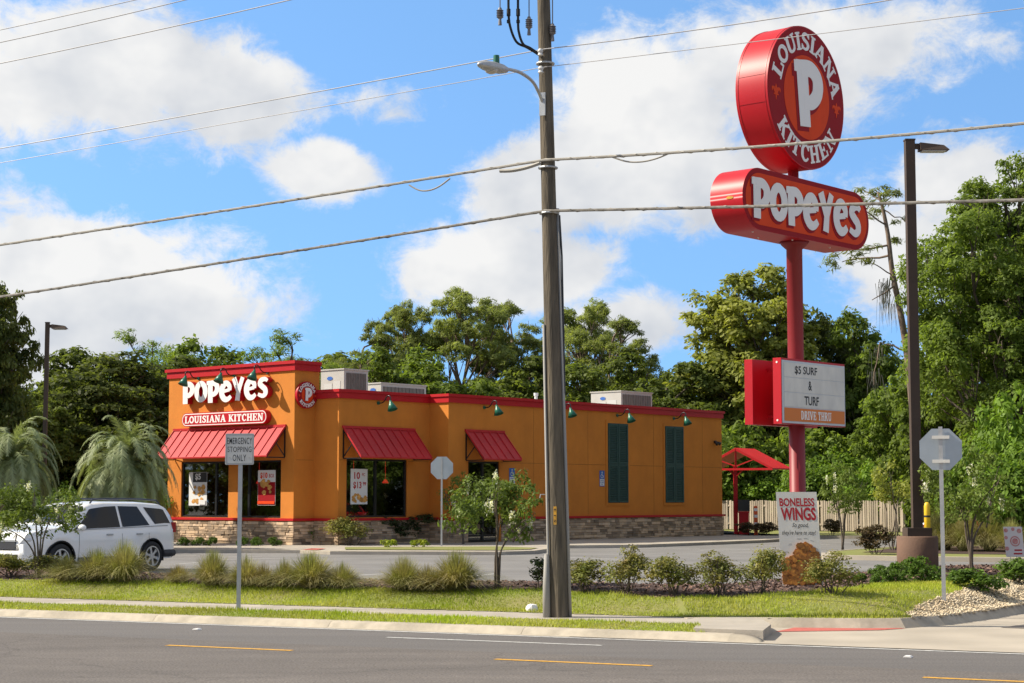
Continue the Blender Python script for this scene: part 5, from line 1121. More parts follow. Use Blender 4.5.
b = MB(); b.lathe([(.09, 0), (.09, 1.3), (.07, 1.34)], 14); b.build('tube', mat('marker_orange', (.75, .12, .03), .5), t)
for z_ in (.45, .8, 1.1): b = MB(); b.lathe([(.093, z_), (.093, z_ + .13)], 14); b.build('band', M_white, t)
q = at(927.5, 532, 55.5); q[2] = 0; t = thing('bollard', 'yellow rounded bollard behind the round brown pedestal', 'bollard', q)
b = MB(); b.lathe([(.095, 0), (.095, 1.44), (.08, 1.52), (.04, 1.57)], 18); b.build('sleeve', mat('bollard_yellow', (.75, .48, .02), .45), t, smooth=True)
b = MB(); b.lathe([(.098, 1.1), (.098, 1.16)], 18); b.build('band', M_ink, t)
# clearance bar
q = at(966, 540, 74); q[2] = 0; zb_ = float(at(940, 466.5, 74)[2]); xa = float(at(919, 466, 74)[0] - q[0]); t = thing('clearance_bar', 'thin red horizontal clearance bar high among the trees right of the light pole', 'clearance bar', q)
b = MB(); b.box(-.06, .06, -.06, .06, 0, zb_ + .05); b.build('post', M_bronze, t)
b = MB(); b.tube([(.0, 0, zb_), (xa, 0, zb_)], .05, 8); b.build('bar', M_red, t)

# ================================================================== wooden fence
M_fence = mat('fence_wood', (.46, .385, .30), .9, col2=(.31, .25, .19), scale=1.6, attr=.25, stretch=(4, 4, .5), detail=8)
q0 = at(712, 534, 96)[:2]; q1 = at(905, 533, 87.7)[:2]; d_ = q1 - q0; Lf = np.hypot(*d_); d_ /= Lf; nf = A_([d_[1], -d_[0]])
t = thing('wood_fence', 'weathered grey brown shadow box wood fence at the back of the lot', 'fence', (*q0, 0))
n_p = int(Lf / .145)
for k in range(n_p):
    if k * .145 > Lf: break
sec = 100; step = Lf / 92
for k in range(92):
    b = MB(); x_ = k * step; o_ = nf * (.03 if k % 9 else -.03); w_ = step * .37; c_ = d_ * x_ + o_; hz = 1.56 + rnd.uniform(-.03, .03)
    P4 = [c_ - d_ * w_ - nf * .01, c_ + d_ * w_ - nf * .01, c_ + d_ * w_ + nf * .01, c_ - d_ * w_ + nf * .01]
    vs = [(*p, z) for z in (.04, hz) for p in P4]; b.add(vs, [(0, 3, 2, 1), (4, 5, 6, 7), (0, 1, 5, 4), (1, 2, 6, 5), (2, 3, 7, 6), (3, 0, 4, 7)]); b.build('picket', M_fence, t)
b = MB()
for z_ in (.35, 1.3): b.bar((0, 0, z_), (*(d_ * Lf), z_), .04, .09)
b.build('rail', M_fence, t)
for k in range(5): b = MB(); c_ = d_ * (Lf * k / 4) ; b.box(c_[0] - .05, c_[0] + .05, c_[1] + .05, c_[1] + .15, 0, 1.5); b.build('post', M_fence, t)

# ================================================================== cars
def car(name, label, q, yaw, paint, Lc=5.1, Wc=1.0, H=1.72, wb=3.02, sedan=False):
    t = thing(name, label, 'car', q, yaw)
    sc = H / 1.72; XF = Lc / 2
    if not sedan:
        tx = [-XF, -XF + .04, -XF + .16, -XF + .30, -XF + .48, -1.3, 0, .45, .62, 1.38, 1.62, 2.1, 2.35, XF - .06, XF]
        tz = [.92, 1.05, 1.40, 1.60, 1.67, 1.71, 1.72, 1.68, 1.63, 1.17, 1.12, 1.06, 1.0, .88, .72]
    else:
        tx = [-XF, -XF + .04, -XF + .5, -XF + .75, -.95, -.2, .2, .35, 1.15, 1.4, 1.9, XF - .2, XF - .05, XF]; tz = [.85, 1.08, 1.18, 1.2, 1.62, 1.72, 1.70, 1.66, 1.14, 1.08, 1.0, .9, .8, .65]
    zt = lambda x: float(np.interp(x, tx, tz)) * sc
    zbf = lambda x: min(float(np.interp(x, [-XF, 0, 1.4, XF], [1.12, 1.06, 1.04, .92])) * sc, zt(x) - .03)
    hwf = lambda x: float(np.interp(x, [-XF, -XF + .05, -XF + .25, -XF + .8, -.5, .8, XF - .7, XF - .25, XF - .06, XF], [.72, .84, .92, .97, .98, .98, .95, .84, .68, .52])) * Wc
    xr, xf = -wb / 2 + .02, wb / 2 + .02; RA = .43
    def zl(x):
        z = .30 if abs(x) < XF - .2 else .34
        for xw in (xr, xf):
            if abs(x - xw) < RA: z = max(z, .36 + math.sqrt(RA * RA - (x - xw) ** 2))
        return z * (sc if sedan else 1)
    stn = sorted(set(list(np.linspace(-XF, XF, 60)) + [xr - RA, xr + RA, xf - RA, xf + RA, xr - RA + .02, xr + RA - .02, xf - RA + .02, xf + RA - .02] + tx))
    def section(x):
        w, zz, b_, l_ = hwf(x), zt(x), zbf(x), zl(x); k = min(1, max(0, (zz - b_) / .6)); wr = w * (1 - .25 * k); e = (zz - b_)
        return [(w * .975, l_), (w * .99, l_ + (.62 - l_) * .5 if l_ < .62 else l_ + .01), (w, max(l_ + .02, .72)), (w * .995, max(l_ + .03, b_ - .10)), (w * .955, b_), (wr + (w * .955 - wr) * .06 + .0, b_ + e * .88), (wr * .93, zz - e * .03 - .006), (wr * .6, zz + .008), (0, zz + .015)]
    b = MB(); vs = []; n = 9
    for x in stn:
        s_ = section(x); vs += [(x, y, z) for y, z in s_] + [(x, -y, z) for y, z in s_]
    fs = []
    for i in range(len(stn) - 1):
        for k in range(n - 1):
            a, c = i * 2 * n + k, (i + 1) * 2 * n + k
            fs.append((a, a + 1, c + 1, c)); fs.append((a + n, c + n, c + n + 1, a + n + 1))
    for i in (0, len(stn) - 1): 
        f = [i * 2 * n + k for k in range(n)] + [i * 2 * n + n + k for k in range(n - 2, -1, -1)]; fs.append(tuple(f if i else f[::-1]))
    b.add(vs, fs); body = b.build('body', paint, t, smooth=True)
    b = MB(); b.box(-XF + .3, XF - .3, -.72 * Wc, .72 * Wc, .24, .75); b.build('underbody', M_rubber, t)
    def surf(x, f):          # side glass plane
        w, zz, b_ = hwf(x), zt(x), zbf(x); k = min(1, max(0, (zz - b_) / .6)); wr = w * (1 - .25 * k); e = zz - b_
        y0_, z0_, y1_, z1_ = w * .955, b_, wr + (w * .955 - wr) * .06, b_ + e * .88
        return y0_ + (y1_ - y0_) * f, z0_ + (z1_ - z0_) * f
    M_cg = mat('car_window', (.010, .012, .015), .08, spec=.4)
    side = [((1.16, .06), (.50, .90), (-.38, .95), (-.40, .06)), ((-.48, .06), (-.46, .95), (-1.12, .93), (-1.42, .08)), ((-1.62, .12), (-1.34, .90), (-2.05, .86), (-2.22, .16))]
    if sedan: side = [((.95, .06), (.30, .86), (-.20, .92), (-.25, .06)), ((-.33, .06), (-.28, .92), (-.85, .86), (-1.3, .08))]
    for sg in (1, -1):
        for c4 in side:
            b = MB(); g = []; NU, NV = 10, 5
            for i in range(NU + 1):
                for j in range(NV + 1):
                    u, v = i / NU, j / NV; p0 = A_(c4[0]) * (1 - v) + A_(c4[1]) * v; p1 = A_(c4[3]) * (1 - v) + A_(c4[2]) * v; p = p0 * (1 - u) + p1 * u
                    y, z = surf(p[0], p[1]); g.append((p[0], sg * (y + .008), z + .003))
            f = [(i * (NV + 1) + j, i * (NV + 1) + j + 1, (i + 1) * (NV + 1) + j + 1, (i + 1) * (NV + 1) + j) for i in range(NU) for j in range(NV)]
            b.add(g, f); b.build('window', M_cg, t, smooth=True)
        b = MB(); xs_ = (1.1, -2.1) if not sedan else (.9, -1.2); b.tube([(x, sg * (surf(x, .04)[0] + .012), surf(x, .04)[1] - .005) for x in np.linspace(*xs_, 12)], .012, 5); b.build('belt_trim', M_galv, t)
        xm = 1.0 if not sedan else .8; yb_, zb2 = surf(xm, .1); b = MB(); b.ball((xm, sg * (yb_ + .15), zb2 + .03), .12, 10, sq=(.75, 1, .68)); b.tube([(xm + .02, sg * (yb_ - .02), zb2 - .02), (xm, sg * (yb_ + .12), zb2)], .03, 6); b.build('mirror', paint, t, smooth=True)
        for xh in ((.0, -1.02) if not sedan else (-.1, -.95)): b = MB(); y = hwf(xh) + .012; b.bar((xh - .10, sg * y, .93 * sc), (xh + .10, sg * y, .93 * sc), .03, .035); b.build('door_handle', M_galv, t)
        for xh in ((.98, -.43, -1.36) if not sedan else (.9, -.29, -1.15)):
            b = MB(); x2 = xh - (.12 if xh == min(.98, -1.36) else 0); b.tube([(xh, sg * (hwf(xh) * .995 + .001), .95 * sc), (xh, sg * (hwf(xh) * 1.0 + .001), .72 * sc), (xh, sg * (hwf(xh) * .99 + .001), .42 * sc)], .005, 4); b.build('door_gap', M_ink, t)
        b = MB(); b.bar((xr + .52, sg * (.955 * Wc), .34), (xf - .52, sg * (.955 * Wc), .34), .05, .13); b.build('sill_cladding', mat('cladding', (.10, .10, .105), .6), t)
        for xw in (xr, xf):
            b = MB(); P = [(xw + (RA + .01) * math.cos(a), sg * (hwf(xw + RA * math.cos(a)) * .985 + .004), .36 + (RA + .01) * math.sin(a)) for a in np.linspace(0.02, math.pi - .02, 18)]; b.tube(P, .022, 5); b.build('arch_trim', M_rubber if not sedan else paint, t)
        if not sedan:
            b = MB(); pts = [(x, sg * .66, zt(x) + .075) for x in np.linspace(.3, -1.9, 10)]; b.tube([(.38, sg * .66, zt(.38) + .0)] + pts + [(-2.0, sg * .66, zt(-2.0) + .0)], .022, 6); b.build('roof_rail', mat('railgrey', (.05, .06, .09), .35, metal=.5), t)
        b = MB(); y = hwf(-XF + .12); b.box(-XF + .03, -XF + .16, sg * (y - .06) - .065, sg * (y - .06) + .065, .95 * sc, 1.20 * sc) if not sedan else b.box(-XF + .01, -XF + .15, sg * y - .1, sg * y + .02, .8, .95); b.build('tail_light', mat('taillight', (.35, .012, .015), .2), t)
        b = MB(); y = hwf(XF - .18); b.ball((XF - .20, sg * (y - .12), .84 * sc), .17, 10, sq=(.8, .7, .5)); b.build('headlight', mat('headlight', (.62, .64, .66), .12, metal=.3), t, smooth=True)
    # windscreen and back glass follow the same loft
    def crossglass(xa, xb, fw):
        g = []; NU, NV = 8, 6
        for i in range(NU + 1):
            x = xa + (xb - xa) * i / NU
            for j in range(NV + 1):
                f = -1 + 2 * j / NV; s_ = section(x); ws = s_[5][0] if True else 0; y = f * s_[6][0] * fw; g.append((x + .006, y, zt(x) + .016 - .02 * abs(f) ** 2))
        b = MB(); b.add(g, [(i * (NV + 1) + j, i * (NV + 1) + j + 1, (i + 1) * (NV + 1) + j + 1, (i + 1) * (NV + 1) + j) for i in range(NU) for j in range(NV)]); b.build('windscreen', M_cg, t, smooth=True)
    crossglass(1.30 if not sedan else 1.08, .64 if not sedan else .38, .97)
    if sedan: crossglass(-1.9, -1.0, .95)
    b = MB(); b.box(XF - .05, XF + .012, -.42 * Wc, .42 * Wc, .62 * sc, .80 * sc); b.box(XF - .1, XF + .005, -.5 * Wc, .5 * Wc, .36, .5); b.build('grille', mat('grille', (.05, .05, .055), .4), t)
    b = MB(); b.box(XF - .02, XF + .02, -.44 * Wc, .44 * Wc, .80 * sc, .84 * sc); b.build('grille_bar', M_galv, t)
    b = MB(); b.box(-XF - .012, -XF + .3, -.70 * Wc, .70 * Wc, .31, .54)
    for sg in (1, -1): b.tube([(-XF + .02, sg * .68 * Wc, .43), (-XF + .10, sg * (hwf(-XF + .10) - .03), .43), (-XF + .3, sg * (hwf(-XF + .3) - .02), .43), (-XF + .58, sg * (hwf(-XF + .58) - .03), .43)], .095, 8) ; b.build('rear_bumper', mat('cladding', (.10, .10, .105), .6), t)
    for xw in (xr, xf):
        for sg in (1, -1):
            w = MB(); c = (xw, sg * (.98 * Wc - .13), .37); R_ = .37
            prof = [(.25, -.11), (.30, -.125), (.355, -.11), (R_, -.07), (R_, .07), (.355, .11), (.30, .125), (.25, .11)]
            vs = [(c[0] + r0 * math.cos(a), c[1] + y0, c[2] + r0 * math.sin(a)) for r0, y0 in prof for a in np.linspace(0, 2 * math.pi, 32, endpoint=False)]
            m_ = len(prof); w.add(vs, [(i * 32 + k, i * 32 + (k + 1) % 32, ((i + 1) % m_) * 32 + (k + 1) % 32, ((i + 1) % m_) * 32 + k) for i in range(m_) for k in range(32)]); wo_ = w.build('wheel', M_rubber, t, smooth=True)
            r = MB(); yo = c[1] + sg * .075
            r.M = frame((c[0], yo, c[2]), (1, 0, 0), (0, 0, 1))
            ribbon(r, ell(0, 0, .237, .237, 0, 360, 32), .03, -.05, .05, True)
            for k in range(6):
                a = k * math.pi / 3 + .3; ca_, sa_ = math.cos(a), math.sin(a); ribbon(r, [A_([.04 * ca_, .04 * sa_]), A_([.13 * ca_, .13 * sa_]), A_([.235 * ca_, .235 * sa_])], [.07, .055, .085], -.03, .03)
            r.prism(ell(0, 0, .06, .06, 0, 360, 16), -.035, .038); r.build('rim', mat('rim_silver', (.55, .56, .58), .3, metal=.8), wo_)
            d = MB(); d.M = frame((c[0], c[1] + sg * .0, c[2]), (1, 0, 0), (0, 0, 1)); d.prism(ell(0, 0, .23, .23, 0, 360, 24), -.02, .02); d.build('brake_disc', M_black, wo_)
    return t
M_cwhite = mat('paint_car_white', (.86, .85, .82), .25, coat=1.0, spec=.5)
M_cred = mat('paint_car_red', (.45, .015, .02), .25, coat=1.0)
hd = math.radians(58); dirc = A_([-math.cos(hd), -math.sin(hd), 0]); rw = G(153.5, 571, -.10)     # contact of the near rear wheel
leftv = A_([math.sin(hd), -math.cos(hd), 0])
ctr = rw - leftv * .86 + dirc * 1.49 + A_([-.10, 0, 0]); ctr[2] = -.10
car('parked_car', 'white sport utility car behind the ornamental grass at the left edge', ctr, math.atan2(dirc[1], dirc[0]), M_cwhite, 4.9, .98, 1.71)
q = at(985, 545, 66); q[2] = -.0
car('parked_car', 'red car mostly hidden behind the small tree at the right', q, math.radians(172), M_cred, 4.6, .92, 1.45, 2.7, True)
# ================================================================== vegetation
def leafquads(C, N, size, R, aspect=1.0, droop=0.0):
    """leaf faces: centres C, rough normals N"""
    n = len(C); N = N + R.normal(0, .42, (n, 3)); N /= np.linalg.norm(N, axis=1, keepdims=True) + 1e-9
    T = np.cross(N, R.normal(0, 1, (n, 3))); T /= np.linalg.norm(T, axis=1, keepdims=True) + 1e-9
    B = np.cross(N, T); s = (size * R.uniform(.6, 1.35, n))[:, None]
    V = np.stack([C - T * s, C - B * s * .5 * aspect + T * s * .1, C + T * s, C + B * s * .5 * aspect + T * s * .1], 1)
    V[:, 2, 2] -= droop * s[:, 0]
    return V.reshape(-1, 3)
def foliage(lobes, R, per_lobe, per_clump, clump_r, leaf, aspect=1.1, flat=.8, fill=.15, under=.35):
    Cs, Ns, Vr = [], [], []
    for (lx, ly, lz, lr) in lobes:
        k = max(3, int(per_lobe * (lr ** 2)))
        d = R.normal(0, 1, (k, 3)); d[:, 2] += .25; d /= np.linalg.norm(d, axis=1, keepdims=True)
        cc_ = np.array([lx, ly, lz]) + d * np.array([1, 1, flat]) * lr * R.uniform(.55, 1.0, (k, 1))
        for c in cc_:
            cr_ = clump_r * R.uniform(.6, 1.25); m = int(per_clump * R.uniform(.6, 1.3))
            e = R.normal(0, 1, (m, 3)); e /= np.linalg.norm(e, axis=1, keepdims=True); e[:, 2] = np.where(e[:, 2] < -under, -e[:, 2], e[:, 2])
            rr = cr_ * R.uniform(.35, 1.05, (m, 1))
            Cs.append(c + e * rr * np.array([1.1, 1.1, .8])); Ns.append(e * .8 + np.array([0, 0, .55])); Vr.append(np.clip(R.normal(.5, .16, m) + R.normal(0, .1), 0, 1))
    C = np.concatenate(Cs); N = np.concatenate(Ns); v = np.concatenate(Vr)
    return leafquads(C, N, leaf, R, aspect), v
def limb(b, p0, p1, r0, r1, R, bend=.12, n=5, seg=7):
    p0, p1 = np.array(p0, float), np.array(p1, float); L = np.linalg.norm(p1 - p0); pts = [p0 + (p1 - p0) * t + (R.normal(0, bend * L * .35, 3) if 0 < t < 1 else 0) + np.array([0, 0, -.06 * L * math.sin(math.pi * t)]) * 0 for t in np.linspace(0, 1, n)]
    b.tube(cr(pts, 2), list(np.linspace(r0, r1, (n - 1) * 2 + 1)), seg, cap=False); return pts
M_bark = mat('bark', (.16, .125, .095), .95, col2=(.07, .055, .042), scale=3, stretch=(2, 2, .4), bump=.7, bscale=10)
M_pbark = mat('pine_bark', (.26, .19, .14), .95, col2=(.12, .085, .065), scale=4, stretch=(2, 2, .5), bump=.7, bscale=10)
M_oak = leafmat('oak_leaf', (.165, .200, .050), (.110, .145, .038), trans=.55)
M_oakd = leafmat('dark_oak_leaf', (.140, .165, .048), (.095, .118, .038), trans=.55)
M_lite = leafmat('light_leaf', (.37, .38, .090), (.28, .31, .075), trans=.45)
M_brite = leafmat('bright_leaf', (.20, .31, .045), (.14, .23, .035), trans=.4)
M_mid = leafmat('mid_leaf', (.200, .265, .055), (.140, .195, .045), trans=.55)
M_pine = leafmat('pine_needle', (.270, .300, .100), (.195, .230, .075), trans=.52)
M_moss = mat('spanish_moss', (.30, .29, .23), .95, attr=.3)
TOP = {}; DIM = {}; KEEP = {}
def label_key(t): return t.name
def mktree(label, mleaf, mbark, seed, H, R_, z0, nl, lob=(.30, .45), leaf=.13, per_lobe=9, per_clump=42, clump_r=.5, kind='oak', tr=.22, lean=(0, 0), flat=.8, group=None, name='tree', cat='tree'):
    R = np.random.RandomState(seed); t = thing(name, label, cat, (0, 0, -50), 0, group)
    cz = (H + z0) / 2; hz = (H - z0) / 2; lobes = []
    for i in range(nl):
        for _ in range(30):
            d = R.normal(0, 1, 3); d /= np.linalg.norm(d)
            if kind == 'pine': f = R.uniform(.55, .95); lr = R_ * R.uniform(*lob)
            else: f = R.uniform(.45, .78); lr = R_ * R.uniform(*lob)
            wz = 1 - .35 * max(0, d[2]) if kind != 'pine' else 1
            p = np.array([d[0] * R_ * f * wz, d[1] * R_ * f * wz, cz + d[2] * hz * min(1, f + .1)])
            if all(np.linalg.norm((p - np.array(q[:3])) / 1.0) > .62 * (lr + q[3]) * (.9 if kind != 'pine' else 1.15) for q in lobes): break
        lobes.append((p[0] + lean[0] * (p[2] / H), p[1] + lean[1] * (p[2] / H), p[2], lr))
    if kind != 'pine': lobes.append((lean[0] * .6, lean[1] * .6, cz, R_ * .5))
    b = MB(); top = np.array([lean[0], lean[1], H - hz * .35]); tp = limb(b, (0, 0, -.3), top, tr, tr * .25, R, .05, 7, 10)
    for (lx, ly, lz, lr) in lobes:
        zf = max(z0 * .5, lz - (abs(lx) + abs(ly)) * .7 - .3); i = min(len(tp) - 1, max(1, int(zf / max(.1, top[2]) * (len(tp) - 1)))); s0 = tp[i]
        q = limb(b, s0, (lx, ly, lz), tr * .42, .03, R, .14, 4, 6)
        for _ in range(3):
            e = R.normal(0, 1, 3); e[2] = abs(e[2]) * .5; e /= np.linalg.norm(e); limb(b, q[2], np.array([lx, ly, lz]) + e * lr * .9, tr * .16, .015, R, .15, 3, 5)
    b.build('trunk', mbark, t, smooth=True)
    V, v = foliage(lobes, R, per_lobe, per_clump, clump_r, leaf, flat=flat, aspect=1.1 if kind != 'pine' else .38)
    TOP[id(t)] = float(np.percentile(V[:, 2], 99.7)); KEEP[label_key(t)] = (V, v)
    fastmesh('crown', V, np.arange(len(V)).reshape(-1, 4), v, mleaf, parent=t)
    return t
def put(src, used, q, H0, H, rot, label=None, group=None, wid=1.0):
    s_ = H / TOP[id(src)]
    if id(src) not in used:
        used[id(src)] = 1; o = src; o.location = tuple(float(v) for v in q); o.rotation_euler.z = rot; o.scale = (s_ * wid, s_ * wid, s_)
        if label: o['label'] = label
        if group: o['group'] = group
        return o
    return dup(src, q, rot, (s_ * wid, s_ * wid, s_), label, group)
used = {}
GRP = 'trees of the wood behind the lot'
oakA = mktree('x', M_oakd, M_bark, 21, 10, 4.2, 1.6, 17, group=GRP, leaf=.13, per_lobe=15, per_clump=60)
oakB = mktree('x', M_oak, M_bark, 22, 10, 4.0, 1.4, 15, group=GRP, leaf=.135, per_lobe=15, per_clump=58)
oakC = mktree('x', M_mid, M_bark, 23, 10, 3.6, 1.2, 14, group=GRP, leaf=.13, per_lobe=16, per_clump=58)
liteA = mktree('x', M_lite, M_bark, 24, 13, 3.9, 2.0, 30, (.24, .36), leaf=.13, per_lobe=18, per_clump=62, clump_r=.5, group=GRP)
pineA = mktree('x', M_pine, M_pbark, 25, 15, 4.1, 6.0, 36, (.21, .33), leaf=.17, per_lobe=17, per_clump=72, clump_r=.42, kind='pine', tr=.24, flat=.55, group=GRP, name='pine_tree', cat='pine tree')
pineB = mktree('x', M_pine, M_pbark, 26, 15, 3.6, 5.0, 32, (.21, .33), leaf=.17, per_lobe=17, per_clump=72, clump_r=.42, kind='pine', tr=.22, lean=(.8, .3), flat=.55, group=GRP, name='pine_tree', cat='pine tree')
thin = mktree('x', M_mid, M_bark, 27, 12, 2.6, 4.5, 14, (.24, .38), leaf=.14, per_lobe=26, per_clump=50, clump_r=.45, kind='pine', tr=.12, group=GRP)
bigR = mktree('x', M_mid, M_bark, 28, 14, 5.2, 1.5, 44, (.20, .30), leaf=.085, per_lobe=20, per_clump=95, clump_r=.46, group=GRP, tr=.28)
def H_at(x, ytop, Y): return float(at(x, ytop, Y)[2])
# (source, its height, x px, top y px, distance, rotation, width factor, label)
TR = [
 (oakA, 10, -18, 286, 66, .3, .50, 'tallest dark evergreen tree cut by the left edge of the picture'),
 (oakB, 10, 66, 353, 84, 1.2, 1.0, 'broad dark tree right behind the slim left light pole'),
 (oakA, 10, 112, 356, 80, 2.1, 1.25, 'dark oak directly behind the silvery feathery palm'),
 (oakB, 10, 165, 358, 86, 3.4, 1.2, 'dark oak whose crown touches the left edge of the orange tower'),
 (thin, 12, 150, 330, 112, .4, .95, 'small open crown rising alone above the dark oaks left of the tower'),
 (oakC, 10, 188, 341, 105, .8, .9, 'rounded green crown just above the left end of the red parapet'),
 (oakC, 10, 235, 350, 112, 2.2, 1.0, 'yellowish green crown above the middle of the tower parapet'),
 (thin, 12, 290, 334, 104, 1.9, 1.1, 'airy light green tree above the right end of the tower parapet'),
 (oakB, 10, 335, 358, 118, .9, 1.1, 'low dark crown behind the tall grey rooftop unit'),
 (pineB, 15, 372, 333, 112, 2.9, .95, 'leftmost short pine above the long low rooftop unit'),
 (pineA, 15, 405, 303, 118, .2, .70, 'slender pine with a round top, second pine from the left'),
 (pineA, 15, 468, 293, 116, 2.6, .86, 'tallest dense pine left of the wooden utility pole'),
 (pineB, 15, 512, 304, 120, 4.2, .85, 'pine just left of the wooden utility pole'),
 (pineA, 15, 583, 303, 122, 5.2, .8, 'pine just right of the wooden utility pole'),
 (pineB, 15, 616, 320, 117, 1.4, .9, 'wide topped pine right of the utility pole, highest there'),
 (oakC, 10, 430, 350, 108, 1.7, 1.0, 'rounded mid green tree filling in under the dense pines'),
 (oakC, 10, 372, 352, 104, 4.4, .9, 'mid green tree under the slender left pine'),
 (oakB, 10, 520, 358, 112, 3.1, 1.1, 'dark green tree under the pines beside the utility pole'),
 (oakB, 10, 648, 356, 110, 5.1, .9, 'small dark crown at the right end of the pines'),
 (oakB, 10, 590, 368, 105, .1, 1.1, 'grey green oak above the lone beige rooftop unit'),
 (oakB, 10, 668, 365, 102, 2.4, 1.2, 'grey green oak between the beige rooftop unit and the light green tree'),
 (oakC, 10, 700, 372, 108, 3.9, 1.0, 'green oak touching the left side of the large light green tree'),
 (liteA, 13, 757, 268, 104, .5, 1.0, 'large billowing light green tree behind the red sign pole'),
 (oakA, 10, 815, 318, 107, .6, .72, 'dark crown tucked behind the right side of the light green tree'),
 (oakC, 10, 862, 316, 103, 2.8, .72, 'green tree between the sign pole and the bare leaning pine'),
 (oakC, 10, 845, 376, 106, 1.1, .9, 'dark tree low behind the fence right of the sign pole'),
 (oakC, 10, 908, 362, 94, 5.5, .75, 'tree directly behind the tall brown light pole'),
 (bigR, 14, 1012, 172, 66, .9, .80, 'huge green tree filling the right edge of the picture'),
 (bigR, 14, 1085, 190, 72, 3.2, 1.0, 'tall tree at the right whose trunk stands outside the picture'),
 (oakC, 10, 948, 345, 76, .2, .75, 'green tree between the light pole and the huge right tree'),
 (oakB, 10, 20, 372, 76, 5.2, 1.0, 'dark tree low behind the palm at the left edge'),
 (oakA, 10, -85, 330, 74, 4.1, 1.0, 'dark tree beyond the left edge of the picture'),
]
for src, H0, x, yt, Y, rot, wd, lb in TR:
    q = at(x, 500, Y); q[2] = -.3; put(src, used, q, H0, (H_at(x, yt, Y) + .3) * 1.0, rot, lb, GRP, wd)
# far rank closing the wood
R9 = np.random.RandomState(5)
def massed(name, label, cat, key, spots, m, thin_=1):
    V0, v0 = KEEP[key]; V0 = V0.reshape(-1, 4, 3)[::thin_]; v0 = v0[::thin_]; Vs, vs_ = [], []
    for (p, rot, sx, sz) in spots:
        c, s_ = math.cos(rot), math.sin(rot); Q = V0.copy(); x_, y_ = Q[..., 0] * sx, Q[..., 1] * sx
        Vs.append(np.stack([x_ * c - y_ * s_ + p[0], x_ * s_ + y_ * c + p[1], Q[..., 2] * sz + p[2]], -1)); vs_.append(v0)
    V = np.concatenate(Vs).reshape(-1, 3); fastmesh(name, V, np.arange(len(V)).reshape(-1, 4), np.concatenate(vs_), m, label=label, category=cat, kind='stuff')
sp = []
for k, x in enumerate(range(-260, 1300, 62)):
    Y = 132 + R9.uniform(-5, 8); q = at(x + R9.uniform(-12, 12), 500, Y); q[2] = -.3; yt = 385 + R9.uniform(-12, 14); h_ = H_at(x, yt, Y) / 10; sp.append((q, R9.uniform(0, 6), h_ * 1.35, h_))
massed('woodland', 'distant dark green wood closing the view behind the nearer trees', 'wood', oakA.name, sp, M_oakd)
for k, (x, y) in enumerate([(-45, 58), (-52, 66), (-47, 76), (-40, 50), (36, 60), (42, 68), (48, 76), (38, 78), (-38, -28), (-30, -36), (-20, -30), (-46, -16), (-52, -4), (-9, -38), (4, -34), (17, -36), (30, -28), (42, -18), (50, -4), (60, 10)]):
    q = np.array([x, y, -.3]); dup((oakB, oakC)[k % 2], q, k * 1.3, 1.05, 'broad tree outside the picture, beside the lot or across the road', 'trees outside the picture')
# bushes --------------------------------------------------------------
def mkbush(label, mleaf, seed, H, R_, leaf, n_l=9, per_lobe=60, per_clump=24, clump=.14, stems=7, group=None, name='shrub', flowers=None, base=.12, lob=(.34, .5), aspect=1.0, cat='shrub', spread=.75, stem_r=.012):
    R = np.random.RandomState(seed); t = thing(name, label, cat, (0, 0, -50), 0, group); lobes = []
    for i in range(n_l):
        a = R.uniform(0, 6.28); f = math.sqrt(R.rand()) * spread; z = R.uniform(base + .25, .80) * H * (1 - .25 * f)
        lobes.append((math.cos(a) * R_ * f, math.sin(a) * R_ * f, z, R_ * R.uniform(*lob)))
    b = MB()
    for i in range(stems):
        l = lobes[i % n_l]
        if name == 'crape_myrtle': b.tube(cr([(R.normal(0, .03), R.normal(0, .03), -.1), (l[0] * .08 + R.normal(0, .03), l[1] * .1, l[2] * .28), (l[0] * .16 + R.normal(0, .02), l[1] * .2, l[2] * .55), (l[0] * .5, l[1] * .5, l[2] * .82), (l[0], l[1], l[2])], 3), list(np.linspace(stem_r, stem_r * .3, 13)), 6)
        else: limb(b, (R.normal(0, .03), R.normal(0, .03), -.1), (l[0], l[1], l[2]), stem_r, stem_r * .3, R, .12, 4, 5)
        for _ in range(2): e = R.normal(0, 1, 3); e[2] = abs(e[2]); e /= np.linalg.norm(e); limb(b, (l[0] * .7, l[1] * .7, l[2] * .75), (l[0] + e[0] * l[3], l[1] + e[1] * l[3], l[2] + e[2] * l[3] * 1.1), stem_r * .5, .003, R, .1, 3, 4)
    b.build('stem', M_bark, t)
    V, v = foliage(lobes, R, per_lobe / (R_ ** 2) * .62, per_clump, clump, leaf, aspect=aspect, under=.6)
    DIM[id(t)] = (float(np.percentile(V[:, 2], 99.5)), float(np.percentile(V[:, 0], 99) - np.percentile(V[:, 0], 1))); KEEP[label_key(t)] = (V, v)
    fastmesh('foliage', V, np.arange(len(V)).reshape(-1, 4), v, mleaf, parent=t)
    if flowers:
        mf, nf, fr = flowers
        for i in range(nf):
            l = lobes[R.randint(n_l)]; e = R.normal(0, 1, 3); e[2] = abs(e[2]) * .7; e[1] -= .6; e /= np.linalg.norm(e); c = np.array(l[:3]) + e * l[3] * 1.15
            P = c + R.normal(0, 1, (60, 3)) * fr * .45 * np.array([.8, .8, 1.2]); V = leafquads(P, R.normal(0, 1, (60, 3)), fr * .28, R, 1.4); fastmesh('blossom', V, np.arange(len(V)).reshape(-1, 4), R.rand(60), mf, parent=t)
    return t
M_sh = leafmat('shrub_leaf', (.20, .24, .060), (.27, .20, .07), trans=.3, scale=3.5, objvar=.1)
M_shd = leafmat('shrub_dark', (.035, .055, .018), (.06, .07, .03), trans=.25, scale=3)
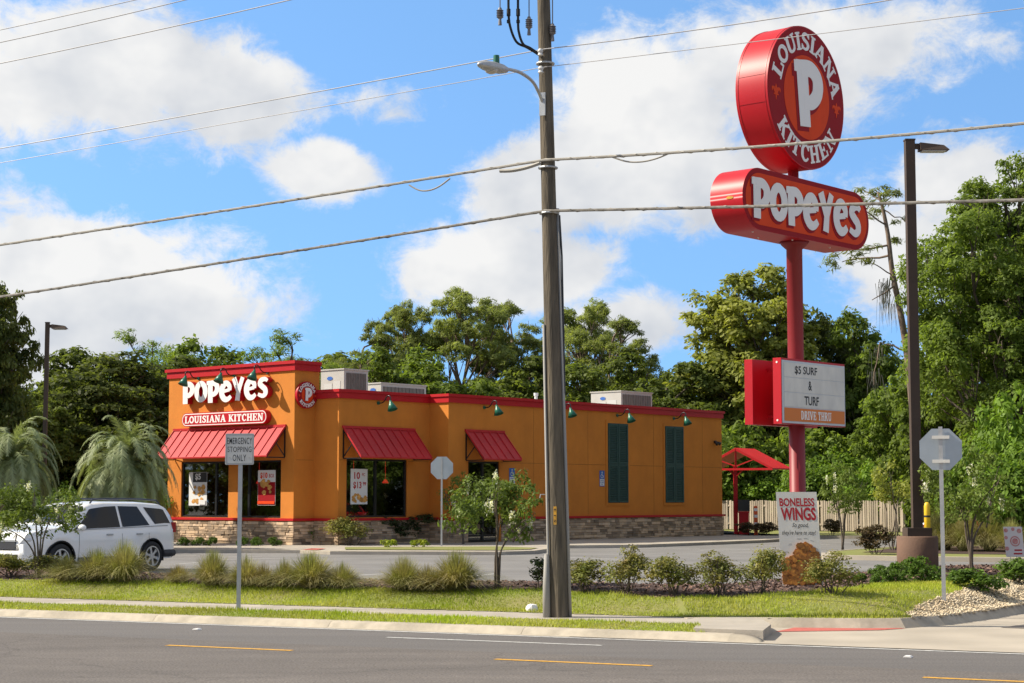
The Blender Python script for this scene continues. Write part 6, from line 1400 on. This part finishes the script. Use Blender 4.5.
M_box = leafmat('boxwood', (.12, .20, .03), (.075, .13, .022), trans=.3, scale=3)
M_myr = leafmat('crape_leaf', (.19, .25, .050), (.12, .17, .036), trans=.35, scale=2)
M_brn = leafmat('rusty_leaf', (.13, .10, .045), (.09, .055, .03), trans=.2, scale=3)
M_ylw = leafmat('yellow_flower', (.40, .42, .03), (.2, .3, .03), trans=.3, scale=6)
M_blossom = leafmat('white_blossom', (.88, .87, .80), (.78, .76, .66), trans=.3, objvar=0, attr=.15)
def pxbush(src, H0, W0, x, yb, hpx, wpx, Y=None, label=None, rot=0.0, group=None, z=None):
    q = GT(x, yb) if Y is None else at(x, yb, Y)
    if z is not None: q[2] = z
    elif Y is not None: q[2] = -.0
    s_ = q[1] / FOC; Hh = hpx * s_; Ww = wpx * s_; H0, W0 = DIM.get(id(src), (H0, W0))
    sc_ = (Ww / W0, Ww / W0, Hh / H0)
    if id(src) not in used:
        used[id(src)] = 1; src.location = tuple(map(float, q)); src.rotation_euler.z = rot; src.scale = sc_; src['label'] = label
        if group: src['group'] = group
        return src
    return dup(src, q, rot, sc_, label, group)
shA = mkbush('x', M_sh, 31, .62, .34, .022, 11, 85, 26, .12, 9)
shB = mkbush('x', M_sh, 32, .70, .34, .022, 12, 80, 26, .12, 10)
shC = mkbush('x', M_shd, 33, .5, .28, .024, 7, 60, 24, .08, 6)
GS = 'loose reddish green shrubs in the mulch bed'
pxbush(shC, .5, .62, 541, 588, 29, 38, label='dark leaved shrub immediately left of the wooden utility pole foot', rot=.5, group=GS)
for i, (x, yb, h, w, lb) in enumerate([(588, 592, 32, 46, 'loose shrub immediately right of the wooden utility pole'), (626, 593, 46, 48, 'taller loose shrub, second to the right of the utility pole'), (674, 595, 38, 48, 'spreading shrub midway between the utility pole and the promotional board'), (720, 595, 42, 54, 'dense shrub, second to the left of the promotional board'), (760, 593, 44, 38, 'shrub touching the left edge of the promotional board'), (833, 594, 42, 54, 'widest shrub, overlapping the lower right of the promotional board')]):
    pxbush((shA, shB)[i % 2], (.62, .70)[i % 2], .80, x, yb, h, w, label=lb, rot=i * 1.1, group=GS)
bx = mkbush('x', M_box, 34, .42, .36, .030, 10, 80, 26, .08, 6, base=.0)
for i, (x, yb, h, w, lb) in enumerate([(858, 582, 9, 14, 'tiny round green shrub right of the widest loose shrub'), (876, 575, 10, 15, 'small pale green shrub behind the low clipped ones'), (882, 584, 14, 22, 'yellowish low shrub, leftmost of the pair before the round pedestal'), (900, 583, 20, 26, 'low green shrub against the left side of the round pedestal'), (926, 581, 24, 34, 'low green shrub covering the foot of the round pedestal'), (978, 589, 20, 50, 'wide low green shrub on the pebbles right of the stop sign post'), (1018, 583, 24, 48, 'low green shrub on the pebbles at the right edge'), (1060, 584, 26, 50, 'low green shrub beyond the right edge of the picture')]):
    pxbush(bx, .42, .80, x, yb, h, w, label=lb, rot=i * .9, group='low green shrubs at the corner')
for i, (x, yb, h, w, lb) in enumerate([(8, 576, 22, 36, 'low rusty green shrub at the left edge below the white car'), (35, 577, 22, 36, 'low rusty green shrub under the small tree before the white car'), (58, 577, 17, 26, 'low rusty green shrub beside the first ornamental grass'), (-30, 576, 22, 40, 'low shrub beyond the left edge')]):
    pxbush(shA, .62, .80, x, yb, h, w, label=lb, rot=i * 1.7 + 3, group='low shrubs before the white car')
# crape myrtles
cmA = mkbush('x', M_myr, 41, 1.75, .72, .034, 27, 150, 34, .12, 5, name='crape_myrtle', flowers=(M_blossom, 9, .06), base=.14, lob=(.15, .32), cat='small tree', spread=1.0, stem_r=.018, aspect=.9)
cmB = mkbush('x', M_myr, 42, 2.4, .95, .040, 21, 130, 30, .16, 4, name='crape_myrtle', flowers=(M_blossom, 6, .08), base=.2, lob=(.17, .34), cat='small tree', spread=.75, stem_r=.03, aspect=.9)
GC = 'small flowering trees'
pxbush(cmA, 1.75, 1.55, 497, 588, 112, 88, label='small flowering tree with white blossoms left of the wooden utility pole', rot=.2, group=GC)
pxbush(cmB, 2.4, 2.0, 463, 546, 70, 46, 66, 'distant small flowering tree beside the distant stop sign', 1.0, GC)
pxbush(cmA, 1.75, 1.55, 38, 578, 92, 84, None, 'small flowering tree in front of the nose of the white car', 2.2, GC)
pxbush(cmB, 2.4, 2.0, 971, 574, 124, 86, 34.5, 'small flowering tree between the stop sign back and the pink yard sign', 3.0, GC, z=.25)
pxbush(cmB, 2.4, 2.0, 843, 546, 86, 50, 60, 'dark small tree on the island in front of the wood fence', 4.2, GC)
yng = mkbush('x', M_lite, 43, 2.6, .6, .05, 9, 60, 22, .2, 4, name='young_tree', base=.3, cat='small tree', stem_r=.03)
pxbush(yng, 2.6, 1.2, 893, 548, 88, 36, 58, 'young yellowish green tree just left of the tall light pole', .4)
brn = mkbush('x', M_brn, 44, 1.0, .55, .045, 11, 90, 26, .13, 8, base=.0)
pxbush(brn, 1.0, 1.15, 876, 555, 29, 38, 54, 'rounded rusty shrub on the island left of the round pedestal', .4)
for i, (x, yb, h, w) in enumerate([(748, 534, 13, 22), (766, 534, 13, 24), (786, 534, 12, 22), (832, 533, 16, 20)]): pxbush(brn, 1.0, 1.15, x, yb, h, w, 81.5, ('rusty low shrub at the foot of the order box', 'rusty low shrub at the foot of the banded traffic marker', 'rusty low shrub behind the promotional board', 'rusty low shrub in front of the fence near the dark small tree')[i], i * 1.4, 'rusty low shrubs under the fence')
# planting at the foot of the building
for i, x in enumerate((182, 196, 210, 243, 258, 276)): pxbush(bx, .42, .80, x, 545.5, 8.5, 12, 63.8, ('tiny shrub at the left end of the front stone base', 'tiny shrub under the left front window', 'tiny shrub left of the slim sign post on the stone base', 'tiny shrub just right of the slim sign post', 'tiny shrub under the right front window', 'tiny shrub nearest the tower corner')[i], i * .8, 'tiny shrubs along the front wall')
pxbush(bx, .42, .80, 303, 546.5, 17, 24, 65.5, 'green shrub at the shaded tower side', 1.2); pxbush(bx, .42, .80, 327, 546.5, 9, 18, 66.0, 'small shrub in the corner between tower and side wall', 2.2)
pxbush(shA, .62, .80, 351, 547, 28, 38, 64.5, 'yellowish feathery shrub under the left edge of the side window', 2.0)
dk = mkbush('x', M_shd, 45, 1.2, .75, .05, 12, 90, 30, .16, 8, base=.0)
for i, (x, h, w) in enumerate([(385, 27, 44), (412, 29, 46), (437, 27, 40), (470, 26, 38)]): pxbush(dk, 1.2, 1.5, x, 546, h, w, 67 + i * .9, ('dark shrub under the side window, leftmost of the dark row', 'dark shrub under the right edge of the side window', 'dark shrub behind the distant stop sign post', 'dark shrub just left of the side door')[i], i * 1.3, 'dark shrubs along the side wall')
yf = mkbush('x', M_ylw, 46, .3, .3, .03, 7, 70, 20, .06, 4, base=.0)
for i, x in enumerate((388, 420)): pxbush(yf, .3, .64, x, 549, 8, 16, 61.5, ('small yellow flowering plant by the kerb, the left one', 'small yellow flowering plant by the kerb, the one nearer the distant stop sign')[i], i, 'yellow flowering plants by the kerb')
# undergrowth at the wood edge
ug = mkbush('x', M_brite, 47, 3.0, 1.9, .085, 16, 130, 70, .38, 6, base=.0, lob=(.3, .45), stem_r=.05)
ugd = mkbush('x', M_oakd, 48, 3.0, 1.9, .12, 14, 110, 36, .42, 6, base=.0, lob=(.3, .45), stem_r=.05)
ugm = mkbush('x', M_mid, 49, 3.0, 1.9, .10, 14, 120, 50, .40, 6, base=.0, lob=(.3, .45), stem_r=.05)
def ugput(src, lst, label, group):
    for i, (x, yt, Y, w) in enumerate(lst):
        H_ = H_at(x, yt, Y) + .2; pxbush(src, 3.0, 4.2, x, 500, H_ / (Y / FOC), w, Y, label[i] if isinstance(label, (list, tuple)) else label, i * 1.31, group, z=-.2)
ugput(ug, [(735, 460, 98, 75), (785, 468, 95.5, 70), (830, 455, 93.5, 80), (878, 466, 91.5, 64), (762, 478, 96.5, 50)], ['bright green shrub behind the red canopy', 'bright green shrub right behind the red sign pole', 'bright green shrub behind the fence under the dark tree', 'bright green shrub left of the tall light pole behind the fence', 'low bright green shrub just above the fence right of the canopy'], 'bright shrubs behind the fence')
ugput(ug, [(1014, 398, 61, 104), (985, 432, 60, 80), (1040, 440, 58, 100)], ['bright leafy mass at the right edge, the highest', 'bright leafy shrub between the right stop sign and the picture edge', 'bright leafy shrub low at the right edge'], 'bright shrubs at the right edge')
ugput(ugm, [(930, 440, 76, 90), (965, 470, 72, 80), (905, 480, 90, 50), (860, 430, 98, 90), (800, 430, 98, 90), (720, 420, 98, 90), (690, 440, 104, 90)], ['mid green shrub behind the right stop sign', 'mid green shrub above the red car', 'mid green shrub behind the tall light pole', 'mid green shrub mass behind the dark small tree', 'mid green shrub mass right of the sign pole', 'mid green shrub mass left of the sign pole', 'mid green shrub mass at the far corner of the building'], 'mid green shrubs at the wood edge')
ugput(ug, [(156, 486, 70, 44), (92, 490, 66, 50), (60, 488, 64, 46)], ['green shrub between the feathery palm and the orange tower', 'green shrub over the roof of the white car', 'green shrub between the light pole and the feathery palm'], 'green shrubs behind the white car')
ugd.location = (0, 0, -50)
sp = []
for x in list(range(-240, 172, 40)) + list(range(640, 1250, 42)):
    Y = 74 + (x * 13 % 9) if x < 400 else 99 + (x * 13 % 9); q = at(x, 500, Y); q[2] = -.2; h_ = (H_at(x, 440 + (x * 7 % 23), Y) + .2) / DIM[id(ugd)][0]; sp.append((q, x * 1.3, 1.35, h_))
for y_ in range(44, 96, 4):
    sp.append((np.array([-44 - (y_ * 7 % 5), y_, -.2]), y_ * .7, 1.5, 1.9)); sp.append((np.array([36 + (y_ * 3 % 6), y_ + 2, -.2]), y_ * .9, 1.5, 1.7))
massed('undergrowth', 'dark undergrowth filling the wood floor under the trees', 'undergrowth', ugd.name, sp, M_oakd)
for o in kids(ugd) + [ugd]: bpy.data.objects.remove(o)

# leaning bare pine with moss on the right
t = thing('pine_tree', 'tall nearly bare leaning pine with grey moss, left of the tall light pole', 'pine tree', at(921, 520, 70) * A_([1, 1, 0]))
R = np.random.RandomState(77); b = MB(); Y = 70
tp = [at(x, y, Y) for x, y in ((922, 540), (918, 480), (914, 420), (908, 360), (900, 310), (892, 270), (888, 235), (882, 205), (878, 192))]
b.tube(cr(tp, 3), list(np.linspace(.20, .05, (len(tp) - 1) * 3 + 1)), 8)
br = [((890, 255), (842, 262), .05), ((889, 245), (830, 250), .05), ((886, 225), (862, 208), .04), ((895, 285), (872, 300), .04), ((884, 210), (905, 222), .03), ((893, 275), (868, 262), .03), ((906, 350), (880, 342), .05), ((880, 342), (874, 385), .03), ((880, 200), (862, 190), .03), ((882, 205), (893, 196), .03)]
for a, c, r in br: limb(b, at(*a, Y), at(*c, Y + R.uniform(-1, 1)), r, .015, R, .08, 5, 6)
b.build('trunk', M_pbark, t, smooth=True, world=True)
lob = [(838, 262, .55), (852, 255, .5), (828, 250, .4), (864, 262, .4), (866, 205, .5), (858, 196, .4), (880, 192, .6), (890, 200, .5), (902, 222, .35), (848, 246, .4), (872, 250, .35), (878, 215, .45), (895, 245, .3)]
L3 = [(*at(x, y, Y + R.uniform(-1, 1)), r * .95) for x, y, r in lob]
V, v = foliage(L3, R, 26, 34, .26, .15, aspect=.3, flat=.6); V -= np.array(t.location)
fastmesh('crown', V, np.arange(len(V)).reshape(-1, 4), v, M_pine, parent=t)
P = []; Q = []
for (x, y, n_, L_m) in ((886, 283, 42, 1.1), (893, 300, 24, 1.1), (877, 347, 14, .9), (874, 372, 18, 1.0), (881, 294, 16, 1.5)):
    for _ in range(n_):
        c = at(x + R.normal(0, 4), y + R.normal(0, 3), Y + R.normal(0, .2)); l = L_m * R.uniform(.3, 1); w_ = R.uniform(.006, .018); k = R.normal(0, .06, 2)
        P += [c + A_([-w_, 0, 0]), c + A_([w_, 0, 0]), c + A_([w_ * .6 + k[0], k[1], -l * .6]), c + A_([-w_ * .6 + k[0], k[1], -l * .6])]; P += [c + A_([w_ * .6 + k[0], k[1], -l * .6]), c + A_([-w_ * .6 + k[0], k[1], -l * .6]), c + A_([k[0] * 1.5, 0, -l]), c + A_([k[0] * 1.5 + .004, 0, -l])]
V = np.array(P) - np.array(t.location); fastmesh('moss', V, np.arange(len(V)).reshape(-1, 4), R.rand(len(V) // 4), M_moss, parent=t)
# ornamental grasses ----------------------------------------------------
M_og = leafmat('ornamental_grass', (.25, .27, .085), (.42, .34, .18), attr=.55, trans=.3, scale=2.5, objvar=.12)
M_ogt = leafmat('ornamental_grass_dry', (.36, .28, .14), (.22, .20, .08), attr=.4, trans=.3, scale=2.5, objvar=.1)
def mkgrass(label, m, seed, H, R_, n, wd, group, stiff=1.0):
    R = np.random.RandomState(seed); t = thing('ornamental_grass', label, 'ornamental grass', (0, 0, -50), 0, group)
    a = R.uniform(0, 6.283, n); r0 = R.uniform(0, .10, n); L = H * R.uniform(.6, 1.25, n); sp = R_ * np.abs(R.normal(.55, .5, n)); sg = 5; wv = wd * R.uniform(.6, 1.2, n)
    rings = []
    tw = R.uniform(-.8, .8, n)
    for k in range(sg + 1):
        f = k / sg; rad = r0 + sp * f ** 1.25; z = L * (f - .60 * f ** 2.4 * np.minimum(sp / R_, 1.5) * stiff) ; ang = a + tw * f * .3
        x, y = rad * np.cos(ang), rad * np.sin(ang); w_ = wv * (1 - f) ** .6 + .0006; px_, py_ = -np.sin(ang + tw), np.cos(ang + tw)
        rings.append((np.stack([x - px_ * w_, y - py_ * w_, z], 1), np.stack([x + px_ * w_, y + py_ * w_, z], 1)))
    V = np.concatenate([np.concatenate(r) for r in rings]); F = []
    idx = np.arange(n)
    for k in range(sg): o = k * 2 * n; F.append(np.stack([o + idx, o + n + idx, o + 3 * n + idx, o + 2 * n + idx], 1))
    DIM[id(t)] = (float(np.percentile(V[:, 2], 99)), float(np.percentile(V[:, 0], 98) - np.percentile(V[:, 0], 2)))
    F = np.concatenate(F); v = np.tile(np.clip(R.normal(.5, .25, n), 0, 1), sg); fastmesh('blades', V, F, v, m, parent=t); return t
GG = 'ornamental grasses along the bed'
ogA = mkgrass('x', M_og, 51, .52, .60, 2400, .0035, GG); ogB = mkgrass('x', M_og, 52, .60, .56, 2500, .0035, GG); ogT = mkgrass('x', M_ogt, 53, .42, .34, 1100, .0035, GG)
OG = [(ogA, .5, 66, 581, 28, 44, 'first ornamental grass clump from the left, under the white car'), (ogB, .56, 96, 581, 32, 46, 'ornamental grass clump before the door of the white car'), (ogB, .56, 124, 582, 36, 50, 'upright ornamental grass clump left of the rear wheel'), (ogT, .4, 178, 583, 20, 26, 'small dry tuft right of the rear wheel of the white car'),
 (ogB, .56, 212, 586, 34, 42, 'ornamental grass clump just left of the slim sign post'), (ogA, .5, 246, 587, 26, 34, 'ornamental grass clump just right of the slim sign post'), (ogT, .4, 263, 588, 27, 28, 'straw coloured tuft right of the slim sign post'), (ogA, .5, 284, 588, 26, 38, 'green clump right of the straw coloured tuft'),
 (ogB, .56, 311, 588, 30, 52, 'wide leaning clump in the middle of the left grass row'), (ogA, .5, 342, 589, 26, 44, 'last clump of the left grass row before the gap'), (ogA, .5, 404, 590, 30, 44, 'first clump right of the gap in the grass row'), (ogT, .4, 428, 590, 28, 44, 'middle clump of the right grass group'), (ogB, .56, 456, 590, 38, 48, 'tallest clump, next to the small flowering tree')]
for i, (s_, H0, x, yb, h, w, lb) in enumerate(OG): pxbush(s_, H0, .95 if s_ is not ogT else .62, x, yb, h * (.82 + .3 * ((i * 37) % 11) / 11), w * (1.0 + .4 * ((i * 53) % 7) / 7) * 1.1, None, lb, i * .77, GG)
for i, (x, yb, h, w, Y) in enumerate([(944, 553, 44, 50, 58), (965, 553, 38, 44, 57), (990, 554, 40, 46, 57), (935, 550, 30, 36, 60), (1012, 556, 30, 40, 56), (1045, 556, 36, 44, 56)]): pxbush(ogB, .56, .95, x, yb, h, w, Y, ('tall island grass just right of the stop sign post', 'island grass behind the stems of the right flowering tree', 'island grass left of the pink yard sign', 'short island grass behind the right stop sign post', 'low island grass behind the pink yard sign', 'island grass beyond the right edge')[i], i * 1.2, 'ornamental grasses on the island')
# palms ------------------------------------------------------------------
M_palm = leafmat('palm_frond', (.32, .35, .19), (.22, .27, .13), attr=.3, trans=.25, scale=1.5, objvar=0)
M_palmd = leafmat('palm_dead', (.26, .20, .12), (.17, .13, .08), attr=.3, trans=.15, scale=1.5, objvar=0)
def palm(label, q, H, R_, nf, seed, dead=18, name='palm_tree'):
    R = np.random.RandomState(seed); t = thing(name, label, 'palm', q)
    b = MB(); prof = [(.30, -.3), (.26, .1)] + [(.20 + .05 * (k % 2), .2 + (H - .2) * k / 14) for k in range(15)]; b.lathe(prof, 14); b.build('trunk', M_bark, t, smooth=True)
    for kind, n_, m in (('frond', nf, M_palm), ('dead_frond', dead, M_palmd)):
        V = []; fr_n = 0
        for k in range(n_):
            az_ = k * 2.399 + R.normal(0, .2); el_ = math.radians(R.uniform(0, 86)) if kind == 'frond' else math.radians(R.uniform(-75, -35)); L = R_ * R.uniform(1.25, 1.6) if kind == 'frond' else R_ * R.uniform(.7, 1.1); p = np.array([0, 0, H]); d = np.array([math.cos(az_) * math.cos(el_), math.sin(az_) * math.cos(el_), math.sin(el_)]); ns = 15; pts = [p]
            for s_ in range(ns):
                d = d + np.array([0, 0, -.115 * (1 + s_ / 6)]) * (1 if kind == 'frond' else .5); d /= np.linalg.norm(d); p = p + d * L / ns; pts.append(p)
            Vf = []
            for s_ in range(1, ns):
                tng = pts[s_ + 1] - pts[s_] if s_ < ns else pts[s_] - pts[s_ - 1]; tng = tng / np.linalg.norm(tng); sd_ = np.cross(tng, [0, 0, 1]); sd_ /= np.linalg.norm(sd_) + 1e-6; ll = .42 * R_ * .5 * math.sin(math.pi * min(1, (s_ + 1.5) / (ns + 1))) ** .6
                for sub in (0, .25, .5, .75):
                    c = pts[s_] + (pts[s_ + 1] - pts[s_]) * sub
                    for sg in (-1, 1):
                        tip = c + (sd_ * sg * .62 + tng * .62 + np.array([0, 0, -.22 + R.normal(0, .15)])) * ll * R.uniform(.8, 1.15); w_ = tng * .024; Vf += [c - w_, c + w_, tip + w_ * .15, tip - w_ * .15]
                w2 = sd_ * .012 * (1 - s_ / ns); Vf += [pts[s_ - 1] - w2, pts[s_ - 1] + w2, pts[s_] + w2, pts[s_] - w2]
            V = np.array(Vf); fastmesh(kind, V, np.arange(len(V)).reshape(-1, 4), np.clip(R.normal(.5, .1) + R.normal(0, .12, len(V) // 4), 0, 1), m, parent=t)
    return t
q = at(123, 540, 60); q[2] = -.1; palm('full silvery feathery palm between the slim light pole and the orange tower', q, 2.75, 1.75, 130, 61, 14)
q = at(8, 545, 58); q[2] = -.1; palm('feathery palm with hanging dead fronds at the left edge of the picture', q, 2.9, 1.65, 90, 62, 50)
